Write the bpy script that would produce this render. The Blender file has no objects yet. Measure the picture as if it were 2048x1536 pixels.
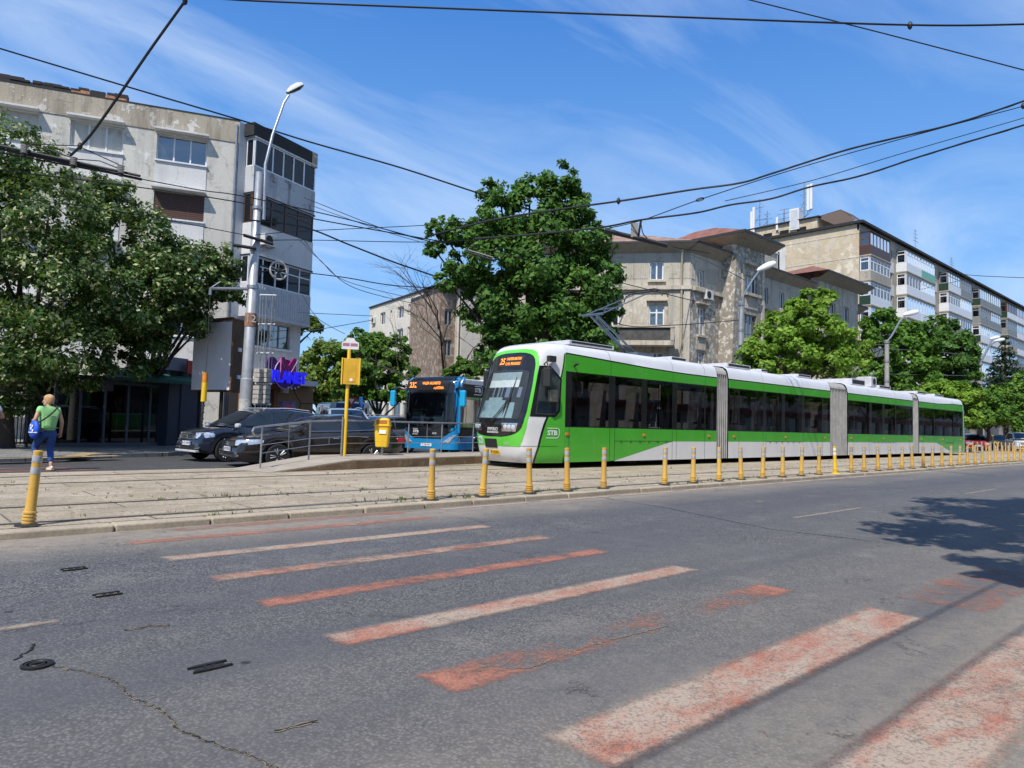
import bpy, bmesh, math, random
import numpy as np
from mathutils import Matrix, Vector
random.seed(7); RNG = np.random.default_rng(11)
SC = bpy.context.scene
COL = SC.collection
# ---------------------------------------------------------------- surveyed camera (pixels of the 2048x1536 photo)
F, CX, CY, CAMH, ROLL = 1420., 1024., 768., 1.27, 0.027
PITCH, TH = math.radians(3.1831), math.radians(42.7465)
def ray(x, y):
    dx, dy = x-CX, y-CY; c, s = math.cos(ROLL), math.sin(ROLL)
    u, v = dx*c+dy*s, -dx*s+dy*c
    f = F*math.cos(PITCH)+v*math.sin(PITCH); z = F*math.sin(PITCH)-v*math.cos(PITCH)
    return Vector((u*math.cos(TH)+f*math.sin(TH), -u*math.sin(TH)+f*math.cos(TH), z))
EYE = Vector((0, 0, CAMH))
def gz(x, y, Z=0.): r = ray(x, y); return EYE+r*((Z-CAMH)/r.z)
def gy(x, y, Y): r = ray(x, y); return EYE+r*(Y/r.y)
def gd(x, y, d):                                    # point at depth d along the view axis
    r = ray(x, y); f = r.x*math.sin(TH)+r.y*math.cos(TH); return EYE+r*(d/f)
def hit(x, y, p0, u):                               # ray against the vertical plane through p0 along u: (s, z)
    r = ray(x, y); det = r.x*(-u.y)+r.y*u.x
    t = (p0.x*(-u.y)+p0.y*u.x)/det
    q = EYE+r*t; return ((q.x-p0.x)*u.x+(q.y-p0.y)*u.y, q.z)
# ---------------------------------------------------------------- objects
def tag(o, label=None, cat=None, group=None, kind=None):
    if label: o['label'] = label
    if cat: o['category'] = cat
    if group: o['group'] = group
    if kind: o['kind'] = kind
    return o
def thing(name, label, cat, loc=(0, 0, 0), rz=0, group=None):
    o = bpy.data.objects.new(name, None); COL.objects.link(o)
    o.location = loc; o.rotation_euler = (0, 0, rz); o.empty_display_size = .2
    return tag(o, label, cat, group)
def children(o): return [c for c in bpy.data.objects if c.parent == o]
class MB:
    def __init__(s): s.v = []; s.f = []; s.m = []; s.M = None
    def cut(s):
        s.cuts = getattr(s, 'cuts', [0]); 
        if s.cuts[-1] != len(s.f): s.cuts.append(len(s.f))
        return s
    def build_each(s, name, mats, parent=None, **k):   # one object for every piece between cuts
        s.cut(); out = []; c = s.cuts
        for a, b in zip(c[:-1], c[1:]):
            q = MB(); ids = sorted({i for f in s.f[a:b] for i in f}); mp = {i: j for j, i in enumerate(ids)}
            q.v = [s.v[i] for i in ids]; q.f = [[mp[i] for i in f] for f in s.f[a:b]]; q.m = s.m[a:b]; out.append(q.build(name, mats, parent, **k))
        return out
    def add(s, vs, fs, m=0):
        b = len(s.v)
        for p in vs:
            p = Vector(p); s.v.append(tuple(s.M @ p) if s.M else tuple(p))
        for f in fs: s.f.append([b+i for i in f]); s.m.append(m)
        return s
    def box(s, c, d, m=0, rz=0, rx=0, ry=0):
        R = Matrix.Translation(Vector(c)) @ Matrix.Rotation(rz, 4, 'Z') @ Matrix.Rotation(ry, 4, 'Y') @ Matrix.Rotation(rx, 4, 'X')
        vs = [R @ Vector((x*d[0]/2, y*d[1]/2, z*d[2]/2)) for z in (-1, 1) for y in (-1, 1) for x in (-1, 1)]
        return s.add(vs, [(0, 2, 3, 1), (4, 5, 7, 6), (0, 1, 5, 4), (2, 6, 7, 3), (1, 3, 7, 5), (0, 4, 6, 2)], m)
    def bbox(s, a, b, m=0): return s.box([(a[i]+b[i])/2 for i in range(3)], [abs(b[i]-a[i]) for i in range(3)], m)
    def quad(s, a, b, c, d, m=0): return s.add([a, b, c, d], [(0, 1, 2, 3)], m)
    def poly(s, pts, m=0): return s.add(pts, [tuple(range(len(pts)))], m)
    def tube(s, pts, r, n=8, m=0, caps=True):
        pts = [Vector(p) for p in pts]; k = len(pts)
        rs = r if isinstance(r, (list, tuple)) else [r]*k
        vs = []; up = None
        for i, p in enumerate(pts):
            t = (pts[min(i+1, k-1)]-pts[max(i-1, 0)]).normalized()
            if up is None: up = Vector((0, 0, 1)) if abs(t.z) < .9 else Vector((1, 0, 0))
            a = t.cross(up); a = a.normalized() if a.length > 1e-6 else Vector((1, 0, 0))
            b = a.cross(t).normalized(); up = b
            for j in range(n):
                w = 2*math.pi*j/n; vs.append(p+(a*math.cos(w)+b*math.sin(w))*rs[i])
        fs = [(i*n+j, i*n+(j+1) % n, (i+1)*n+(j+1) % n, (i+1)*n+j) for i in range(k-1) for j in range(n)]
        if caps: fs += [tuple(range(n))[::-1], tuple((k-1)*n+j for j in range(n))]
        return s.add(vs, fs, m)
    def lathe(s, prof, c=(0, 0, 0), n=16, m=0, axis='Z'):
        vs = []
        for r, z in prof:
            for j in range(n):
                w = 2*math.pi*j/n; x, y = r*math.cos(w), r*math.sin(w)
                p = {'Z': (x, y, z), 'Y': (x, z, y), 'X': (z, x, y)}[axis]
                vs.append((p[0]+c[0], p[1]+c[1], p[2]+c[2]))
        k = len(prof)
        fs = [(i*n+j, i*n+(j+1) % n, (i+1)*n+(j+1) % n, (i+1)*n+j) for i in range(k-1) for j in range(n)]
        fs += [tuple(range(n))[::-1], tuple((k-1)*n+j for j in range(n))]
        return s.add(vs, fs, m)
    def prism(s, poly, z0, z1, m=0):                # poly [(x,y)] extruded in z
        n = len(poly); vs = [(x, y, z0) for x, y in poly]+[(x, y, z1) for x, y in poly]
        fs = [tuple(range(n))[::-1], tuple(range(n, 2*n))]+[(i, (i+1) % n, n+(i+1) % n, n+i) for i in range(n)]
        return s.add(vs, fs, m)
    def prism_y(s, poly, y0, y1, m=0):              # poly [(x,z)] extruded in y
        n = len(poly); vs = [(x, y0, z) for x, z in poly]+[(x, y1, z) for x, z in poly]
        fs = [tuple(range(n)), tuple(range(n, 2*n))[::-1]]+[((i+1) % n, i, n+i, n+(i+1) % n) for i in range(n)]
        return s.add(vs, fs, m)
    def grid(s, rows, m=0, closed=False):           # rows of equal-length point lists
        k = len(rows); n = len(rows[0]); vs = [p for r in rows for p in r]
        fs = [(i*n+j, i*n+(j+1) % n, (i+1)*n+(j+1) % n, (i+1)*n+j) for i in range(k-1) for j in range(n if closed else n-1)]
        return s.add(vs, fs, m)
    def build(s, name, mats, parent=None, smooth=False, fix=True, bevel=0):
        me = bpy.data.meshes.new(name); me.from_pydata(s.v, [], s.f)
        mats = mats if isinstance(mats, (list, tuple)) else [mats]
        for q in mats: me.materials.append(q)
        if len(mats) > 1: me.polygons.foreach_set('material_index', s.m)
        if fix:
            bm = bmesh.new(); bm.from_mesh(me)
            if smooth: bmesh.ops.remove_doubles(bm, verts=bm.verts, dist=1e-5)
            bmesh.ops.recalc_face_normals(bm, faces=bm.faces); bm.to_mesh(me); bm.free()
        if smooth:
            me.polygons.foreach_set('use_smooth', [True]*len(me.polygons))
            try: me.set_sharp_from_angle(angle=math.radians(38 if smooth is True else smooth))
            except Exception: pass
        o = bpy.data.objects.new(name, me); COL.objects.link(o)
        if parent: o.parent = parent
        if bevel:
            b = o.modifiers.new('bevel', 'BEVEL'); b.width = bevel; b.segments = 2; b.limit_method = 'ANGLE'
        return o
def struct(name, mb, mats, **k): return tag(mb.build(name, mats, **k), kind='structure')
def clone(o, parent=None):
    c = o.copy(); COL.objects.link(c)
    if parent: c.parent = parent
    for ch in children(o): clone(ch, c)
    return c
_fonts = {}
def text_mesh(body, size, name, mat, parent, M, bold=False, ext=.002, align='CENTER', sx=1.0, shear=0., wt=0.):
    cu = bpy.data.curves.new(name, 'FONT'); cu.body = body; cu.size = size; cu.align_x = align; cu.align_y = 'CENTER'
    cu.extrude = ext; cu.resolution_u = 2; cu.shear = shear; cu.offset = wt+(size*.012 if bold else 0)
    t = bpy.data.objects.new(name, cu); COL.objects.link(t)
    bpy.context.view_layer.update()
    me = bpy.data.meshes.new_from_object(t.evaluated_get(bpy.context.evaluated_depsgraph_get()))
    bpy.data.objects.remove(t); bpy.data.curves.remove(cu)
    me.transform(M @ Matrix.Diagonal((sx, 1, 1, 1))); me.materials.clear(); me.materials.append(mat); me.name = name
    o = bpy.data.objects.new(name, me); COL.objects.link(o)
    if parent: o.parent = parent
    return o
def frame(o, x, y):                                 # matrix with given origin, x axis, y axis
    x = Vector(x).normalized(); y = Vector(y); y = (y-x*y.dot(x)).normalized(); z = x.cross(y)
    return Matrix(((x.x, y.x, z.x, o[0]), (x.y, y.y, z.y, o[1]), (x.z, y.z, z.z, o[2]), (0, 0, 0, 1)))
def interp(tab, x): return float(np.interp(x, [t[0] for t in tab], [t[1] for t in tab]))
# ---------------------------------------------------------------- materials
class NT:
    def __init__(s, name):
        s.mat = bpy.data.materials.new(name); s.mat.use_nodes = True
        s.t = s.mat.node_tree; s.t.nodes.clear()
        s.out = s.t.nodes.new('ShaderNodeOutputMaterial'); s._tc = None
    def n(s, typ, ins=None, **props):
        q = s.t.nodes.new('ShaderNode'+typ)
        for k, v in props.items(): setattr(q, k, v)
        for k, v in (ins or {}).items():
            sock = q.inputs[k]
            if isinstance(v, bpy.types.NodeSocket): s.t.links.new(v, sock)
            else: sock.default_value = v
        return q
    def co(s): 
        if not s._tc: s._tc = s.t.nodes.new('ShaderNodeTexCoord').outputs['Object']
        return s._tc
    def wpos(s): return s.n('NewGeometry').outputs['Position']
    def mapped(s, vec, scale=(1, 1, 1), loc=(0, 0, 0), rot=(0, 0, 0)):
        return s.n('Mapping', {'Vector': vec, 'Scale': scale, 'Location': loc, 'Rotation': rot}).outputs[0]
    def noise(s, scale, detail=4, rough=.55, vec=None, dist=0.):
        return s.n('TexNoise', {'Vector': vec if vec is not None else s.co(), 'Scale': scale, 'Detail': detail, 'Roughness': rough, 'Distortion': dist}).outputs['Fac']
    def ramp(s, fac, stops, interp='LINEAR'):
        q = s.n('ValToRGB', {'Fac': fac}); q.color_ramp.interpolation = interp
        e = q.color_ramp.elements
        while len(e) < len(stops): e.new(.5)
        for el, (p, c) in zip(e, stops):
            el.position = p; el.color = (c, c, c, 1) if isinstance(c, (int, float)) else (*c[:3], 1)
        return q.outputs['Color']
    def mix(s, fac, a, b, mode='MIX'):
        q = s.n('Mix', data_type='RGBA', blend_type=mode)
        for sock, v in ((q.inputs[0], fac), (q.inputs[6], a), (q.inputs[7], b)):
            if isinstance(v, bpy.types.NodeSocket): s.t.links.new(v, sock)
            elif isinstance(v, (int, float)): sock.default_value = v if sock.type == 'VALUE' else (v, v, v, 1)
            else: sock.default_value = (*v[:3], 1)
        return q.outputs[2]
    def math(s, op, a, b=0., clamp=False):
        q = s.n('Math', operation=op, use_clamp=clamp)
        for sock, v in ((q.inputs[0], a), (q.inputs[1], b)):
            if isinstance(v, bpy.types.NodeSocket): s.t.links.new(v, sock)
            else: sock.default_value = v
        return q.outputs[0]
    def bump(s, h, strength=.3, dist=.02): return s.n('Bump', {'Height': h, 'Strength': strength, 'Distance': dist}).outputs[0]
    def pbr(s, color, rough=.6, metal=0., normal=None, spec=None, coat=0., alpha=None, emit=None, es=1.):
        q = s.n('BsdfPrincipled')
        def setv(k, v):
            if v is None: return
            if isinstance(v, bpy.types.NodeSocket): s.t.links.new(v, q.inputs[k])
            elif isinstance(v, (tuple, list)): q.inputs[k].default_value = (*v[:3], 1)
            else: q.inputs[k].default_value = v
        setv('Base Color', color); setv('Roughness', rough); setv('Metallic', metal); setv('Normal', normal)
        setv('Specular IOR Level', spec); setv('Coat Weight', coat); setv('Alpha', alpha)
        if coat: q.inputs['Coat Roughness'].default_value = .04
        if emit: setv('Emission Color', emit); setv('Emission Strength', es)
        return q.outputs[0]
    def done(s, sh): s.t.links.new(sh, s.out.inputs[0]); return s.mat
_mc = {}
def plain(name, c, rough=.55, metal=0., var=.12, scale=6., coat=0., spec=None, emit=None, es=1., bumpy=0., dirt=None):
    """a real surface: base colour with soft mottling, grime and uneven gloss"""
    if name in _mc: return _mc[name]
    t = NT(name); n1 = t.noise(scale, 5, .6)
    c1 = t.mix(t.ramp(n1, [(.3, 0.), (.7, 1.)]), [v*(1-var) for v in c], [min(1, v*(1+var)) for v in c])
    if dirt:
        d = t.ramp(t.noise(scale*.6, 8, .7, vec=t.mapped(t.co(), (1, 1, .35))), [(.5, 0.), (.75, 1.)])
        c1 = t.mix(t.math('MULTIPLY', d, dirt[1]), c1, dirt[0])
    r = t.math('ADD', t.math('MULTIPLY', n1, .16), rough-.08, True)
    nrm = t.bump(t.noise(scale*8, 3), bumpy, .01) if bumpy else None
    m = t.done(t.pbr(c1, r, metal, nrm, spec, coat, emit=emit, es=es)); _mc[name] = m; return m
def paint(name, c, coat=.6, rough=.3): return plain(name, c, rough, 0., .05, 1.5, coat, dirt=((.25, .23, .2), .12))
def glass_dark(name, c=(.012, .014, .017), rough=.04, spec=.5, ior=1.6):
    if name in _mc: return _mc[name]
    t = NT(name); n = t.noise(.9, 3)
    sh = t.pbr(t.mix(n, [v*.5 for v in c], [v*1.6 for v in c]), rough, 0, t.bump(t.noise(1.1, 2), .015, .05), spec); sh.node.inputs['IOR'].default_value = ior
    m = t.done(sh); _mc[name] = m; return m
def glass_tint(name, tint=(.2, .22, .22), ior=1.5, boost=1.0):
    if name in _mc: return _mc[name]
    t = NT(name)
    tr = t.n('BsdfTransparent', {'Color': (*tint, 1)}).outputs[0]
    gl = t.n('BsdfGlossy', {'Color': (1, 1, 1, 1), 'Roughness': .02, 'Normal': t.bump(t.noise(.8, 2), .012, .05)}).outputs[0]
    fr = t.math('MULTIPLY', t.n('Fresnel', {'IOR': ior}).outputs[0], boost, True)
    m = t.done(t.n('MixShader', {0: fr, 1: tr, 2: gl}).outputs[0]); _mc[name] = m; return m
def plaster(name, base, peel, dark, scale=.6, peel_amt=.5, streak=.6, bumpy=.4, patch=None):
    """old render: colour drift, sharp flaked patches, rain streaks, hairline cracks"""
    if name in _mc: return _mc[name]
    t = NT(name); p = t.wpos()
    big = t.noise(scale*.5, 6, .6, vec=p); med = t.noise(scale*2.2, 10, .72, vec=p, dist=.4); fine = t.noise(14, 4, .6, vec=p)
    c = t.mix(t.ramp(big, [(.32, 0.), (.68, 1.)]), base, [v*.82 for v in base])
    pm = t.ramp(med, [(peel_amt-.012, 0.), (peel_amt+.012, 1.)])
    c = t.mix(pm, c, t.mix(fine, peel, [v*.8 for v in peel]))
    st = t.noise(1.0, 8, .7, vec=t.mapped(p, (1.7, 1.7, .16)))
    c = t.mix(t.math('MULTIPLY', t.ramp(st, [(.5, 0.), (.72, 1.)]), streak), c, dark)
    if patch:
        c = t.mix(t.ramp(t.noise(scale*1.1, 7, .65, vec=t.mapped(p, loc=(13, 7, 3))), [(.6, 0.), (.63, .85)]), c, patch)
    c = t.mix(t.ramp(fine, [(.35, .18), (.6, 0.)]), c, [v*.5 for v in base])
    cr = t.n('TexVoronoi', {'Vector': t.n('VectorMath', {0: p, 1: t.n('TexNoise', {'Vector': p, 'Scale': 1.3, 'Detail': 4.}).outputs['Color']}, operation='ADD').outputs[0], 'Scale': .55}, feature='DISTANCE_TO_EDGE').outputs[0]
    c = t.mix(t.ramp(cr, [(0., .5), (.012, 0.)]), c, [v*.35 for v in base])
    h = t.math('ADD', t.math('MULTIPLY', pm, .5), t.math('MULTIPLY', fine, .6))
    m = t.done(t.pbr(c, .9, 0, t.bump(h, bumpy, .03))); _mc[name] = m; return m
def leaf_mat(name, cols, trans=.32, pale=None, pos=None):
    if name in _mc: return _mc[name]
    t = NT(name); g = t.n('NewGeometry'); r = g.outputs['Random Per Island']
    k = len(cols); c = t.ramp(r, [(pos[i] if pos else i/(k-1), cc) for i, cc in enumerate(cols)])
    big = t.noise(.55, 3, vec=g.outputs['Position'])
    c = t.mix(t.ramp(big, [(.35, 0.), (.65, .45)]), c, [v*.55 for v in cols[0]])
    if pale is not None:                                    # the paler, downy underside
        c = t.mix(t.math('MULTIPLY', g.outputs['Backfacing'], .8), c, pale)
    d = t.pbr(c, .55, 0, None, .25)
    tl = t.n('BsdfTranslucent', {'Color': t.mix(.5, c, (.30, .42, .05))}).outputs[0]
    m = t.done(t.n('MixShader', {0: trans, 1: d, 2: tl}).outputs[0]); _mc[name] = m; return m
# ---------------------------------------------------------------- world, sun, camera
SUN_AZ = Vector((-.93, -.36)).normalized(); SUN_EL = math.radians(53)
w = bpy.data.worlds.new("World"); SC.world = w; w.use_nodes = True
nt = w.node_tree; nt.nodes.clear()
def wn(typ, ins=None, **p):
    q = nt.nodes.new('ShaderNode'+typ)
    for k, v in p.items(): setattr(q, k, v)
    for k, v in (ins or {}).items():
        if isinstance(v, bpy.types.NodeSocket): nt.links.new(v, q.inputs[k])
        else: q.inputs[k].default_value = v
    return q
sky = wn('TexSky', sky_type='NISHITA', sun_disc=False, sun_elevation=SUN_EL, sun_rotation=math.atan2(SUN_AZ.x, SUN_AZ.y), air_density=1.0, dust_density=.5, ozone_density=2.2, altitude=80)
tc = wn('TexCoord').outputs['Generated']
sep = wn('SeparateXYZ', {0: tc})
zz = wn('Math', {0: sep.outputs[2], 1: .16}, operation='ADD').outputs[0]
dv = wn('CombineXYZ', {0: wn('Math', {0: sep.outputs[0], 1: zz}, operation='DIVIDE').outputs[0], 1: wn('Math', {0: sep.outputs[1], 1: zz}, operation='DIVIDE').outputs[0]}).outputs[0]
m1 = wn('Mapping', {'Vector': dv, 'Rotation': (0, 0, .62), 'Scale': (.55, 1.6, 1)}).outputs[0]
m1 = wn('Mapping', {'Vector': m1, 'Location': (2.3, .9, 0)}).outputs[0]
c1 = wn('TexNoise', {'Vector': m1, 'Scale': 1.35, 'Detail': 9., 'Roughness': .6, 'Distortion': .9}).outputs['Fac']
c2 = wn('TexNoise', {'Vector': dv, 'Scale': .55, 'Detail': 3.}).outputs['Fac']
cm = wn('Math', {0: c1, 1: wn('Math', {0: c2, 1: .9}, operation='MULTIPLY').outputs[0]}, operation='MULTIPLY').outputs[0]
rp = wn('ValToRGB', {'Fac': cm}); rp.color_ramp.elements[0].position = .165; rp.color_ramp.elements[0].color = (0, 0, 0, 1)
rp.color_ramp.elements[1].position = .38; rp.color_ramp.elements[1].color = (.62, .62, .62, 1)
hs = wn('HueSaturation', {'Color': sky.outputs[0], 'Saturation': 1.15, 'Value': 1.1})
gr = wn('ValToRGB', {'Fac': sep.outputs[2]}); ge = gr.color_ramp.elements; ge.new(.2); ge.new(.52)
for k, (p, c) in enumerate(((.0, (.36, .62, .90)), (.2, (.19, .43, .85)), (.52, (.058, .215, .62)), (.95, (.030, .125, .42)))): ge[k].position = p; ge[k].color = (*c, 1)
gv = wn('VectorMath', {0: gr.outputs[0], 1: (9.6, 9.6, 9.6)}, operation='MULTIPLY').outputs[0]
m0 = wn('Mix', {0: .88, 6: hs.outputs[0], 7: gv}, data_type='RGBA')
mx = wn('Mix', {0: rp.outputs[0], 6: m0.outputs[2], 7: (6.4, 7.5, 8.9, 1)}, data_type='RGBA')
bg = wn('Background', {'Color': mx.outputs[2], 'Strength': .125})
nt.links.new(bg.outputs[0], wn('OutputWorld').inputs[0])
sl = bpy.data.lights.new('sun', 'SUN'); sl.energy = 5.0; sl.angle = math.radians(.5); sl.color = (1, .955, .88)
so = bpy.data.objects.new('sun', sl); COL.objects.link(so)
sdir = Vector((SUN_AZ.x*math.cos(SUN_EL), SUN_AZ.y*math.cos(SUN_EL), math.sin(SUN_EL)))
so.rotation_euler = sdir.to_track_quat('Z', 'Y').to_euler(); so.location = (0, -20, 40)
cam = bpy.data.cameras.new('camera'); cam.sensor_width = 36; cam.sensor_fit = 'HORIZONTAL'; cam.lens = 36*F/2048; cam.clip_end = 3000; cam.clip_start = .05
co_ = bpy.data.objects.new('camera', cam); COL.objects.link(co_); SC.camera = co_
fw = ray(CX, CY).normalized(); rt = (ray(CX+1, CY)-ray(CX, CY)).normalized(); up = rt.cross(fw)
co_.matrix_world = Matrix(((rt.x, up.x, -fw.x, 0), (rt.y, up.y, -fw.y, 0), (rt.z, up.z, -fw.z, CAMH), (0, 0, 0, 1)))
SC.view_settings.view_transform = 'Standard'; SC.view_settings.look = 'None'; SC.view_settings.exposure = 0
SC.cycles.max_bounces = 6; SC.cycles.transparent_max_bounces = 12; SC.cycles.caustics_reflective = False; SC.cycles.caustics_refractive = False
SC.cycles.use_denoising = True
# ================================================================ GROUND
def asphalt(name, base, far=False):
    t = NT(name); p = t.co()
    big = t.noise(.35, 6, .6); med = t.noise(2.1, 6, .65, dist=.3)
    vor = t.n('TexVoronoi', {'Vector': p, 'Scale': 68., 'Randomness': 1.})
    grain = t.n('TexNoise', {'Vector': p, 'Scale': 160., 'Detail': 3., 'Roughness': .7}).outputs['Fac']
    stone = t.ramp(vor.outputs['Color'], [(.15, .0), (.85, 1.)])
    b = base
    blue = [1., 1., 1.08]
    c = t.mix(stone, [b*.42, b*.42, b*.42], [b*2.0, b*1.93, b*1.84])
    c = t.mix(t.ramp(vor.outputs['Distance'], [(.32, 0.), (.7, .9)]), c, [b*.2]*3)
    c = t.mix(t.ramp(grain, [(.38, .55), (.56, 0.)]), c, [b*.2]*3)
    c = t.mix(t.ramp(big, [(.35, .0), (.62, .55)]), c, [b*.66, b*.68, b*.74])
    c = t.mix(t.ramp(med, [(.52, 0.), (.8, .35)]), c, [b*1.9, b*1.75, b*1.5])
    sp = t.n('SeparateXYZ', {0: p})
    if not far:
        wy = t.math('ADD', sp.outputs[1], t.math('MULTIPLY', t.noise(.9, 5), 1.2))
        dust = t.ramp(t.math('DIVIDE', wy, 10.), [(.0, .8), (.20, .62), (.33, .22), (.5, .08), (.72, .0), (.80, .3), (.87, .85)])
        c = t.mix(t.math('MULTIPLY', dust, t.ramp(t.noise(7, 5, .7), [(.3, .5), (.6, 1.)])), c, [.34, .285, .22])
        lane = t.ramp(t.noise(.5, 4, vec=t.mapped(p, (.10, 1.5, 1), (3, .6, 0))), [(.44, 0.), (.62, .62)])
        c = t.mix(lane, c, [b*.5, b*.5, b*.55])
        spots = t.ramp(t.n('TexVoronoi', {'Vector': p, 'Scale': 1.7}).outputs['Distance'], [(.035, .8), (.06, 0.)])
        c = t.mix(spots, c, [.02, .02, .022])
        sd = t.noise(1.1, 5, .7, vec=p)
        cv = t.n('TexVoronoi', {'Vector': t.n('VectorMath', {0: p, 1: t.n('TexNoise', {'Vector': p, 'Scale': 2.2, 'Detail': 6., 'Roughness': .7}).outputs['Color']}, operation='ADD').outputs[0], 'Scale': .33}, feature='DISTANCE_TO_EDGE').outputs[0]
        c = t.mix(t.math('MULTIPLY', t.ramp(cv, [(.0, 1.), (.006, 0.)]), t.ramp(sd, [(.5, 0.), (.56, .75)])), c, [.025, .022, .02])
    h = t.math('ADD', t.math('MULTIPLY', vor.outputs['Distance'], -.6), t.math('MULTIPLY', grain, .6))
    return t.done(t.pbr(c, t.ramp(big, [(.3, .68), (.7, .86)]), 0, t.bump(h, .55, .006), .35))
M_ASPH = asphalt('asphalt', .165); M_ASPHF = asphalt('asphalt_far', .10, True)
def track_mat():
    t = NT('track_slab'); p = t.co()
    br = t.n('TexBrick', {'Vector': t.mapped(p, (1, 1, 1), (0, .18, 0)), 'Scale': 1., 'Mortar Size': .012, 'Brick Width': 2.6, 'Row Height': .78, 'Color1': (.58, .485, .36, 1), 'Color2': (.47, .39, .28, 1), 'Mortar': (.06, .05, .035, 1), 'Mortar Smooth': .4})
    c = br.outputs['Color']
    n1 = t.noise(1.3, 8, .68); n2 = t.noise(22, 5, .7); n3 = t.noise(70, 3, .7)
    c = t.mix(t.ramp(n1, [(.4, 0.), (.62, .6)]), c, [.29, .235, .16])
    c = t.mix(t.ramp(n2, [(.36, .7), (.52, 0.)]), c, [.15, .12, .08])
    c = t.mix(t.ramp(n3, [(.35, .5), (.5, 0.)]), c, [.10, .08, .055])
    c = t.mix(t.ramp(t.noise(3.5, 6, .7, vec=t.mapped(p, (.25, 1.4, 1))), [(.55, 0.), (.7, .5)]), c, [.52, .45, .35])
    h = t.math('ADD', t.math('MULTIPLY', n2, .7), t.math('MULTIPLY', br.outputs['Fac'], -.8))
    return t.done(t.pbr(c, .92, 0, t.bump(t.math('ADD', h, t.math('MULTIPLY', n3, .3)), .8, .03)))
M_TRACK = track_mat()
def concrete(name, c, sc=1.5, cells=None):
    t = NT(name); p = t.wpos(); n = t.noise(sc, 8, .65, vec=p); f = t.noise(30, 4, .7, vec=p)
    k = t.mix(t.ramp(n, [(.3, 0.), (.7, 1.)]), [v*.72 for v in c], [v*1.15 for v in c])
    k = t.mix(t.ramp(f, [(.35, .45), (.6, 0.)]), k, [v*.45 for v in c])
    if cells:
        br = t.n('TexBrick', {'Vector': p, 'Scale': 1., 'Mortar Size': .008, 'Brick Width': cells, 'Row Height': cells, 'Color1': (1, 1, 1, 1), 'Color2': (.8, .8, .8, 1), 'Mortar': (.25, .25, .25, 1), 'offset': 0.} if False else {'Vector': p, 'Scale': 1., 'Mortar Size': .008, 'Brick Width': cells, 'Row Height': cells, 'Color1': (1, 1, 1, 1), 'Color2': (.8, .8, .8, 1), 'Mortar': (.25, .25, .25, 1)})
        k = t.mix(1., k, br.outputs['Color'], 'MULTIPLY')
    return t.done(t.pbr(k, .88, 0, t.bump(f, .35, .01)))
M_KERB = concrete('kerb_stone', (.46, .39, .29)); M_PAVE = concrete('paving', (.27, .26, .245), 1.2, .4)
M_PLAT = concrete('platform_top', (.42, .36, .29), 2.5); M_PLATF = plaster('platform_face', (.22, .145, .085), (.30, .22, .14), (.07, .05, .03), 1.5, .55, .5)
M_DIRT = concrete('earth', (.20, .17, .12), .3)
struct('ground', MB().quad((-700, -700, -.12), (900, -700, -.12), (900, 900, -.12), (-700, 900, -.12)), M_DIRT)
struct('road', MB().bbox((-90, -7.5, -.11), (420, 8.5, 0)), M_ASPH)
struct('far_road', MB().bbox((-90, 15.4, -.115), (420, 110, -.05)), M_ASPHF)
struct('near_pavement', MB().bbox((-90, -14, -.11), (420, -7.505, .1)), M_PAVE)
ZB = .08
struct('track_bed', MB().bbox((-90, 8.72, -.11), (420, 16.1, ZB)), M_TRACK)
kb = MB(); x = -8.0
while x < 130:
    L = random.uniform(.9, 1.15); dz = random.uniform(-.006, .008); dy = random.uniform(-.012, .012)
    kb.box((x+L/2, 8.6+dy, -.02+dz), (L-.014, .235, .19), rz=random.uniform(-.006, .006)); x += L
struct('kerb', kb, M_KERB, bevel=.018)
kb = MB(); x = -20.
while x < 6.5:
    kb.box((x+.5, 16.2, .0), (.985, .2, .16+random.uniform(-.006, .006))); x += 1.
struct('track_edging', kb, M_KERB, bevel=.015)
# far pavements (their kerbs are real steps)
def slab(name, poly, z0, z1, mat): return struct(name, MB().prism(poly, z0, z1), mat)
pl = [(-90, 20.4)]+[tuple(gz(*q, -.05))[:2] for q in ((-40, 926), (60, 923), (220, 916), (335, 913))]+[(8.6, 25.4), (10.6, 27.6), (14.2, 31.), (18.5, 40), (26, 70), (26, 110), (-90, 110)]
slab('far_pavement', pl, -.2, .07, M_PAVE)
slab('corner_pavement', [(25.5, 24.5), (27.5, 22.5), (420, 20.6), (420, 110), (45, 110), (38, 70), (31, 36)], -.2, .07, M_PAVE)
M_TACT = concrete('tactile_paving', (.42, .30, .15), 4)
a, b, c_ = gz(-40, 918.5, .075), gz(140, 913.5, .075), gz(235, 911, .075)
tp = MB(); 
for p, q in ((a, b), (b, c_), (b, gz(185, 905, .075))):
    d = (q-p).normalized(); nn = Vector((-d.y, d.x, 0))*.22
    tp.quad(p-nn, q-nn, q+nn, p+nn)
struct('tactile_paving', tp, M_TACT)
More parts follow.
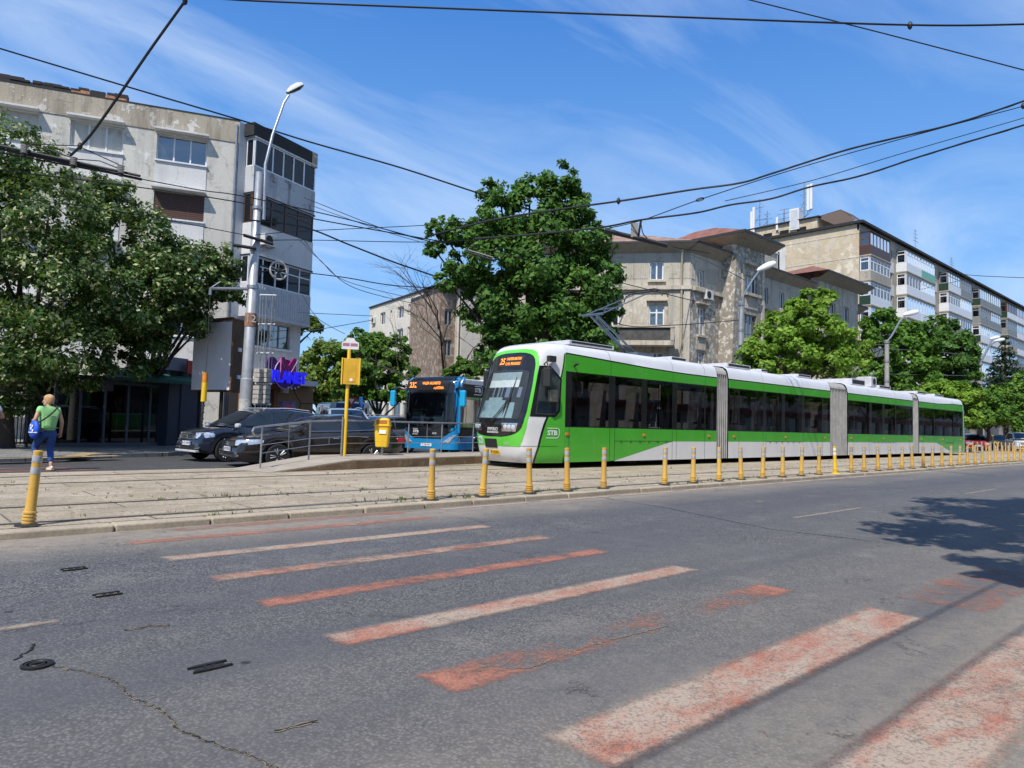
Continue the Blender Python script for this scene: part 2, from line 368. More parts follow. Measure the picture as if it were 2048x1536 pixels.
# tram stop platform: ramp at the left end, wedge between the tracks and the far road
e0, e1, e2 = Vector((6.6, 14.75, 0)), Vector((8.75, 14.95, 0)), Vector((13.2, 15.78, 0)); e3 = Vector((62, 15.78, 0))
f0, f1, f2, f3 = Vector((6.2, 15.95, 0)), Vector((8.75, 17.15, 0)), Vector((14.9, 17.95, 0)), Vector((62, 18.1, 0))
ZP = .31
pb = MB(); z0 = ZB+.004
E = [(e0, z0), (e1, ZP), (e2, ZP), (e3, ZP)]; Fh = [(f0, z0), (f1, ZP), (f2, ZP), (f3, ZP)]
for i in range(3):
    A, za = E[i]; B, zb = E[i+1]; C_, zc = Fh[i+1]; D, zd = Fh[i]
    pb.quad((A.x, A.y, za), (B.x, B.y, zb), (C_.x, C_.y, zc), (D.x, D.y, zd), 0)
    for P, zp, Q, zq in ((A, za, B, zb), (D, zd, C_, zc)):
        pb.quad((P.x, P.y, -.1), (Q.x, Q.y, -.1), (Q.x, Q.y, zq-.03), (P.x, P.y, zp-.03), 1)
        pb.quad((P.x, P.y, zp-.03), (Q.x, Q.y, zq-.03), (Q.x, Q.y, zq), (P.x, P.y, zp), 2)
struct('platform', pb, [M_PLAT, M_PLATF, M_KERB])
# rails
M_STEEL = plain('rail_steel', (.33, .31, .29), .32, .9, .2, 9); M_GROOVE = plain('rail_groove', (.02, .018, .015), .9)
for k, y in enumerate((9.0, 10.5, 13.75, 15.25)):
    tag(MB().bbox((-60, y-.035, ZB-.02), (130, y+.03, ZB+.006)).build('rail', M_STEEL), kind='structure')
    struct('rail_groove', MB().quad((-60, y+.031, ZB+.004), (130, y+.031, ZB+.004), (130, y+.085, ZB+.004), (-60, y+.085, ZB+.004)), M_GROOVE)
# ---- painted markings
def stripe_mat(name, L, W, white, red, seed, wear, ends=0.):
    t = NT(name); p = t.co(); sp = t.n('SeparateXYZ', {0: p})
    ex = t.math('SUBTRACT', L/2, t.math('ABSOLUTE', sp.outputs[0])); ey = t.math('SUBTRACT', W/2, t.math('ABSOLUTE', sp.outputs[1]))
    q = t.mapped(p, loc=(seed*3.1, seed*1.7, 0))
    e = t.math('SUBTRACT', t.math('MINIMUM', ex, ey), t.math('MULTIPLY', t.noise(9, 8, .7, vec=q), .11))
    edge = t.ramp(t.math('ADD', t.math('MULTIPLY', e, 4.), .5), [(.36, 0.), (.62, 1.)])
    f = t.n('TexNoise', {'Vector': q, 'Scale': 130., 'Detail': 3., 'Roughness': .7}).outputs['Fac']
    wr = t.noise(2.6, 9, .72, vec=q, dist=.5); fl = t.noise(16, 8, .75, vec=q)
    keep = t.math('ADD', t.math('ADD', t.math('MULTIPLY', wr, 1.0), t.math('MULTIPLY', fl, .55)), t.math('MULTIPLY', f, .55))
    if ends: keep = t.math('ADD', keep, t.math('MULTIPLY', t.math('SUBTRACT', t.math('POWER', t.math('DIVIDE', t.math('ABSOLUTE', sp.outputs[0]), L/2), 4.), .3), ends))
    keep = t.ramp(t.math('ADD', t.math('SUBTRACT', keep, wear), .5), [(.40, 0.), (.56, .62), (.70, .92)])
    q2 = t.mapped(p, (1.1, 2.6, 1), (seed*5.3+9, seed, 0))
    wm = t.math('ADD', t.math('ADD', t.math('MULTIPLY', t.noise(1.5, 8, .66, vec=q2, dist=.6), .62), t.math('MULTIPLY', t.noise(7, 7, .75, vec=q), .40)), t.math('MULTIPLY', f, .20))
    wm = t.ramp(wm, [(white+.03, .10), (white+.20, .86)])
    c = t.mix(wm, t.mix(f, [red[0]*.7, red[1]*.7, red[2]*.7], [min(1, v*1.25) for v in red]), t.mix(f, (.36, .305, .235), (.54, .465, .37)))
    c = t.mix(t.ramp(fl, [(.3, .5), (.45, 0.)]), c, (.10, .085, .075))
    pit = t.n('TexVoronoi', {'Vector': p, 'Scale': 68.}).outputs['Distance']; pg = t.n('TexNoise', {'Vector': p, 'Scale': 160., 'Detail': 3., 'Roughness': .7}).outputs['Fac']
    c = t.mix(t.ramp(t.math('ADD', pit, t.math('MULTIPLY', pg, .5)), [(.78, 0.), (1.05, .5)]), c, (.13, .115, .10))
    d = t.pbr(c, .8, 0, t.bump(f, .4, .004), .3)
    return t.done(t.n('MixShader', {0: t.math('MULTIPLY', edge, keep), 1: t.n('BsdfTransparent').outputs[0], 2: d}).outputs[0])
RED = (.46, .165, .105)
for i, (x0, x1, y, W, wh, wear, ends) in enumerate(((2.6, 5.7, 8.28, .32, .9, 1.06, 0), (2.0, 5.75, 7.66, .29, .60, .96, 0), (2.03, 5.85, 6.66, .31, .43, .86, 0), (2.08, 5.85, 5.66, .31, .50, .95, .1), (2.07, 5.7, 4.72, .30, .72, .95, .1),
        (2.05, 5.68, 3.70, .34, .48, .84, 0), (2.1, 5.6, 2.80, .38, .72, 1.03, .42), (2.1, 5.55, 1.88, .46, .47, .84, 0), (2.2, 5.6, 1.0, .52, .46, .86, 0))):
    L = x1-x0
    o = struct('crosswalk_stripe', MB().quad((-L/2-.06, -W/2-.06, 0), (L/2+.06, -W/2-.06, 0), (L/2+.06, W/2+.06, 0), (-L/2-.06, W/2+.06, 0)), stripe_mat('faded_paint_%d' % i, L, W, wh, RED, i+1, wear, ends))
    o.location = ((x0+x1)/2, y, .004)
for i, (y, x1) in enumerate(((16.9, 5.2), (17.75, 4.6), (18.6, 4.2), (19.5, 3.9))):
    L, W = x1+5, .42
    o = struct('far_crosswalk_stripe', MB().quad((-L/2, -W/2, 0), (L/2, -W/2, 0), (L/2, W/2, 0), (-L/2, W/2, 0)), stripe_mat('far_paint_%d' % i, L, W, .8 if i % 2 else .62, (.26, .09, .065), i+20, .9))
    o.location = (x1-L/2, y, -.046)
def line_mat(name, L, W, seed, wear=.72): return stripe_mat(name, L, W, .2, RED, seed, wear)
for i, (x0, x1, y) in enumerate(((-1.5, .99, 5.06), (10.15, 12.6, 4.86), (17.9, 20.4, 4.7), (25.7, 28.2, 4.6), (33.5, 36, 4.6), (41.2, 43.7, 4.6))):
    L = x1-x0; o = struct('lane_dash', MB().quad((-L/2, -.07, 0), (L/2, -.07, 0), (L/2, .07, 0), (-L/2, .07, 0)), line_mat('lane_paint_%d' % i, L+.05, .15, i+40)); o.location = ((x0+x1)/2, y, .004)
em = line_mat('edge_paint', 1.9, .24, 60, .72); x = 6.3
eb = MB().quad((-.95, -.11, 0), (.95, -.11, 0), (.95, .11, 0), (-.95, .11, 0))
eo = struct('edge_dash', eb, em); eo.location = (x+.9, 8.28, .0045); n = 0
while x < 110:
    x += 2.05; c = eo.copy(); COL.objects.link(c); c.location = (x+.9, 8.28, .0045)
# worn scraps of old paint further along
for i, (x0, x1, y, W) in enumerate(((11.4, 14.2, 6.35, .5), (15.2, 17.2, 6.6, .35), (6.0, 8.2, 1.75, .7))):
    L = x1-x0; o = struct('paint_scraps', MB().quad((-L/2, -W/2, 0), (L/2, -W/2, 0), (L/2, W/2, 0), (-L/2, W/2, 0)), stripe_mat('scrap_paint_%d' % i, L, W, .3 if i < 2 else .75, RED, i+80, 1.2 if i < 2 else 1.13)); o.location = ((x0+x1)/2, y, .004)
# long open cracks filled with sand
M_SAND = concrete('crack_sand', (.26, .215, .15), 8); M_CRK = plain('crack_dark', (.018, .016, .014), .95)
def crack(pts, w0, w1, mats):
    mb = MB(); P = [gz(*p, .0035) for p in pts]; Q = []
    for a, b in zip(P[:-1], P[1:]):
        n = max(2, int((b-a).length/.016))
        for k in range(n): Q.append(a.lerp(b, k/n)+Vector((random.gauss(0, .006), random.gauss(0, .006), 0)))
    for lay, (off, ws) in enumerate(((0, 1.), (.0012, .45))):
        L, R = [], []
        for i, p in enumerate(Q):
            d = (Q[min(i+1, len(Q)-1)]-Q[max(i-1, 0)]).normalized(); nn = Vector((-d.y, d.x, 0)); w = random.uniform(w0, w1)*ws
            L.append(p+nn*w+Vector((0, 0, off))); R.append(p-nn*w+Vector((0, 0, off)))
        mb.grid([L, R], lay)
    struct('road_crack', mb, mats, fix=False)
crack([(100, 1332), (160, 1342), (225, 1358), (262, 1395), (310, 1412), (345, 1440), (352, 1456), (410, 1482), (450, 1495), (520, 1518), (600, 1560)], .002, .008, [M_SAND, M_CRK])
crack([(30, 1320), (60, 1300), (70, 1285)], .004, .01, [M_CRK, M_CRK])
crack([(250, 1260), (300, 1252), (345, 1250)], .006, .02, [M_SAND, M_CRK])
crack([(545, 1462), (590, 1452), (640, 1440)], .005, .018, [M_SAND, M_CRK])
crack([(1180, 992), (1330, 1015), (1450, 1040), (1540, 1058), (1660, 1072), (1730, 1080)], .002, .010, [M_CRK, M_CRK])
crack([(860, 1345), (1060, 1335), (1180, 1290), (1340, 1250)], .002, .008, [M_SAND, M_SAND])
# iron fittings in the road
M_IRON = plain('cast_iron', (.045, .043, .042), .55, .7, .25, 20)
g = gz(74, 1331, .002)
vc = thing('valve_cover', 'small round iron valve cover beside the long sandy crack at lower left', 'valve cover', (g.x, g.y, 0))
MB().lathe([(.072, -.01), (.072, .012), (.06, .016), (.058, .010)], n=24).build('frame', M_IRON, vc, smooth=True)
lid = MB().lathe([(.056, 0), (.056, .013), (.046, .013), (.044, .010), (.036, .010), (.034, .013), (.02, .013), (.018, .010), (0.001, .010)], n=24)
lid.box((0, 0, .014), (.05, .014, .006)); lid.build('lid', M_IRON, vc, smooth=True)
for px, py, lb, s in ((420, 1335, 'largest H-shaped iron fitting set in the asphalt left of the stripes, nearest the viewer', 1.15), (215, 1190, 'H-shaped iron fitting with a sandy middle, second one up from the viewer', 1.), (148, 1139, 'farthest H-shaped iron fitting, in the asphalt below the leftmost bollard', 1.05)):
    g = gz(px, py, 0)
    o = thing('road_stud', lb, 'road fitting', (g.x, g.y, 0), .05, 'H-shaped iron fittings in the asphalt')
    mb = MB(); L = .085*s
    for sy in (-1, 1):
        mb.prism([(-L, sy*.036-.008), (-L*.5, sy*.036-.014), (L*.5, sy*.036-.014), (L, sy*.036-.008), (L, sy*.036+.004), (L*.5, sy*.036+.012), (-L*.5, sy*.036+.012), (-L, sy*.036+.004)], -.01, .011)
    mb.bbox((-.030, -.033, -.01), (-.012, .033, .009)); mb.bbox((.012, -.033, -.01), (.030, .033, .009)); mb.build('bar', M_IRON, o)
    MB().prism([(-L*.75, -.032), (L*.75, -.032), (L*.75, .032), (-L*.75, .032)], -.01, .004).build('infill', M_CRK if px == 420 else M_SAND, o)
# dry and green weeds along the rails and the kerb: nobody could count them
def tufts(name, lines, n, cols, h=(.02, .07)):
    V, Fc = [], []
    for k in range(n):
        (x0, x1, y, sp) = random.choice(lines); x = x0+(x1-x0)*random.random()**1.6
        if math.sin(x*1.9+y*3)+math.sin(x*.73+y)+random.uniform(-1, 1) < .3: continue
        yy = y+random.gauss(0, sp)
        for b in range(6):
            a = random.random()*6.28; hh = random.uniform(*h); w = .004+.004*random.random(); lx, ly = math.cos(a)*hh*.7, math.sin(a)*hh*.7
            bx, by = x+random.gauss(0, .02), yy+random.gauss(0, .015); i = len(V)
            V += [(bx-w*math.sin(a), by+w*math.cos(a), ZB), (bx+w*math.sin(a), by-w*math.cos(a), ZB), (bx+lx, by+ly, ZB+hh)]; Fc.append((i, i+1, i+2))
    me = bpy.data.meshes.new(name); me.from_pydata(V, [], Fc); me.materials.append(leaf_mat(name+'_leaf', cols, .3))
    o = bpy.data.objects.new(name, me); COL.objects.link(o); tag(o, 'sparse weeds growing between the rails and slabs' if 'weed' in name else 'dry grass on the track bed', 'weeds', kind='stuff')
tufts('weeds', [(0, 40, 8.93, .04), (1, 40, 9.13, .05), (1, 40, 10.42, .05), (1, 40, 10.65, .04), (2, 16, 8.76, .05), (6, 40, 12.0, .12)], 600, [(.05, .11, .02), (.10, .16, .03), (.16, .17, .05)])
tufts('dry_grass', [(0, 40, 9.1, .06), (0, 40, 9.7, .3), (0, 40, 11.3, .4), (0, 40, 12.6, .3), (0, 12, 14, .5)], 800, [(.30, .24, .12), (.38, .31, .17), (.22, .17, .09)], (.015, .05))
# ================================================================ TRAM
GREEN = (.065, .42, .025); LGREEN = (.12, .62, .05)
M_TGRN = paint('tram_green', GREEN, .7, .25); M_TLG = paint('tram_light_green', LGREEN, .7, .25); M_TWHT = paint('tram_white', (.74, .74, .74), .5, .3)
M_TROOF = paint('tram_roof_white', (.70, .70, .72), .2, .45); M_BLK = plain('gloss_black', (.012, .012, .013), .18, 0, .1, 3, .5); M_MBLK = plain('matt_black', (.02, .02, .021), .7)
M_RUB = plain('rubber', (.022, .022, .023), .8, var=.3, scale=12, dirt=((.16, .14, .12), .3)); M_TGL = glass_tint('tram_glass', (.27, .27, .29), 1.5, .95); M_WSC = glass_tint('windscreen_glass', (.82, .86, .86), 1.5, .8)
M_LGREY = plain('light_grey_panel', (.55, .55, .58), .6); M_DGREY = plain('dark_interior', (.022, .022, .025), .8); M_CHROME = plain('chrome', (.75, .75, .76), .15, 1.)
M_AMB = plain('amber_lens', (.75, .22, .02), .3, coat=.5); M_WTXT = plain('white_lettering', (.8, .8, .8), .5); M_LED = plain('amber_led', (.9, .25, .03), .5, emit=(1, .30, .05), es=1.3)
M_YPL = plain('yellow_plate', (.75, .45, .02), .45); M_BEL = plain('bellows_grey', (.29, .285, .28), .7, var=.2, scale=3, dirt=((.2, .19, .18), .4)); M_BELD = plain('bellows_valley_shade', (.05, .05, .05), .85)
M_CAB = plain('cab_blue_grey', (.30, .42, .47), .6); M_LENS = plain('lamp_lens', (.62, .65, .70), .08, .3, .3, 30, .6); M_SEAM = plain('panel_seam', (.012, .02, .012), .9)
M_UNDER = plain('under_gear', (.018, .017, .016), .85, var=.5, scale=4)
TX0, TYC = 12.73, 14.5
tram = thing('tram', 'long articulated green and white tram with black windows standing behind the yellow bollards', 'tram', (TX0, TYC, ZB+.03))
# cab surface: t runs from the skirt up the nose and over the roof, s runs from the centre line round to the side
PLAN = [(0., 0., 0.), (.35, .02, .35), (.66, .065, .65), (.86, .14, .84), (1.0, .24, .945), (1.12, .36, 1.0), (1.48, .7, 1.075), (1.98, 1.2, 1.155), (2.36, 1.57, 1.2)]
TT = [.12, .3, .55, .85, 1.15, 1.5, 1.9, 2.3, 2.7, 3.0, 3.2, 3.4, 3.6, 3.8, 4.0]
TZ = [.12, .3, .55, .85, 1.15, 1.5, 1.9, 2.3, 2.7, 3.0, 3.17, 3.31, 3.40, 3.45, 3.47]
TW = [.94, .985, 1., 1., 1., 1., 1., 1., 1., .99, .965, .91, .78, .5, 0.]
TN = [.30, .17, .09, .03, .0, .11, .25, .39, .53, .64, .73, .86, 1.05, 1.3, 1.5]
from math import sin, cos
def hermite(X, Y, x):
    x = min(max(x, X[0]), X[-1]); i = min(max(int(np.searchsorted(X, x))-1, 0), len(X)-2)
    h = X[i+1]-X[i]; u = (x-X[i])/h
    def sl(k):
        if k == 0: return (Y[1]-Y[0])/(X[1]-X[0])
        if k == len(X)-1: return (Y[-1]-Y[-2])/(X[-1]-X[-2])
        d0 = (Y[k]-Y[k-1])/(X[k]-X[k-1]); d1 = (Y[k+1]-Y[k])/(X[k+1]-X[k])
        return 0. if d0*d1 <= 0 else 2*d0*d1/(d0+d1)
    m0, m1 = sl(i), sl(i+1)
    return (2*u**3-3*u*u+1)*Y[i]+(u**3-2*u*u+u)*h*m0+(-2*u**3+3*u*u)*Y[i+1]+(u**3-u*u)*h*m1
PS, PX, PY = [p[0] for p in PLAN], [p[1] for p in PLAN], [p[2] for p in PLAN]
SMAX = 2.36
def cab0(s, t):
    a = abs(s); xn = hermite(TT, TN, t); dx = hermite(PS, PX, a); y = hermite(PS, PY, a)
    x = xn+dx*(1.57-xn)/1.57
    return Vector((x, math.copysign(y*hermite(TT, TW, t), -s) if a > 0 else 0., hermite(TT, TZ, t)))
def cab(s, t, off=0.):                      # s > 0 is the near (camera) side
    p = cab0(s, t)
    if off:
        e = .01; du = cab0(s+e, t)-cab0(s-e, t) if abs(s) < SMAX-.02 else cab0(s, t)-cab0(s-math.copysign(2*e, s), t)*1.0
        if abs(s) >= SMAX-.02 and s < 0: du = -du
        dv = cab0(s, min(t+e, 4))-cab0(s, t-e); n = dv.cross(du)
        if n.length > 1e-9:
            n.normalize()
            if n.x > .1 and abs(n.y) < .3: n = -n
            if n.y*s > 0 and abs(n.y) > .3: n = -n
            p = p+n*off
    return p
def cpatch(name, ts, left, right, mat, parent, off=.006, n=14, thick=None):
    rows = [[cab(left(t)+(right(t)-left(t))*j/n, t, off) for j in range(n+1)] for t in ts]
    return MB().grid(rows).build(name, mat, parent, smooth=True, fix=False)
def lin(a, b, n): return [a+(b-a)*i/n for i in range(n+1)]
def tabf(tab): return lambda t: hermite([q[0] for q in tab], [q[1] for q in tab], t) if False else interp(tab, t)
cabsh = MB().grid([[cab(s, t) for s in lin(-SMAX, SMAX, 56)] for t in lin(.12, 3.98, 56)]).build('cab', M_TWHT, tram, smooth=60., fix=False)
# outlines of the front mask, in (t, s)
def half_outline(z):                        # half width of the light green frame, outer edge
    return interp([(.55, .86), (.7, .95), (.85, 1.01), (1.1, 1.09), (1.5, 1.12), (2.2, 1.10), (2.8, 1.05), (3.0, .99), (3.1, .93), (3.18, .83), (3.24, .68), (3.28, .4)], z)
def half_mask(z):
    return interp([(.80, .3), (.83, .55), (.88, .74), (.95, .86), (1.05, .95), (1.2, 1.0), (1.5, 1.02), (2.2, 1.0), (2.75, .95), (2.9, .90), (3.0, .82), (3.07, .7), (3.12, .5), (3.14, .3)], z)
ts = sorted(set(lin(.55, 3.28, 60)+lin(2.9, 3.28, 14)))
cpatch('front_frame', ts, lambda t: -half_outline(t), half_outline, M_TLG, cabsh, .006, 20)
ts = sorted(set(lin(.80, 3.14, 50)+lin(.8, 1.1, 12)+lin(2.9, 3.14, 10)))
cpatch('front_mask', ts, lambda t: -half_mask(t), half_mask, M_BLK, cabsh, .011, 20)
# windscreen: a lit cab seen through glass, with blind, desk and grey pillars behind it
def half_ws(z): return interp([(1.28, .84), (1.5, .87), (2.2, .86), (2.52, .83), (2.58, .78), (2.62, .5), (2.63, .2)], z)
ts = sorted(set(lin(1.28, 2.63, 26)+lin(2.5, 2.63, 10)))
cpatch('cab_back_wall', ts, lambda t: -half_ws(t), half_ws, plain('cab_depths', (.035, .04, .045), .7, var=.5, scale=2), cabsh, .013, 16)
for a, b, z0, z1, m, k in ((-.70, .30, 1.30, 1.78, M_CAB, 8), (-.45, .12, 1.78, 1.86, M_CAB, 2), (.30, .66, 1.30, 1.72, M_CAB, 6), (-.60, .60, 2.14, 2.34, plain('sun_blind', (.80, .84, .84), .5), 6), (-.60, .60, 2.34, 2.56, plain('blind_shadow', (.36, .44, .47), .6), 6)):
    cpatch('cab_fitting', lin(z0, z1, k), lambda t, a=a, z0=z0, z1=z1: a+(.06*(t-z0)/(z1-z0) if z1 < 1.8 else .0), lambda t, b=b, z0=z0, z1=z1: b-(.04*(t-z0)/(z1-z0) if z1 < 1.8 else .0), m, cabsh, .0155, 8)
for a, b in ((-.32, -.27), (-.14, -.06), (.02, .06), (.18, .34), (.44, .47), (.62, .74)):
    cpatch('cab_pillar', lin(1.86, 2.14, 3), lambda t, a=a: a, lambda t, b=b: b, plain('cab_pillar_grey', (.20, .24, .34), .6), cabsh, .0145, 3)
cpatch('windscreen', ts, lambda t: -half_ws(t)-.01, lambda t: half_ws(t)+.01, M_WSC, tram, .03, 20)
# destination display with amber letters
dsp = cpatch('destination_display', lin(2.72, 3.03, 6), lambda t: -.45, lambda t: .53, plain('display_black', (.03, .028, .03), .35), tram, .016, 8)
def cabM(s, t, off):
    o = cab(s, t, off); u = cab(s+.04, t, off)-cab(s-.04, t, off); v = cab(s, t+.05, off)-cab(s, t-.05, off); return frame(o, u, v)
text_mesh('25', .27, 'route_number', M_LED, dsp, cabM(-.31, 2.87, .021), sx=.8, wt=.004)
text_mesh('CARTIER MILITARI', .115, 'destination_line', M_LED, dsp, cabM(.14, 2.94, .021), sx=.62, wt=.002)
text_mesh('C.F.R. PROGRESU', .115, 'destination_line', M_LED, dsp, cabM(.14, 2.80, .021), sx=.66, wt=.002)
# lamps, badge, plate, coupler flap
for sg, s0, s1 in ((1, .40, .86), (-1, .55, .93)):
    hl = cpatch('headlight', lin(.95, 1.17, 6), (lambda t, a=s0, sg=sg: sg*(a-.05+.18*(1.17-t)*0)), (lambda t, b=s1, sg=sg: sg*(b+.5*(t-1.17)*.6)), M_CHROME, tram, .017, 6)
    for k in range(3):
        p = cab(sg*(s0+.08+.13*k), 1.07, .028); mb = MB(); mb.M = frame(p, cab(sg*(s0+.1+.13*k), 1.07)-cab(sg*(s0+.06+.13*k), 1.07), (0, 0, 1)); mb.lathe([(.062, -.012), (.062, .004), (.045, .011), (.01, .014)], n=14); mb.build('lamp', M_LENS, hl, smooth=True)
bd = text_mesh('IMPERIO', .135, 'badge', M_WTXT, tram, cabM(.0, 1.0, .017), sx=.85, shear=.2)
text_mesh('METROPOLITAN', .062, 'badge_line', M_WTXT, bd, cabM(.0, .915, .018), sx=.98, wt=.001)
cpatch('coupler_flap', lin(.50, .74, 4), lambda t: -.40, lambda t: .12, plain('flap_black', (.018, .018, .018), .6), tram, .014, 6)
text_mesh('1005', .10, 'fleet_number', plain('pale_lettering', (.45, .65, .40), .5), tram, cabM(.47, .62, .012))
def stb_logo(parent, M, s, mat, name='operator_logo'):
    o = text_mesh('STB', s*.54, name, mat, parent, M @ Matrix.Translation((-.05*s, 0, 0)), sx=1.15, wt=s*.012)
    mb = MB(); mb.M = M
    w, h, th = .80*s, .40*s, .055*s
    def bar(pts): 
        for a, b in zip(pts[:-1], pts[1:]):
            a, b = Vector((*a, 0)), Vector((*b, 0)); d = (b-a).normalized(); nn = Vector((-d.y, d.x, 0))*th/2
            mb.quad(a-nn-d*th*.4, b-nn+d*th*.4, b+nn+d*th*.4, a+nn-d*th*.4)
    bar([(-w*.72, h), (w*.62, h), (w*.82, h*.75), (w*.86, -h*.2), (w*.70, -h*.85), (w*.5, -h), (-w*.86, -h)])
    mb.build('logo_border', mat, o, fix=False); return o
st = cpatch('fleet_sticker', lin(.60, .80, 3), lambda t: -.72, lambda t: -.50, plain('sticker_white', (.62, .75, .70), .5), tram, .0125, 4)
stb_logo(st, cabM(-.61, .70, .017), .13, M_TGRN)
pm = cabM(-.02, .38, .016); plt = MB(); plt.M = pm; plt.box((0, 0, 0), (.37, .135, .012)); plt = plt.build('number_plate', M_YPL, tram)
text_mesh('P 15244', .10, 'plate_number', M_MBLK, plt, pm @ Matrix.Translation((0, 0, .007)), sx=.9)
# wipers
wp = MB()
wp.tube([cab(-.02, 1.12, .02), cab(-.02, 1.2, .06), cab(.30, 1.62, .075), cab(.42, 1.80, .065)], .014, 6)
wp.tube([cab(.04, 1.12, .02), cab(.04, 1.2, .06), cab(.34, 1.60, .07), cab(.46, 1.78, .065)], .010, 6)
wp.tube([cab(.42, 1.28, .045), cab(.44, 1.80, .055), cab(.47, 2.42, .045)], [.008, .018, .006], 6); wp.build('wiper', M_MBLK, tram)
# side of the cab, both sides
for sg in (1, -1):
    def lo(t): return interp([(.55, .88), (.8, 1.0), (1.05, 1.08), (1.40, 1.125), (2.2, 1.105), (2.6, 1.075), (2.82, 1.04)], t)
    # black surround, then glass, of the driver's side window (slanted front edge, chamfered rear corners)
    def wf(t): return interp([(1.36, 1.16), (2.75, 1.10)], t)
    def wr(t): return interp([(1.36, 2.0), (1.52, 2.16), (2.42, 2.16), (2.74, 1.60)], t)
    tt = sorted(set(lin(1.36, 2.74, 22)+[1.52, 2.42]))
    cpatch('side_window_surround', tt, lambda t: sg*(wf(t)-.03), lambda t: sg*wr(t), M_BLK, cabsh, .007, 12)
    tt = sorted(set(lin(1.43, 2.64, 20)+[1.56, 2.38]))
    def gf(t): return interp([(1.36, 1.30), (2.75, 1.20)], t)
    def gr(t): return interp([(1.43, 1.98), (1.56, 2.09), (2.38, 2.09), (2.64, 1.66)], t)
    cpatch('cab_lining', tt, lambda t: sg*gf(t), lambda t: sg*gr(t), plain('cab_lining_grey', (.22, .25, .25), .7, var=.5, scale=3), cabsh, .009, 8)
    cpatch('cab_desk', lin(1.45, 1.78, 4), lambda t: sg*1.32, lambda t: sg*2.0, plain('cab_desk_blue', (.05, .08, .12), .6), cabsh, .0105, 6)
    cpatch('side_window', tt, lambda t: sg*(gf(t)-.01), lambda t: sg*(gr(t)+.01), M_WSC, tram, .016, 10)
    # green rear quarter behind the black slanting line
    def dl(t): return interp([(.12, 1.18), (.3, 1.28), (.55, 1.42), (1.36, 1.72), (2.5, 2.13), (2.85, 2.22), (3.08, 2.26), (3.14, 2.30)], t)
    cpatch('cab_side_panel', lin(.12, 1.355, 14), lambda t: sg*(dl(t)+.04), lambda t: sg*SMAX, M_TGRN, cabsh, .005, 8)
    cpatch('cab_side_panel', lin(2.42, 3.1, 10), lambda t: sg*(max(dl(t), wr(min(t, 2.74)) if t < 2.45 else 0)+.03), lambda t: sg*SMAX, M_TGRN, cabsh, .005, 4)
    cpatch('cab_side_panel', lin(1.35, 2.43, 12), lambda t: sg*(wr(t)-.01), lambda t: sg*SMAX, M_TGRN, cabsh, .0045, 4)
    cpatch('slanted_line', lin(.12, 1.36, 14), lambda t: sg*(dl(t)-.03), lambda t: sg*(dl(t)+.045), M_BLK, cabsh, .0065, 2)
    cpatch('slanted_line', lin(2.4, 3.14, 8), lambda t: sg*(dl(t)-.02), lambda t: sg*(dl(t)+.04), M_BLK, cabsh, .0065, 2)
    cpatch('panel_seam', [.568, .578], lambda t: -.0+sg*.86, lambda t: sg*2.1, M_SEAM, cabsh, .0072, 10)
    # white corner between the light frame and the slanted line is the shell itself
stb_logo(tram, cabM(1.93, .93, .012), .33, M_WTXT)
# driver's mirrors
for sg in (1, -1):
    mb = MB(); p = cab(sg*1.22, 2.72, .12)
    mb.box((p.x+.02, p.y-.10*sg, 2.42), (.16, .22, .52), rz=.3*sg); mr = mb.build('mirror', M_MBLK, tram, bevel=.03)
    mb = MB(); mb.tube([cab(sg*1.25, 2.78, 0), (p.x+.08, p.y, 2.85), (p.x+.05, p.y-.1*sg, 2.66)], .018, 6); mb.box((p.x+.20, p.y-.06*sg, 2.93), (.26, .12, .16)); mb.build('mirror_bracket', M_MBLK, mr, bevel=.015)
    q = cab(sg*1.55, 1.93, .16); mb = MB(); mb.box((q.x+.15, q.y-.02*sg, 1.93), (.38, .05, .38)); m2 = mb.build('mirror', M_MBLK, tram, bevel=.03)
    MB().box((q.x+.15, q.y-.052*sg, 1.93), (.31, .012, .31)).build('mirror_glass', plain('mirror_glass', (.30, .30, .26), .1, .6, .5, 5), m2)
# ---- body sections; x measured from the nose
def side_off(z): return 1.2*hermite(TT, TW, z) if z < 3 else 1.2*float(np.interp(z, TZ, TW))
JOINTS = [(1.57, 9.30, 10.07), (10.07, 18.50, 20.35), (20.35, 28.80, 29.72), (29.72, 37.6, None)]
roofprof = [(1.2*TW[i], TZ[i]) for i in range(9, 15)]
def zline(x):                                # top of the upper green band (black line), drooping along the front section
    return interp([(1.57, 3.12), (3.2, 3.06), (5.3, 2.98), (7.2, 2.935), (9.3, 2.93), (40, 2.93)], x)
winspec = [[(1.82, 3.42, .1), (3.72, 5.0, 0), (5.28, 6.62, 0), (6.9, 8.5, 0), (8.6, 9.24, 0)], [(10.14, 10.74, 0), (10.84, 12.55, 0), (12.82, 14.05, 0), (14.32, 15.76, 0), (16.06, 17.66, 0), (17.8, 18.44, 0)],
           [(20.42, 21.0, 0), (21.1, 22.82, 0), (23.16, 24.5, 0), (24.78, 26.2, 0), (26.34, 28.2, 0), (28.3, 28.74, 0)], [(29.8, 30.36, 0), (30.46, 32.2, 0), (32.3, 34.1, 0), (34.2, 35.7, 0), (35.8, 37.35, 0)]]
ZW0, ZW1 = 1.10, 2.64
def strip(mb, xs, z0f, z1f, sg, y=1.2, m=0):
    mb.grid([[(x, -sg*y, z0f(x)) for x in xs], [(x, -sg*y, z1f(x)) for x in xs]], m)
K = lambda v: (lambda x: v)
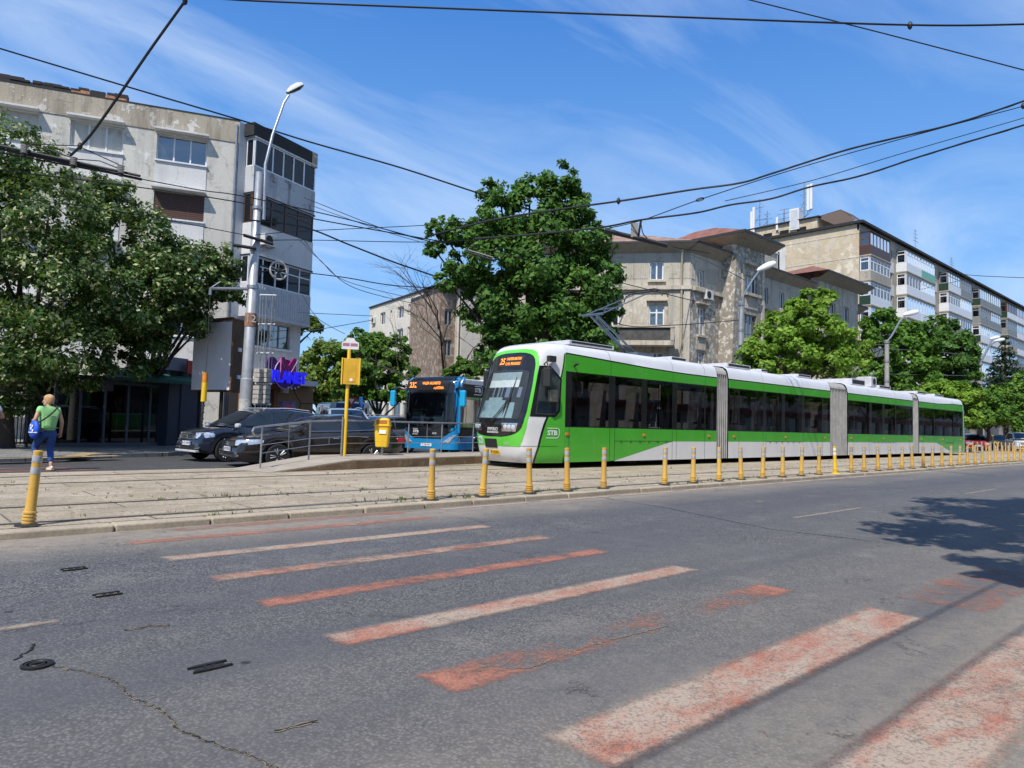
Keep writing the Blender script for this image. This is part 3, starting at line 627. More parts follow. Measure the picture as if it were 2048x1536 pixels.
for i, (xa, xb, xn) in enumerate(JOINTS):
    xs = lin(xa, xb, 24)
    secn = bpy.data.objects.new('body_section', None); COL.objects.link(secn); secn.parent = tram
    body = MB()
    for sg in (1, -1):
        body.cut()
        if i == 0:
            wd = lambda x: interp([(3.7, .14), (6.65, .72), (9.3, .72)], x)      # white wedge grows from the skirt
            strip(body, xs, lambda x: max(wd(x), .14) if x > 3.7 else .14, K(ZW0), sg)
        elif i == 3:
            wd = lambda x: interp([(29.7, .72), (32.6, .72), (35.4, .14)], x); strip(body, xs, lambda x: wd(x) if x < 35.4 else .14, K(ZW0), sg)
        else: strip(body, xs, K(.72), K(ZW0), sg)
        body.cut(); strip(body, xs, K(ZW1), lambda x: zline(x) if i < 3 else interp([(29.7, 2.93), (33, 2.93), (35.5, 3.02), (37.6, 3.02)], x), sg)
    body.build_each('side_panel', M_TGRN, secn, fix=False); body = secn
    wm = MB()
    for sg in (1, -1):
        wm.cut()
        if i == 0: xw = [x for x in lin(3.7, 9.3, 24)]; strip(wm, xw, K(.14), lambda x: wd(x)+.001, sg, 1.2)
        elif i == 3: xw = lin(29.72, 35.4, 24); strip(wm, xw, K(.14), wd, sg)
        else: strip(wm, xs, K(.14), K(.72), sg)
    wm.build_each('skirt', M_TWHT, body, fix=False)
    # roof: side cove and crown
    rf = MB()
    for sg in (1, -1):
        rows = []
        for x in xs:
            zb = zline(x) if i < 3 else interp([(29.7, 2.93), (33, 2.93), (35.5, 3.02), (37.6, 3.02)], x)
            pr = [(1.201, zb+.025)]+[(1.2*float(np.interp(z, TZ, TW)), z) for z in (3.05, 3.17, 3.25, 3.31, 3.36, 3.40)] + [(.6, 3.44), (0, 3.46)]
            rows.append([(x, -sg*a, max(z, zb+.025)) for a, z in pr])
        rf.grid(rows)
    rf.build('roof', M_TROOF, body, smooth=True, fix=False)
    ln = MB()
    for sg in (1, -1): ln.cut(); strip(ln, xs, lambda x: (zline(x) if i < 3 else interp([(29.7, 2.93), (33, 2.93), (35.5, 3.02), (37.6, 3.02)], x)), lambda x: (zline(x) if i < 3 else interp([(29.7, 2.93), (33, 2.93), (35.5, 3.02), (37.6, 3.02)], x))+.035, sg, 1.202)
    ln.build_each('roof_line', M_BLK, body, fix=False)
    # black window band: pillars left between the panes
    band = MB(); edges = [xa]+[e for w_ in winspec[i] for e in w_[:2]]+[xb]
    for sg in (1, -1):
        band.cut()
        for k in range(0, len(edges), 2): strip(band, [edges[k], edges[k+1]], K(ZW0), K(ZW1), sg, 1.199)
        for a, b, _ in winspec[i]:
            strip(band, [a, b], K(ZW0), K(ZW0+.03), sg, 1.199); strip(band, [a, b], K(ZW1-.03), K(ZW1), sg, 1.199)
    band.build_each('window_band', M_BLK, body, fix=False)
    for sg in (1, -1):
        for a, b, _ in winspec[i]:
            p = MB(); strip(p, [a-.005, b+.005], K(ZW0+.025), K(ZW1-.025), sg, 1.194); p.build('window', M_TGL, body, fix=False)
    # panel joints, side markers
    sm = MB(); jx = {0: (1.75, 3.5, 3.72, 6.65, 6.88, 8.55), 1: (10.8, 12.58, 12.8, 15.9, 17.72), 2: (21.05, 22.85, 23.14, 26.28, 28.24), 3: (30.42, 32.25, 34.15, 35.75)}[i]
    for sg in (1, -1):
        sm.cut()
        for x in jx: strip(sm, [x-.007, x+.007], K(.14), K(ZW0), sg, 1.2035)
        for x in jx[1::2]: strip(sm, [x-.006, x+.006], K(ZW1), lambda x: zline(x), sg, 1.2035)
        strip(sm, [jx[2], jx[3]], K(.725), K(.737), sg, 1.204)
        for k in range(6): xx = jx[2]+(jx[3]-jx[2])*(k+.7)/6.4; sm.box((xx, -sg*1.205, .70), (.05, .012, .03))
    for x in jx[1::2]:
        sm.cut(); rows = [[(x+d, -1.2*float(np.interp(z, TZ, TW))-.004, z+.003) for z in (3.0, 3.1, 3.17, 3.25, 3.31, 3.36, 3.40)] for d in (-.006, .006)]; sm.grid(rows)
    sm.build_each('panel_seam', M_SEAM, body, fix=False)
    am = MB()
    for sg in (1, -1):
        for x in ((1.66, 5.15, 8.8) if i == 0 else (xa+.4, (xa+xb)/2+.1, xb-.5)): am.cut(); am.box((x, -sg*1.21, .92), (.11, .03, .075))
    am.build_each('side_marker', M_AMB, body)
    # floor, bulkhead glimpses, slanted light grey draught screens, seats
    inn = MB(); inn.bbox((xa, -1.17, .95), (xb, 1.17, .99)); inn.bbox((xa, -1.15, 2.75), (xb, 1.15, 2.79)); inn.bbox((xa, -1.1, .3), (xb, 1.1, .6)); inn.build('floor', M_DGREY, body)
    scr, sea, ral = MB(), MB(), MB()
    for a, b, _ in winspec[i]:
        if b-a > 1.2:
            for sg in (1, -1): scr.cut(); scr.prism_y([(b-.30, .99), (b-.02, .99), (b-.02, 2.2), (b-.10, 2.2)], -sg*1.12, -sg*1.09)
            for yy in (-.85, .85): sea.cut(); sea.box(((a+b)/2-.2, yy, 1.38), (.44, .42, .07)); sea.box(((a+b)/2+.02, yy, 1.68), (.06, .42, .6), ry=.14)
            ral.cut(); ral.tube([((a+b)/2, -.5, .99), ((a+b)/2, -.5, 2.75)], .017, 6)
    scr.build_each('draught_screen', M_LGREY, body); sea.build_each('seat', plain('seat_blue', (.03, .05, .12), .8), body, bevel=.02); ral.build_each('grab_rail', plain('grab_rail', (.6, .45, .05), .4), body)
    bg_ = MB(); cx = [(xa+xb)/2] if i in (1, 2) else [xa+ (4.4 if i == 0 else 3.8)]
    for c in cx:
        bg_.bbox((c-1.5, -.95, .08), (c+1.5, .95, .30))
        for dx in (-.9, .9):
            for sg in (-1, 1): bg_.lathe([(.10, -.06), (.32, -.06), (.34, -.03), (.34, .05), (.28, .06), (.1, .06)], (c+dx, sg*.78, .29-.03), 20, axis='Y')
    bg_.bbox((xa+.2, -1.0, .20), (xb-.2, 1.0, .5)); bg_.build('bogie', M_UNDER, body)
    if xn:
        rows = []; nf = 12 if xn-xb < 1.2 else 24
        for k in range(nf+1):
            x = xb+(xn-xb)*k/nf; o = -.005 if k % 2 else -.11
            pr = [(1.2+o, .14), (1.2+o, 1.2), (1.2+o, 2.5), (1.19+o, 2.9), (1.13+o, 3.2), (1.0+o, 3.34), (.6, 3.43+o*.6), (0, 3.45+o*.6)]
            rows.append([(x, -a, z) for a, z in pr]+[(x, a, z) for a, z in pr[::-1][1:]])
        mb = MB(); mb.grid(rows, 0); bl = mb.build('bellows', M_BEL, tram, fix=False)
        mb = MB()
        for k in range(0, nf+1, 2):
            x = xb+(xn-xb)*(k)/nf
            for sg in (1, -1): mb.cut(); mb.bbox((x-.016, -sg*1.165, .14), (x+.016, -sg*1.08, 3.1))  # dark strips put shade into the bellows valleys
        mb.build_each('valley_shade', M_BELD, bl); MB().bbox((xb, -1.0, .9), (xn, 1.0, .94)).build('gangway_floor', M_DGREY, bl)
# rear end
re = MB(); rows = []
for u in lin(0, 1, 8):
    a = u*math.pi/2; x = 37.6+.75*math.sin(a); wsc = 1-.16*(1-math.cos(a))
    pr = [(1.2, .14), (1.2, 1.1), (1.2, 2.64), (1.19, 3.0), (1.1, 3.24), (.9, 3.37), (.5, 3.44), (0, 3.46)]
    rows.append([(x-(.25*max(0, z-1.2)/2*math.sin(a)), -q*wsc, z) for q, z in pr]+[(x-(.25*max(0, z-1.2)/2*math.sin(a)), q*wsc, z) for q, z in pr[::-1][1:]])
re.grid(rows); re.poly(rows[-1][::-1]); re.build('rear_end', M_TGRN, tram, smooth=True, fix=False)
# roof equipment
rq = [(3.0, 2.0, .10, .9), (8.0, .9, .12, .5), (11.5, 1.7, .13, .8), (13.6, .5, .10, .7), (16.9, 1.2, .10, .8), (22.6, 1.6, .26, .8), (26, 1.6, .13, .8), (31.5, 1.5, .12, .8), (34.5, 1.6, .10, .8)]
for x, L, h, w_ in rq:
    u = MB().bbox((x-L/2, -w_, 3.44), (x+L/2, w_, 3.47+h)).build('roof_unit', M_LGREY, tram, bevel=.02)
    v = MB()
    v.bbox((x-L*.45, -w_-.003, 3.49), (x+L*.45, -w_+.02, 3.475+h*.8))
    for k in range(5): v.bbox((x-L*.42+k*L*.18, -w_-.006, 3.50), (x-L*.42+k*L*.18+.08, -w_+.02, 3.46+h*.8))
    v.build('vent', M_MBLK, u)
u = MB().bbox((23.9, -.9, 3.44), (24.6, .1, 3.95)).build('roof_unit', M_LGREY, tram, bevel=.03)
MB().lathe([(.15, -.02), (.15, .02), (.02, .02)], (24.25, -.91, 3.72), 18, axis='Y').build('fan', M_MBLK, u)
tq = MB(); tq.tube([(1.9, -1.2, 2.80), (1.9, -1.3, 2.85)], .03, 8); tq.lathe([(.03, 0), (.055, .02), (.03, .06)], (1.9, -1.31, 2.83), 10); tq.build('side_camera', M_MBLK, tram)
# pantograph
M_PAN = plain('pantograph_steel', (.16, .20, .25), .4, .6)
pg = MB(); P0 = Vector((5.95, 0, 3.6)); P1 = Vector((4.03, 0, 4.62)); P2 = Vector((6.55, 0, 5.72))
for dy in (-.16, .16): pg.tube([P0+Vector((0, dy, 0)), P1+Vector((0, dy*.8, 0))], .036, 8)
pg.bbox((5.6, -.55, 3.47), (6.5, .55, 3.56)); pg = pg.build('pantograph', M_PAN, tram)
up_ = MB()
for dy in (-.42, .42): up_.tube([P1+Vector((0, dy*.9, 0)), P2+Vector((0, dy*.75, -.06))], .02, 6)
up_.tube([P1+Vector((0, -.42, 0)), P1+Vector((0, .42, 0))], .04, 8); up_.tube([P1+Vector((.6, -.41, .26)), P1+Vector((.6, .41, .26))], .02, 6); up_.tube([P0+Vector((-.25, 0, .05)), P1+Vector((.15, 0, -.05))], .018, 6)
up_.tube([P1+Vector((0, -.42, 0)), P1+Vector((1.2, .39, .53))], .012, 6); up_.build('upper_arm', M_PAN, pg)
hd = MB()
for dx in (-.16, .16):
    hd.tube([P2+Vector((dx, -.92, -.26)), P2+Vector((dx, -.82, -.06)), P2+Vector((dx, -.6, .0)), P2+Vector((dx, .6, .0)), P2+Vector((dx, .82, -.06)), P2+Vector((dx, .92, -.26))], .022, 6)
for dy in (-.35, .35): hd.tube([P2+Vector((-.16, dy, 0)), P2+Vector((.16, dy, 0))], .018, 6)
hd.build('contact_head', M_MBLK, pg)
# ================================================================ STREET FURNITURE
def yellow_mat():
    t = NT('bollard_yellow'); r = t.n('ObjectInfo').outputs['Random']; n = t.noise(9, 6, .7); st = t.noise(5, 6, .7, vec=t.mapped(t.co(), (1, 1, .25)))
    c = t.mix(r, (.56, .315, .055), (.66, .40, .075)); c = t.mix(t.ramp(st, [(.48, 0.), (.7, .6)]), c, (.50, .36, .17)); c = t.mix(t.ramp(n, [(.56, 0.), (.68, .7)]), c, (.24, .17, .09))
    return t.done(t.pbr(c, .6, 0, t.bump(n, .2, .004)))
M_YEL = yellow_mat(); M_YELB = plain('bright_yellow', (.85, .52, .02), .42, 0, .06, 3, .2, dirt=((.45, .30, .06), .3))
M_REFL = plain('reflective_grey', (.42, .43, .44), .4, .2, .2, 14, dirt=((.2, .18, .15), .4)); M_REFW = plain('reflective_white', (.75, .75, .72), .4)
M_GALV = plain('galvanised_steel', (.40, .41, .43), .42, .75, .15, 7, dirt=((.2, .19, .18), .3)); M_WHP = plain('white_powder', (.72, .73, .74), .4, 0, .06, 3, .2, dirt=((.4, .38, .35), .3))
ORD = 'first second third fourth fifth sixth seventh eighth ninth tenth eleventh twelfth thirteenth fourteenth fifteenth sixteenth seventeenth eighteenth nineteenth twentieth'.split()
ORD += ['twenty-'+o for o in ORD[:9]]+['thirtieth']+['thirty-'+o for o in ORD[:9]]
def make_bollard(name='bollard', yel=M_YEL, band=M_REFL, base=M_RUB):
    t = thing(name, 'yellow bollard', 'bollard', (0, 0, 0))
    pr = [(.062, .02)]
    for k in range(4): z = .03+k*.034; pr += [(.066, z), (.066, z+.016), (.055, z+.022), (.055, z+.032)]
    pr += [(.050, .19), (.047, .45), (.045, .74), (.047, .75), (.047, .775), (.03, .782)]
    MB().lathe(pr, n=18).build('post', yel, t, smooth=True)
    MB().lathe([(.125, 0), (.12, .014), (.085, .024), (.06, .026)], n=20).build('base', base, t, smooth=True)
    for z in (.535, .655): MB().lathe([(.0475, z), (.0482, z+.003), (.0478, z+.07), (.047, z+.073)], n=18).build('reflective_band', band, t, smooth=True)
    return t
bp = [(57, 1062), (865, 1003), (968, 995), (1062, 990), (1137, 986), (1210, 980), (1332, 971), (1389, 968), (1441, 964), (1485, 961), (1528, 959), (1568, 957), (1605, 955), (1640, 953), (1673, 952), (1705, 948), (1731, 946), (1759, 944), (1783, 942), (1806, 941), (1827, 939), (1849, 938), (1867, 936), (1886, 935), (1904, 934), (1921, 933), (1937, 932), (1953, 931), (1967, 930), (1981, 929), (1994, 928), (2007, 927), (2020, 927), (2031, 926), (2043, 926)]
bol = None; newb = None
for i, (px, py) in enumerate(bp):
    g = gy(px, py, 8.72+.0*i); 
    if i == 0: g = gy(px, py, 8.78)
    if i == 14: b = make_bollard('bollard', M_YELB, M_REFW, M_YELB)
    elif bol is None: b = bol = make_bollard()
    else: b = clone(bol)
    b.location = (g.x, 8.76 if i else 8.82, ZB-.004); r2 = random.Random(i)
    b.rotation_euler = (r2.gauss(0, .026), (.105-.012 if i == 0 else .035 if i == 1 else .02)+r2.gauss(0, .02)-(0 if i < 2 else .012), r2.random()*6)
    if i == 0: b.rotation_euler = (.0, .062, 0)
    b['group'] = 'yellow bollards along the near kerb of the tram tracks'
    b['label'] = ('leaning yellow bollard standing alone beside the crosswalk, apart from the rest of its row' if i == 0 else
                  'brightest yellow bollard with white bands and yellow foot, in the kerbside row before the tram' if i == 14 else
                  'weathered yellow bollard, %s from the crosswalk in the kerbside row' % ORD[i])
fx = [350, 437, 527, 610, 692, 780, 848, 915, 990, 1067, 1140, 1205, 1262, 1335, 1402]
for i, q in enumerate(fx):
    px = 1900+q/9.6; g = gd(px, 905, 55); b = clone(bol); b.location = (g.x, g.y, ZB-.03); b.rotation_euler = (0, random.gauss(0, .02), 0)
    b['group'] = 'yellow bollards on the far side of the tram tracks'
    b['label'] = 'small yellow bollard beyond the tracks before the parked cars, %s counted from the tram' % ORD[i]
# railing on the stop
RB = [gz(520, 935, .13), gz(617, 918, .27), gz(687, 911, ZP), gz(815, 908, ZP), gz(882, 906.5, ZP), gz(945, 905, ZP), gz(1015, 903, ZP)]
rl = thing('railing', 'grey tubular steel railing along the far edge of the tram stop ramp', 'railing', RB[0])
def R_(p): return Vector(p)-RB[0]
pm_ = MB()
for p in RB: pm_.cut(); pm_.tube([R_(p)-Vector((0, 0, .05)), R_(p)+Vector((.012, 0, .90))], .022, 10)
pm_.build_each('post', M_GALV, rl, smooth=True)
top = [R_(p)+Vector((.012, 0, .92)) for p in RB]; d0 = (top[1]-top[0]).normalized()
st_ = [top[0]+Vector((-.12, -.1, -.22)), top[0]+Vector((-.26, -.2, -.20)), top[0]+Vector((-.33, -.24, -.10)), top[0]+Vector((-.27, -.19, -.03))]
MB().tube(st_+top, .025, 10).build('handrail', M_GALV, rl, smooth=True)
mm = MB()
for h in (.50, .32):
    mm.cut(); mm.tube([R_(p)+Vector((0, 0, h)) for p in RB[(0 if h < .4 else 0):]], .011, 6)
mm.build_each('mid_rail', M_GALV, rl, smooth=True)
mm = MB()
for a, b in zip(RB[:-1], RB[1:]):
    q = R_(a.lerp(b, .55)); mm.cut(); mm.tube([q+Vector((0, 0, .32)), q+Vector((0, 0, .91 if random.random() < .4 else .5))], .010, 6)
mm.build_each('spacer', M_GALV, rl)
# stop sign post
sp_ = gz(688, 912, ZP)
sg_ = thing('stop_sign', 'yellow stop post with a yellow timetable box and small white plate on top', 'stop sign', sp_)
sg_.rotation_euler = (0, .012, 0)
MB().tube([(0, 0, 0), (0, 0, 2.78)], .047, 12).build('pole', M_YELB, sg_, smooth=True)
tb = MB(); tb.M = Matrix.Translation((.02, -.10, 2.2)) @ Matrix.Rotation(-.62, 4, 'Z')
tb.box((0, 0, 0), (.44, .09, .68)); tb = tb.build('timetable_box', plain('ochre_panel', (.62, .36, .025), .45, dirt=((.35, .2, .05), .4)), sg_, bevel=.008)
q = MB(); q.M = Matrix.Translation((.02, -.10, 2.2)) @ Matrix.Rotation(-.62, 4, 'Z')
for sx in (-1, 1): q.cut(); q.box((sx*.225, -.03, 0), (.03, .10, .70))
q.build_each('edge_strip', M_YELB, tb)
q = MB(); q.M = Matrix.Translation((.02, -.10, 2.2)) @ Matrix.Rotation(-.62, 4, 'Z'); q.box((.02, -.048, -.04), (.24, .012, .46)); q.build('timetable_panel', plain('ochre_panel2', (.58, .33, .02), .5), tb)
q = MB(); q.M = Matrix.Translation((.02, -.10, 2.2)) @ Matrix.Rotation(-.62, 4, 'Z') @ Matrix.Translation((.02, -.056, -.22)) @ Matrix.Rotation(math.pi/2, 4, 'X'); q.lathe([(.04, 0), (.04, .004), (.001, .004)], n=16); q.build('round_sticker', M_WTXT, tb)
q = MB(); q.M = Matrix.Translation((.02, 0, 2.92)) @ Matrix.Rotation(-.62, 4, 'Z')
q.prism_y([(-.22, -.13), (.22, -.13), (.22, .05), (.13, .09), (.09, .17), (-.09, .17), (-.13, .09), (-.22, .05)], -.012, .012); hp = q.build('top_plate', plain('plate_white', (.66, .64, .66), .5), sg_)
q = MB(); q.M = Matrix.Translation((.02, 0, 2.92)) @ Matrix.Rotation(-.62, 4, 'Z'); q.box((-.105, -.014, -.01), (.17, .006, .075)); q.build('plate_block', plain('plate_maroon', (.33, .13, .19), .5, var=.5, scale=40), hp); q = MB(); q.M = Matrix.Translation((.02, 0, 2.92)) @ Matrix.Rotation(-.62, 4, 'Z'); q.box((.10, -.014, -.01), (.18, .006, .075)); q.build('plate_block', plain('plate_maroon', (.33, .13, .19)), hp)
MB().tube([(-.10, -.02, -.02), (-.10, -.02, 1.02)], .022, 8).build('grey_upright', M_GALV, sg_)
# litter bin
lb = RB[2].lerp(RB[3], .53)-Vector((.10, .30, 0)); bn = thing('litter_bin', 'yellow plastic litter bin with a hooded top on a grey post at the railing', 'litter bin', lb, math.radians(-42))
def rr(w, d, z, r=.3, n=5):
    pts = []
    for cx, cy, a0 in ((1, 1, 0), (-1, 1, 90), (-1, -1, 180), (1, -1, 270)):
        for k in range(n):
            a = math.radians(a0+90*k/(n-1)); pts.append((cx*(w-w*r)+w*r*math.cos(a), cy*(d-d*r)+d*r*math.sin(a), z))
    return pts
mb = MB(); mb.grid([rr(.13, .12, .22), rr(.165, .15, .24), rr(.175, .16, .36), rr(.205, .19, .80)], closed=True); mb.poly(rr(.13, .12, .22)[::-1]); by = mb.build('bin_body', M_YELB, bn, smooth=True)
mb = MB(); mb.grid([rr(.20, .185, .795), rr(.232, .215, .80), rr(.232, .215, .825), rr(.21, .195, .83), rr(.205, .19, .90), rr(.185, .17, .97), rr(.13, .12, 1.01), rr(.01, .01, 1.02)], closed=True); hd_ = mb.build('hood', M_YELB, bn, smooth=True)
mb = MB(); mb.grid([[(.15*math.cos(a)*1.0, -.190-.004+.02*(z-.85)*4, z) for a in (math.pi, math.pi*.75, math.pi/2, math.pi*.25, 0)] for z in (.85, .96)]); mb.build('opening', plain('opening_orange', (.40, .13, .01), .7), hd_)
mb = MB(); mb.box((.03, -.192, .64), (.19, .008, .10), rx=-.06); mb.build('sticker', M_WTXT, by)
mb = MB(); mb.grid([rr(.178, .163, .375), rr(.182, .167, .38), rr(.180, .165, .395)], closed=True); mb.build('moulded_band', M_YELB, by)
MB().tube([(0, .02, -.02), (0, .02, .24)], .035, 10).build('post', M_GALV, bn)
# ---- big tram pole with lamp, wheel and tension weights
PY = 22.6
pb_ = gy(488, 845, PY); pz = pb_.z
def L_(px, py, dy=0): g = gy(px, py, PY+dy); return Vector((g.x-pb_.x, g.y-PY, g.z-.07))
pole = thing('tram_pole', 'tall grey steel tram pole with a street lamp, spoked wheel and painted white foot', 'pole', (pb_.x, PY, .07))
tp_ = L_(519, 345)
zs = [0, 2.4, 2.42, 5.0, 5.02, 7.2, 7.22, tp_.z]; rs = [.205, .195, .178, .165, .15, .14, .125, .115]
MB().tube([(tp_.x*z/tp_.z, 0, z) for z in zs], rs, 18).build('mast', plain('mast_grey', (.42, .43, .45), .45, .35, .14, 5, dirt=((.22, .2, .18), .45)), pole, smooth=True)
MB().tube([(tp_.x*z/tp_.z, 0, z) for z in (0, 1.75)], [.208, .20], 18).build('painted_foot', plaster('foot_white', (.62, .61, .58), (.35, .34, .33), (.25, .24, .22), 4, .58, .4), pole, smooth=True)
def band(z0, z1, r, mat, name): return MB().tube([(tp_.x*z/tp_.z, 0, z) for z in (z0, z1)], r, 18).build(name, mat, pole, smooth=True)
nbz = L_(508, 640).z; nb_ = band(nbz-.24, nbz+.2, .182, plain('rust_band', (.30, .16, .10), .8, var=.35), 'number_band')
vd = Vector((pb_.x, PY, 0)).normalized(); rtv = Vector((vd.y, -vd.x, 0))
text_mesh('12', .34, 'pole_number', plain('number_grey', (.45, .40, .38), .7), nb_, frame(Vector((tp_.x*nbz/tp_.z, 0, nbz))-vd*.185, rtv, (0, 0, 1)))
for py in (415, 500, 575, 735): z = L_(510, py).z; band(z-.05, z+.05, .175 if py > 500 else .155, M_GALV, 'clamp_ring')
la = MB(); la.tube([L_(521, 440)+Vector((.06, -.1, 0)), L_(528, 330)+Vector((.02, -.06, 0)), L_(545, 270), L_(568, 205), L_(578, 190)], [.055, .05, .045, .04, .038], 10); la.build('lamp_arm', M_GALV, pole, smooth=True)
lc = L_(590, 178); mb = MB(); ax = (L_(606, 172)-L_(574, 188)).normalized(); M0 = frame(lc, ax, Vector((0, 1, 0)))
mb.M = M0; mb.grid([[(x, w*math.cos(a), h*math.sin(a)) for a in lin(0, math.pi, 10)] for x, w, h in ((-.36, .05, .05), (-.30, .11, .09), (-.1, .155, .15), (.15, .165, .16), (.32, .13, .11), (.38, .03, .03))]); lh = mb.build('lamp_head', M_WHP, pole, smooth=True)
mb = MB(); mb.M = M0; mb.grid([[(x, w*math.cos(a), -h*math.sin(a)) for a in lin(0, math.pi, 8)] for x, w, h in ((-.36, .05, .03), (-.28, .11, .06), (-.1, .15, .09), (.15, .16, .10), (.32, .125, .06), (.38, .03, .02))]); mb.build('lamp_bowl', plain('lamp_bowl', (.05, .045, .035), .2), lh, smooth=True)
M_BEAM = plain('dark_beam', (.03, .03, .032), .6)
for a, b in (((487, 470), (546, 488)), ((466, 490), (512, 497))):
    mb = MB(); mb.tube([L_(*a, -.2), L_(*b, -.2)], .055, 4); mb.build('crossbeam', M_BEAM, pole)
mb = MB(); mb.tube([L_(420, 577), L_(500, 578)], .05, 8); mb.tube([L_(424, 574), L_(441, 563)], .02, 6); mb.tube([L_(421, 576), L_(420, 590)], .045, 8); mb.build('bracket_arm', M_GALV, pole)
mb = MB(); mb.tube([L_(503, 518), L_(518, 519), L_(519, 552), L_(505, 553)], .03, 6); mb.tube([L_(519, 530), L_(557, 541)], .03, 6); mb.tube([L_(519, 545), L_(535, 541)], .025, 6); mb.build('wheel_bracket', M_BEAM, pole)
wc = L_(557, 541); mb = MB(); mb.M = frame(wc, rtv*.9+vd*.45, (0, 0, 1)); R = .30
mb.tube([(R*cos(a), R*sin(a), 0) for a in lin(0, 2*math.pi, 28)], .032, 8, caps=False)
wl = mb.build('pulley_wheel', plain('wheel_cream', (.50, .48, .44), .6), pole, smooth=True)
mb = MB(); mb.M = frame(wc, rtv*.9+vd*.45, (0, 0, 1)); 
for k in range(5): a = .3+k*2*math.pi/5; mb.tube([(.05*cos(a), .05*sin(a), 0), (R*cos(a), R*sin(a), 0)], .016, 6)
mb.build('spoke', plain('wheel_cream', (.5, .48, .44)), wl); mb = MB(); mb.M = frame(wc, rtv*.9+vd*.45, (0, 0, 1)); mb.lathe([(.085, -.06), (.085, .06), (.05, .08), (.01, .08)], n=14); mb.build('hub', M_BEAM, wl, smooth=True)
tw = thing('tension_weights', 'stack of concrete tension weights hanging in a rod frame beside the tram pole', 'weights', (pb_.x, PY, .07), 0)
mb = MB(); 
for py in (590, 648, 706, 767, 808): 
    mb.cut(); a, b = L_(520-(py-590)*.055, py, -.25), L_(552-(py-590)*.05, py+1, -.25); mb.tube([a, b], .035, 6)
mb.build_each('rod_clamp', M_WHP, tw)
mb = MB()
for k in range(6):
    a = L_(521+k*6, 590, -.25+(.08 if k % 2 else -.05)); b = L_(510+k*5.6, 822, -.25+(.08 if k % 2 else -.05)); mb.tube([a, b], .014, 6)
mb.build('guide_rod', plain('rod_steel', (.33, .33, .33), .5, .6), tw)
mb = MB(); M_CONC = plaster('weight_concrete', (.50, .46, .40), (.38, .35, .30), (.2, .18, .15), 2, .6, .3)
for r in range(7):
    for c in range(2):
        py = 742+r*9.2+(6 if r > 2 else 0); p = L_(518+c*14-r*.55, py, -.25); mb.cut(); mb.box(p, (.23, .23, .135), rz=random.uniform(-.08, .08)+.5)
mb.build_each('weight', M_CONC, tw, bevel=.015)
ob = thing('rope_weight', 'orange and yellow tube hanging on a thin rope from the pole bracket', 'rope weight', (pb_.x, PY, .07))
MB().tube([L_(420, 590), L_(415, 700), L_(411, 745)], .012, 5).build('rope', M_BEAM, ob)
a, b = L_(411, 745), L_(407, 803)
MB().tube([a, a.lerp(b, .35)], .085, 12).build('orange_sleeve', plain('sleeve_orange', (.70, .25, .02), .5), ob, smooth=True)
MB().tube([a.lerp(b, .351), b], .085, 12).build('yellow_sleeve', M_YELB, ob, smooth=True)
mb = MB(); c_ = L_(402, 862); mb.tube([b, c_], .03, 8); 
for k in range(9): q = b.lerp(c_, k/9); mb.tube([q, q-Vector((0, 0, .06))], .05 if k % 2 else .035, 8)
mb.build('chain', M_BEAM, ob)
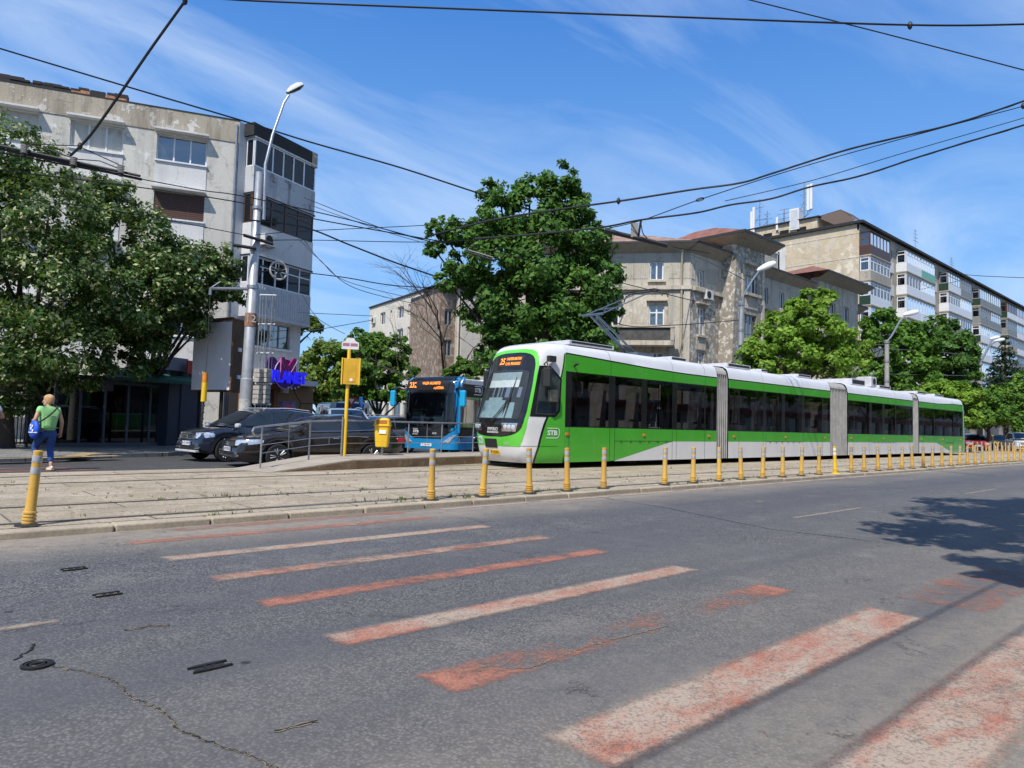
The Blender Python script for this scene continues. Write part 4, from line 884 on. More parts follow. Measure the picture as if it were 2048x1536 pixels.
# ================================================================ VEHICLES
M_TYRE = plain('tyre', (.018, .018, .018), .85, var=.3, scale=9); M_RIM = plain('alloy_rim', (.62, .63, .65), .35, .25); M_CGL = glass_dark('car_glass', (.012, .016, .02), .03, .7)
M_BLKP = plain('black_trim', (.015, .015, .016), .5); M_TAIL = plain('tail_lamp', (.35, .01, .012), .2, coat=.5); M_PLATE = plain('plate_white2', (.72, .74, .76), .45); M_EU = plain('plate_blue', (.01, .05, .4), .5); M_HLAMP = plain('headlamp', (.50, .56, .66), .06, .35, .5, 14, .8)
def car(name, label, loc, rz, paintm, s, plate=None, group=None, rim=M_RIM):
    """s: L W H wb r, hood [(x,z)] lower top line, roof [(x,z)] from windscreen foot to rear-glass foot, in metres, +x forward"""
    t = thing(name, label, 'car', loc, rz, group)
    L, W, H, wb, r = s['L'], s['W'], s['H'], s['wb'], s['r']; hw = W/2; ax = (wb/2+s.get('sh', 0), -wb/2+s.get('sh', 0)); sill = s.get('sill', .2)
    xs = sorted(set([round(v, 3) for v in lin(-L/2, L/2, 44)]+[round(a+(r+.055)*cos(u), 3) for a in ax for u in lin(0, math.pi, 16)]))
    zt = lambda x: interp(s['hood'], x)
    def half(x): 
        e = (L/2-abs(x)); return hw*(1-.20*max(0, 1-e/.55)**2.2-.03*max(0, 1-e/1.4))
    def bot(x):
        b = sill+.10*max(0, 1-(L/2-abs(x))/.35)
        for a in ax:
            d = abs(x-a)
            if d < r+.055: b = max(b, r+math.sqrt(max(0, (r+.055)**2-d*d)))
        return b
    rows = []
    for x in xs:
        w, b, z = half(x), bot(x), zt(x); z = max(z, b+.04); h = z-b
        pr = [(w*.955, b), (w*.985, b+.18*h), (w, b+.45*h), (w*.985, b+.72*h), (w*.955, b+.9*h), (w*.90, z), (w*.6, z+.018), (0, z+.025)]
        rows.append([(x, y, zz_) for y, zz_ in pr]+[(x, -y, zz_) for y, zz_ in pr[::-1][1:]])
    mb = MB(); mb.grid(rows); mb.poly(rows[0]); mb.poly(rows[-1][::-1]); body = mb.build('body', paintm, t, smooth=50.)
    mb = MB(); mb.bbox((-L/2+.3, -hw*.86, sill-.03), (L/2-.3, hw*.86, .62)); mb.build('underbody', M_BLKP, body)
    # cabin
    rf = s['roof']; x0, x1 = rf[0][0], rf[-1][0]; belt = lambda x: zt(x)+.01; rw = s.get('rw', .74)
    def cw(x, z): 
        b = belt(x); k = min(1, max(0, (z-b)/(H-b+.001))); return half(x)*.90*(1-k)+hw*rw*k
    cx = lin(x0, x1, 36); rzf = lambda x: max(interp(sorted(rf), x), belt(x)+.004)
    rows = []
    for x in cx:
        z = rzf(x); b = belt(x); w1 = cw(x, z)
        pr = [(half(x)*.90, b-.02), (cw(x, b+(z-b)*.5)+.01, b+(z-b)*.5), (w1, z-.035*(z-b)), (w1*.92, z), (w1*.5, z+.02), (0, z+.028)]
        rows.append([(x, y, q) for y, q in pr]+[(x, -y, q) for y, q in pr[::-1][1:]])
    cab_ = MB().grid(rows).build('roof', paintm, t, smooth=35.)
    def glass(name, pts): return MB().grid(pts).build(name, M_CGL, t, smooth=True, fix=False)
    fxt, rxt = s['wtop'], s['rtop']                     # x of the tops of the windscreen and the rear glass
    for nm, a, b in (('windscreen', x0-.06, fxt), ('rear_window', x1+.06, rxt)):
        glass(nm, [[(x, k*cw(x, rzf(x))*.88, rzf(x)+.012+.024*(1-abs(k))**.5*1.05) for k in (-1, -.8, -.5, 0, .5, .8, 1)] for x in lin(a, b, 8)])
    for sd in (1, -1):
        for a, b in s['side']:
            g = [[(x, sd*(cw(x, z)+.016), z) for z in lin(belt(x)+.035, max(rzf(x)-.075, belt(x)+.05), 4)] for x in lin(a, b, 10)]
            glass('side_window', g)
        m = MB(); m.tube([(x, sd*(half(x)*.90+.018), belt(x)+.022) for x in lin(s['side'][0][0]+.05, s['side'][-1][1]-.05, 12)], .011, 4); m.build('window_trim', M_CHROME if s.get('chrome') else M_BLKP, t)
        for x in s.get('doors', ()):
            m = MB(); z0, z1 = bot(x)+.05, zt(x)-.02
            m.grid([[(x+dx, sd*(half(x)*interp([(0, .958), (.18, .985), (.45, 1), (.72, .985), (.9, .955), (1, .9)], (z-bot(x))/(zt(x)-bot(x)))+.003), z) for z in lin(z0, z1, 8)] for dx in (-.006, .006)]); m.build('door_seam', M_BLKP, t, fix=False)
        for x in s.get('handles', ()):
            MB().box((x, sd*(half(x)*.975+.012), zt(x)-.16), (.19, .03, .028)).build('door_handle', M_CHROME if s.get('chrome') else paintm, t, bevel=.008)
        MB().box((x0-.12 if s.get('mx') is None else s['mx'], sd*(hw*.93+.10), zt(x0)+.07), (.13, .20, .13)).build('mirror', s.get('mirm', paintm), t, bevel=.04)
        for a in ax:
            wm_ = thing('wheel', None, None, (a, sd*(hw-.115), r)); del_ = wm_; wm_.parent = t
            k = 1 if sd > 0 else -1
            MB().lathe([(r*.66, -.1*k), (r*.93, -.1*k), (r, -.06*k), (r, .06*k), (r*.93, .1*k), (r*.66, .095*k)], n=28, axis='Y').build('tyre', M_TYRE, wm_, smooth=True)
            m = MB(); m.lathe([(.01, .02*k), (r*.58, .02*k), (r*.68, .05*k), (r*.68, -.05*k)], n=28, axis='Y', m=1)
            for q in range(s.get('spokes', 5)*2):
                u = 2*math.pi*(q//2)/s.get('spokes', 5)+(.12 if q % 2 else -.12); m.tube([(.06*cos(u*1), .075*k, .06*sin(u)), (r*.66*cos(u+(.05 if q % 2 else -.05)), .088*k, r*.66*sin(u+(.05 if q % 2 else -.05)))], .022, 4)
            m.lathe([(.065, .06*k), (.065, .092*k), (.01, .095*k)], n=12, axis='Y'); m.lathe([(r*.62, .07*k), (r*.69, .09*k), (r*.69, .05*k)], n=28, axis='Y'); m.build('rim', [rim, M_MBLK], wm_, fix=True)
    # front
    def fp(k, z, off=.012):                                      # point on the nose: k across (-1..1)
        y = k*hw*.80; x = L/2-.02; 
        w = half(L/2); e = 0 if abs(y) < w*.955 else 1
        return Vector((L/2+off-.16*max(0, abs(k)-.55)**1.3, y, z))
    fz = s['front']                                             # grille z0 z1 half-width, lamp z0 z1 k0 k1
    MB().grid([[fp(k, z) for k in lin(-fz[2], fz[2], 8)] for z in (fz[0], fz[1])]).build('grille', M_BLKP, t, fix=False)
    m = MB()
    for z in lin(fz[0]+.03, fz[1]-.03, 3): m.tube([fp(k, z, .016) for k in lin(-fz[2], fz[2], 6)], .008, 4)
    m.build('grille_bar', M_CHROME, t)
    if s.get('badge', 1):
        m = MB(); m.M = frame(fp(0, (fz[0]+fz[1])/2, .02), (0, 1, 0), (0, 0, 1)); m.lathe([(.062, 0), (.062, .01), (.05, .012), (.048, .006), (.001, .006)], n=18); m.build('badge', M_CHROME, t, smooth=True)
    MB().grid([[fp(k, z, .010) for k in lin(-.82, .82, 8)] for z in (fz[0]-.28, fz[0]-.13)]).build('lower_grille', M_BLKP, t, fix=False)
    for sd in (1, -1):
        x_in, x_out = L/2+.004, L/2-s.get('lampx', .55)
        rows = []
        for u in lin(0, 1, 10):
            a = u*1.35; x = L/2-.02-(x_in-x_out)*(1-cos(a*1.16))*.95; k0 = fz[5]; y = hw*(.80*k0+(1.0-.80*k0)*min(1, sin(a)*1.05))
            y = min(y, half(x)*.975)+.012; z0, z1 = fz[3]+.07*u*u, fz[4]+.035*u
            rows.append([(max(x+.02, x_out), sd*y, z0), (max(x+.02, x_out)-.01, sd*(y-.004), (z0+z1)/2), (max(x+.02, x_out)-.04, sd*(y-.03), z1)])
        hl_ = MB().grid(rows).build('headlight', M_HLAMP, t, smooth=True, fix=False)
        MB().box((L/2-.01, sd*hw*.66, fz[0]-.22), (.05, .26, .055)).build('fog_lamp', M_CHROME, t, bevel=.01)
        m = MB(); m.box((-L/2+.10, sd*hw*.80, s['hood'][0][1]-.17), (.26, .30, .15)); m.build('tail_lamp', M_TAIL, t, bevel=.03)
    if s.get('skid'): MB().box((L/2-.0, 0, sill+.03), (.12, W*.72, .06)).build('skid_plate', M_RIM, t, bevel=.015)
    if s.get('lowtrim'): MB().tube([fp(k, sill+.13, .0) for k in lin(-.95, .95, 8)], .014, 5).build('chrome_strip', M_CHROME, t)
    if plate:
        pz_ = s.get('pz', fz[0]-.06); p = MB(); p.box((L/2+.03, 0, pz_), (.012, .52, .115)); p = p.build('number_plate', M_PLATE, t)
        MB().box((L/2+.0375, .24, pz_), (.004, .04, .113)).build('plate_band', M_EU, p)
        text_mesh(plate, .10, 'plate_number', M_MBLK, p, frame((L/2+.037, -.02, pz_), (0, 1, 0), (0, 0, 1)), sx=.85)
    if s.get('rails'):
        m = MB()
        for sd in (1, -1): m.cut(); m.tube([(x, sd*(hw*rw*.94), rzf(x)+.05) for x in lin(s['rails'][0], s['rails'][1], 8)], .018, 6)
        m.build_each('roof_rail', M_RIM, t)
    if s.get('clad'):
        for sd in (1, -1):
            for a in ax:
                m = MB(); m.grid([[(a+(r+.05+d)*cos(u), sd*(half(a+(r+.05+d)*cos(u))*.985+.014), r+(r+.05+d)*sin(u)) for u in lin(.0, math.pi, 18)] for d in (0, .085)]); m.build('arch_cladding', s['clad'], t, fix=False)
    return t
SEDAN = dict(L=4.77, W=1.82, H=1.47, wb=2.71, r=.325, sh=.03, sill=.19, hood=[(-2.39, .93), (-2.1, 1.02), (-1.5, 1.03), (-.6, .985), (.8, .95), (1.15, .945), (1.7, .87), (2.15, .76), (2.33, .66), (2.385, .55)], roof=[(1.12, .95), (.75, 1.13), (.25, 1.33), (-.15, 1.43), (-.6, 1.47), (-1.1, 1.42), (-1.6, 1.24), (-2.02, 1.05)][::1],
             wtop=.12, rtop=-1.15, side=[(-1.62, -1.3), (-1.24, -.42), (-.34, .72)], chrome=1, doors=(1.02, -.38, -1.28), handles=(-.2, -1.08), front=(.56, .72, .62, .60, .74, .66), spokes=5, lowtrim=1, mx=.72, lampx=.62)
SUV = dict(L=4.08, W=1.78, H=1.55, wb=2.59, r=.335, sh=0., sill=.27, hood=[(-2.04, .9), (-1.95, 1.02), (-.6, 1.02), (.9, 1.0), (1.3, .96), (1.75, .9), (1.95, .8), (2.04, .62)], roof=[(1.15, 1.0), (.8, 1.2), (.35, 1.45), (0, 1.52), (-.8, 1.55), (-1.6, 1.48), (-1.85, 1.3), (-1.99, 1.05)],
           wtop=.3, rtop=-1.66, side=[(-1.62, -1.2), (-1.1, -.2), (-.1, .75)], doors=(.95, -.15, -1.15), handles=(-.02, -.95), front=(.62, .78, .66, .66, .82, .62), spokes=5, skid=1, clad=M_BLKP, rails=(-1.5, .1), mirm=M_RIM, pz=.52, lampx=.45)
WAGON = dict(SEDAN, L=4.6, H=1.5, roof=[(1.12, .95), (.7, 1.16), (.2, 1.38), (-.2, 1.46), (-.9, 1.5), (-1.5, 1.47), (-1.95, 1.36), (-2.25, 1.05)], rtop=-1.95, side=[(-1.9, -1.35), (-1.27, -.42), (-.34, .72)], rails=(-1.7, .0), hood=[(-2.3, .95)]+SEDAN['hood'][1:-2]+[(2.24, .66), (2.3, .55)])
HATCH = dict(SUV, L=3.95, W=1.72, H=1.48, sill=.2, r=.31, skid=0, clad=None, rails=None, roof=[(x, z-.06) for x, z in SUV['roof']], hood=[(x, z-.05) for x, z in SUV['hood']], front=(.55, .70, .5, .6, .76, .6), mirm=M_BLKP)
SUV2 = dict(SUV, clad=None, skid=0, H=1.72, W=1.84, L=4.5, roof=[(x*1.08, z+.17) for x, z in SUV['roof']], hood=[(x*1.105, z+.09) for x, z in SUV['hood']], wb=2.7, mirm=M_WHP, front=(.72, .9, .66, .78, .94, .62), wtop=.32, rtop=-1.8)
ZR = -.05
def put(P, h, wb, off): d = Vector((math.cos(h), math.sin(h), 0)); l = Vector((-d.y, d.x, 0)); return P-d*(wb/2)-l*off
h = math.radians(176); P = gz(556, 917, .32-.125); c = put(P, h, 2.74, .83)
M_BROWN = paint('dark_brown_paint', (.014, .010, .009), .9, .2)
car('parked_car', 'glossy black-brown sedan with chrome window trim waiting behind the tram stop railing', (c.x, c.y, ZR-.03), h, M_BROWN, SEDAN, 'B 102 XKO')
P = gz(450, 924, -.05); c = put(P, math.radians(186), 2.6, .80)
car('crossover_car', 'dark blue crossover with roof rails and silver skid plate beyond the black sedan', (c.x, c.y, ZR), math.radians(186), paint('navy_paint', (.008, .014, .032), .9, .2), SUV, 'B 137 AWW')
g = gd(748, 832, 29.); car('parked_car', 'grey estate car half hidden behind the yellow litter bin', (g.x, g.y, ZR), math.radians(198), paint('grey_paint', (.16, .18, .21), .9, .22), WAGON)
g = gd(690, 822, 28.); car('parked_car', 'pale blue-grey tall car behind the stop sign post', (g.x, g.y, ZR+.02), math.radians(250), paint('bluegrey_paint', (.30, .36, .44), .9, .25), dict(SUV2, H=1.62), None)
g = gd(628, 830, 31.); car('parked_car', 'dark navy car partly hidden behind the shop corner', (g.x-.2, g.y, ZR), math.radians(200), paint('navy2_paint', (.006, .012, .04), .9, .2), HATCH)
g = gz(930, 912, -.05); h = math.radians(196); d = Vector((math.cos(h), math.sin(h), 0)); c = g-d*2.0
car('parked_car', 'black car with round headlights between the blue bus and the tram front', (c.x, c.y+.35, ZR), h, paint('black_paint', (.008, .008, .009), .9, .2), HATCH, 'B 101 NCX')
g = gd(1948, 888, 60); car('parked_car', 'dark red car facing the viewer just behind the tram rear', (g.x+1.2, g.y+.3, ZR), math.radians(203), paint('red_paint', (.30, .012, .018), .9, .22), dict(HATCH, W=1.8, L=4.2), 'B 88 RUD')
g = gd(1993, 888, 68); car('parked_car', 'yellow taxi-like car between the red car and the white one', (g.x+1.2, g.y, ZR), math.radians(203), paint('yellow_paint', (.75, .42, .01), .9, .25), HATCH)
g = gd(2036, 886, 60); car('parked_car', 'white off-road car at the edge of the picture beyond the bollards', (g.x+1.2, g.y, ZR), math.radians(203), paint('white_paint', (.72, .73, .74), .9, .25), SUV2, 'B 54 TKM')
# vans
def van(label, loc, rz, pm, L=5.4, W=2.0, H=2.4, stripes=False):
    t = thing('van', label, 'van', loc, rz); mb = MB(); rows = []
    for x, zt_, w in ((-L/2, H*.9, .92), (-L/2+.1, H*.99, 1), (L/2-2.0, H, 1), (L/2-1.5, H*.96, .97), (L/2-.75, H*.60, .95), (L/2-.12, H*.46, .88), (L/2, H*.3, .8)):
        hw = W/2*w; pr = [(hw*.97, .3), (hw, .8), (hw*.99, min(1.3, zt_*.8)), (hw*.90, zt_-.12 if zt_ > 1.5 else zt_-.03), (hw*.75, zt_), (0, zt_+.02)]
        rows.append([(x, y, z) for y, z in pr]+[(x, -y, z) for y, z in pr[::-1][1:]])
    mb.grid(rows); mb.poly(rows[0]); mb.poly(rows[-1][::-1]); b = mb.build('body', pm, t, smooth=40.)
    MB().grid([[(x, k*W/2*.84, z+.02) for k in lin(-1, 1, 6)] for x, z in ((L/2-1.47, H*.95), (L/2-1.1, H*.79), (L/2-.78, H*.625))]).build('windscreen', M_CGL, t, smooth=True, fix=False)
    for sd in (1, -1):
        MB().grid([[(x, sd*(W/2*.965), z) for z in (1.35, H*.86)] for x in (L/2-2.4, L/2-1.55)]).build('side_window', M_CGL, t, fix=False)
        for a in (L/2-.95, -L/2+1.1): MB().lathe([(.2, -.1*sd), (.33, -.1*sd), (.34, .08*sd), (.2, .1*sd)], (a, sd*(W/2-.1), .34), 20, axis='Y').build('wheel', M_TYRE, t, smooth=True)
        MB().box((L/2-.12, sd*W*.36, H*.36), (.18, .34, .2)).build('headlight', M_HLAMP, t, bevel=.04)
        MB().box((L/2-1.05, sd*(W/2+.12), 1.5), (.1, .2, .28)).build('mirror', M_BLKP, t, bevel=.03)
        MB().box((-L/2+.04, sd*W*.44, 1.25), (.06, .12, .5)).build('tail_lamp', M_TAIL, t)
    for sd in (-1, 1): MB().box((-L/2-.0, sd*W*.22, H*.68), (.02, W*.36, H*.24)).build('rear_window', M_CGL, t)
    MB().box((L/2-.02, 0, .62), (.06, W*.7, .2)).build('grille', M_BLKP, t)
    if stripes:
        for k in range(3): MB().box((-L/2-.004, 0, 1.2+k*.24), (.03, W*.86, .05)).build('body_stripe', M_MBLK, t)
    return t
g = gd(668, 835, 48); van('grey van with dark stripes across its rear, parked down the side street', (g.x, g.y, ZR), math.radians(75), paint('vangrey_paint', (.42, .45, .47), .6, .3), stripes=True)
g = gd(703, 835, 45); van('white van with a dark windscreen, parked in the side street beside the striped grey van', (g.x, g.y, ZR), math.radians(235), M_WHP)
g = gd(2078, 880, 66); van('tall white delivery van cut off by the edge of the picture', (g.x, g.y, ZR), math.radians(203), paint('truck_paint', (.7, .71, .72), .5, .3), 6.5, 2.3, 3.3)
# ---- city bus
M_BLU = paint('bus_blue', (.012, .23, .50), .7, .25); M_BTOP = plain('bus_roof_white', (.62, .63, .64), .45); M_BGL = glass_tint('bus_glass', (.16, .17, .19), 1.5, 1.1)
hb = math.radians(196); d = Vector((math.cos(hb), math.sin(hb), 0)); l = Vector((-d.y, d.x, 0))
cn = gz(903, 905, .12); cn.z = 0; c = cn-d*6.0-l*1.2
bus = thing('city_bus', 'blue city bus with black front and amber route display waiting beside the tram', 'bus', (c.x, c.y, ZR), hb)
BL, BW, BH = 12., 1.275, 3.06
def bf(k, z, off=0.):                                             # bus front: k -1..1 across, +1 = near side
    ak = abs(k); y = BW*(ak if ak < .8 else .8+.2*sin((ak-.8)/.2*math.pi/2)); x = BL/2-.10*ak**2-(.22*(1-cos(max(0, (ak-.8)/.2)*math.pi/2)))-(.10*((z-1.1)/2)**2 if z > 1.1 else 0)-(.25*max(0, (z-2.75)/.31)**2)
    return Vector((x+off, math.copysign(y, k) if ak else 0, z))
mb = MB(); mb.grid([[bf(k, z) for k in lin(-1, 1, 28)] for z in lin(.26, BH, 30)]); fr = mb.build('front_panel', M_BLU, bus, smooth=60., fix=False)
def bp_(name, k0, k1, zs, mat, par, off, n=14): return MB().grid([[bf((k0(z) if callable(k0) else k0)+(((k1(z) if callable(k1) else k1)-(k0(z) if callable(k0) else k0))*j/n), z, off) for j in range(n+1)] for z in zs]).build(name, mat, par, smooth=True, fix=False)
vk = lambda z: interp([(.66, .52), (.95, .86), (1.12, .95), (1.3, .93), (2.9, .95), (3.06, .93)], z)
bp_('front_mask', lambda z: -vk(z)-.04*(z > 1.2), vk, sorted(lin(.66, 3.055, 20)+[.95, 1.12]), M_BLK, fr, .008, 20)
bp_('cab_depths', -.86, .86, lin(1.15, 2.42, 8), plain('bus_cab_dark', (.025, .025, .028), .7, var=.6, scale=2), fr, .012)
for a, b, z0, z1, m in ((-.8, -.1, 1.16, 1.42, plain('bus_dash', (.10, .13, .17), .5)), (.3, .5, 1.2, 1.95, plain('bus_drv', (.06, .07, .09), .7)), (-.18, -.1, 1.15, 2.0, M_DGREY), (.62, .70, 1.2, 2.3, M_LGREY), (-.62, .0, 1.75, 1.79, plain('bus_rail', (.30, .22, .04), .5)), (-.6, .3, 1.42, 1.5, plain('bus_pap', (.35, .42, .45), .6))):
    bp_('cab_fitting', a, b, lin(z0, z1, 3), m, fr, .016, 4)
bp_('windscreen', -.90, .90, lin(1.1, 2.45, 10), glass_tint('bus_screen', (.55, .58, .6), 1.5, 1.), bus, .03)
dp = bp_('route_display', -.86, .70, lin(2.52, 2.90, 4), plain('bus_display', (.02, .02, .022), .3), bus, .014)
text_mesh('232', .30, 'route_number', M_LED, dp, frame(bf(-.64, 2.72, .022), (0, 1, .0), (-.15, 0, 1)), sx=.8, wt=.006)
text_mesh('VALEA IALOMITEI', .15, 'destination_line', M_LED, dp, frame(bf(.08, 2.79, .022), (0, 1, 0), (-.15, 0, 1)), sx=.74, wt=.003)
text_mesh('PLATINA', .15, 'destination_line', M_LED, dp, frame(bf(.36, 2.61, .022), (0, 1, 0), (-.15, 0, 1)), sx=.8, wt=.003)
for sd in (1, -1):
    bp_('headlight', lambda z: sd*interp([(.52, .56), (.84, .93)], z), lambda z: sd*interp([(.52, .80), (.84, .95)], z), lin(.5, .84, 6), M_HLAMP, bus, .015, 6)
    mb = MB(); mb.tube([bf(sd*.9, 2.55, .02), bf(sd*.95, 2.6, .25)+Vector((0, sd*.22, .03)), bf(sd*.95, 2.5, .32)+Vector((0, sd*.42, 0))], .05, 8); ar = mb.build('mirror_arm', M_BLK, bus, smooth=True)
    q = bf(sd*.95, 2.2, .32)+Vector((0, sd*.44, 0)); mb = MB(); mb.box(q, (.14, .24, .62)); mb.build('mirror', paint('bus_cyan', (.01, .38, .68), .6, .3), bus, bevel=.05)
for k in range(2): MB().tube([bf(-.5+.7*k, 1.06, .03), bf(-.15+.7*k, 1.18, .05), bf(.12+.7*k, 1.42, .045)], .012, 5).build('wiper', M_MBLK, bus)
p = MB().box(bf(0, .42, .02), (.012, .52, .115)).build('number_plate', M_PLATE, bus); text_mesh('B 108 EVN', .095, 'plate_number', M_MBLK, p, frame(bf(0, .42, .027), (0, 1, 0), (0, 0, 1)), sx=.85)
stb_logo(bus, frame(bf(-.42, .92, .013), (0, 1, 0), (0, 0, 1)), .26, M_WTXT)
text_mesh('4370', .10, 'fleet_number', M_WTXT, bus, frame(bf(.28, .86, .013), (0, 1, 0), (0, 0, 1)))
for sd in (1, -1):
    s_ = lambda x0, x1, z0, z1, m, nm, par=bus, o=0.: MB().quad((x0, sd*(BW+o), z0), (x1, sd*(BW+o), z0), (x1, sd*(BW+o), z1), (x0, sd*(BW+o), z1)).build(nm, m, par, fix=False)
    xf = BL/2-.31
    sp2 = s_(-BL/2, xf, .26, .95, M_BLU, 'side_panel'); s_(-BL/2, xf, .95, 1.12, M_BLK, 'side_band', bus); s_(-BL/2, xf, 2.30, 2.80, M_BLK, 'upper_band', bus); s_(-BL/2, xf, 2.80, 2.95, M_BTOP, 'cantrail', bus)
    MB().poly([(xf, sd*(BW+.004), 1.12), (xf-2.6, sd*(BW+.004), 1.12), (xf, sd*(BW+.004), .66)]).build('black_wedge', M_BLK, sp2, fix=False)
    MB().poly([(xf-1.2, sd*(BW+.006), .95), (-BL/2, sd*(BW+.006), 1.5), (-BL/2, sd*(BW+.006), .95)]).build('blue_wedge', M_BLU, sp2, fix=False)
    xx = xf-.05
    for wd_ in (1.3, 1.5, 1.5, 1.5, 1.5, 1.5, 1.5): s_(xx-wd_, xx, 1.12, 2.30, M_BGL, 'window'); s_(xx-wd_-.06, xx-wd_, 1.12, 2.3, M_BLK, 'window_post'); xx -= wd_+.06
    s_(xf-.05, xf, 1.12, 2.3, M_BLK, 'window_post')
    for a in (3.2, -2.8): MB().lathe([(.25, -.15*sd), (.47, -.15*sd), (.48, .02*sd), (.30, .03*sd), (.25, -.04*sd)], (a, sd*BW, .48), 26, axis='Y').build('wheel', M_TYRE, bus, smooth=True)
    MB().tube([bf(sd*1., z) for z in lin(.9, 3.0, 10)], .05, 8).build('corner_post', M_BLU, bus, smooth=True)
MB().bbox((-BL/2, -BW+.03, .3), (BL/2-.4, BW-.03, .9)).build('floor', M_DGREY, bus); MB().bbox((-BL/2, -BW+.02, 2.86), (BL/2-.45, BW-.02, 3.0)).build('roof', M_BTOP, bus, bevel=.04)
MB().quad((-BL/2, -BW, .26), (-BL/2, BW, .26), (-BL/2, BW, 2.95), (-BL/2, -BW, 2.95)).build('rear_panel', M_BLU, bus); MB().bbox((-2, -.8, 3.0), (1.5, .8, 3.22)).build('roof_unit', M_BTOP, bus, bevel=.06)
stb_logo(bus, frame((xf-1.25, BW+.008, 2.58), (-1, 0, 0), (0, 0, 1)), .42, M_WTXT)
mb = MB()
for k in range(5):
    for sd in (-.75, .75): mb.cut(); mb.box((3.6-1.5*k, sd, 1.15), (.5, .8, .1)); mb.box((3.3-1.5*k, sd, 1.5), (.1, .8, .7))
mb.build_each('seat', plain('bus_seat', (.03, .04, .10), .8), bus)
# ================================================================ BUILDINGS
def gzz(x, y, Z): r = ray(x, y); return EYE+r*((Z-CAMH)/r.z)
class Fac:
    def __init__(s, p0, u, flip=False):
        s.p0 = Vector((p0[0], p0[1], 0)); s.u = Vector((u[0], u[1], 0)).normalized(); s.n = Vector((-s.u.y, s.u.x, 0))
        if s.n.dot(s.p0) > 0: s.n = -s.n
        if flip: s.n = -s.n
    def P(s, a, z, o=0.): return s.p0+s.u*a+s.n*o+Vector((0, 0, z))
    def box(s, mb, a0, a1, z0, z1, o0, o1, m=0):
        vs = [s.P(a, z, o) for z in (z0, z1) for o in (o0, o1) for a in (a0, a1)]
        mb.add(vs, [(0, 2, 3, 1), (4, 5, 7, 6), (0, 1, 5, 4), (2, 6, 7, 3), (1, 3, 7, 5), (0, 4, 6, 2)], m)
    def wall(s, mb, a0, a1, z0, z1, holes, dep=.18, m=0, mr=None):
        A = sorted(set([a0, a1]+[v for h in holes for v in (h[0], h[1]) if a0 < v < a1])); Z = sorted(set([z0, z1]+[v for h in holes for v in (h[2], h[3]) if z0 < v < z1]))
        for i in range(len(A)-1):
            for j in range(len(Z)-1):
                ca, cz = (A[i]+A[i+1])/2, (Z[j]+Z[j+1])/2
                if any(h[0] < ca < h[1] and h[2] < cz < h[3] for h in holes): continue
                mb.quad(s.P(A[i], Z[j]), s.P(A[i+1], Z[j]), s.P(A[i+1], Z[j+1]), s.P(A[i], Z[j+1]), m)
        mr = m if mr is None else mr
        for h in holes:
            x0, x1, y0, y1 = h[:4]
            for (p, q) in (((x0, y0), (x1, y0)), ((x1, y0), (x1, y1)), ((x1, y1), (x0, y1)), ((x0, y1), (x0, y0))):
                mb.quad(s.P(*p), s.P(*q), s.P(*q, -dep), s.P(*p, -dep), mr)
    def window(s, par, a0, a1, z0, z1, o=-.14, muls=(), trans=None, fm=None, gm=None, fw=.055, name='window', curtain=None):
        mb = MB(); t = .05
        for (x0, x1, y0, y1) in [(a0, a0+fw, z0, z1), (a1-fw, a1, z0, z1), (a0+fw, a1-fw, z0, z0+fw), (a0+fw, a1-fw, z1-fw, z1)]+[(a0+(a1-a0)*f-fw*.6, a0+(a1-a0)*f+fw*.6, z0+fw, z1-fw) for f in muls]: s.box(mb, x0, x1, y0, y1, o-t/2, o+t/2)
        if trans: s.box(mb, a0+fw, a1-fw, trans-fw*.5, trans+fw*.5, o-t*.45, o+t*.42)
        f = mb.build(name, fm, par)
        MB().quad(s.P(a0+.01, z0+.01, o-.01), s.P(a1-.01, z0+.01, o-.01), s.P(a1-.01, z1-.01, o-.01), s.P(a0+.01, z1-.01, o-.01)).build('pane', gm, f, fix=False)
        if curtain:
            for (q0, q1) in curtain[1]:
                q = MB(); c0, c1 = a0+(a1-a0)*q0, a0+(a1-a0)*q1; n = 14
                q.grid([[s.P(c0+(c1-c0)*k/n, z, o-.09+.025*(k % 2)) for k in range(n+1)] for z in (z0, z1)]); q.build('curtain', curtain[0], f, fix=False)
        return f
M_PVC = plain('pvc_white', (.76, .77, .78), .35, 0, .05, 4, dirt=((.4, .38, .35), .25)); M_WOODF = plain('brown_frame', (.12, .055, .03), .5); M_GREYF = plain('grey_frame', (.28, .29, .30), .5, dirt=((.15, .14, .13), .5))
M_WGL = glass_tint('window_glass', (.40, .45, .52), 1.55, 4.5); M_WGD = glass_dark('window_dark', (.02, .026, .036), .05, .5, 2.3); M_CURT = plain('curtain', (.12, .14, .24), .9); M_WGK = glass_dark('loggia_glass', (.012, .014, .018), .05, .5, 1.45); M_FELT = plain('roofing_felt', (.025, .024, .024), .85, var=.4, scale=5)
M_PL1 = plaster('plaster_grey_white', (.66, .63, .56), (.50, .47, .41), (.12, .11, .095), .5, .60, .45, .5, (.74, .72, .67)); M_PL1B = plaster('parapet_plaster', (.45, .39, .30), (.70, .66, .58), (.05, .047, .04), .7, .56, .75, .6)
M_PL1C = plaster('panel_white', (.72, .71, .69), (.58, .56, .52), (.25, .24, .22), .6, .68, .3); M_PLSH = plaster('loggia_white', (.56, .56, .57), (.30, .30, .29), (.045, .045, .045), .9, .6, .8, .5)
M_SHOP = plain('shop_brown', (.22, .12, .055), .6, var=.2, scale=1.2); M_BLIND = plain('roller_brown', (.09, .042, .026), .6); M_METAL = plain('corrugated_white', (.55, .56, .58), .5, dirt=((.3, .28, .25), .4)); M_DARK = plain('dark_void', (.008, .008, .009), .9); M_ACW = plain('ac_white', (.62, .61, .57), .5, dirt=((.3, .27, .22), .4))
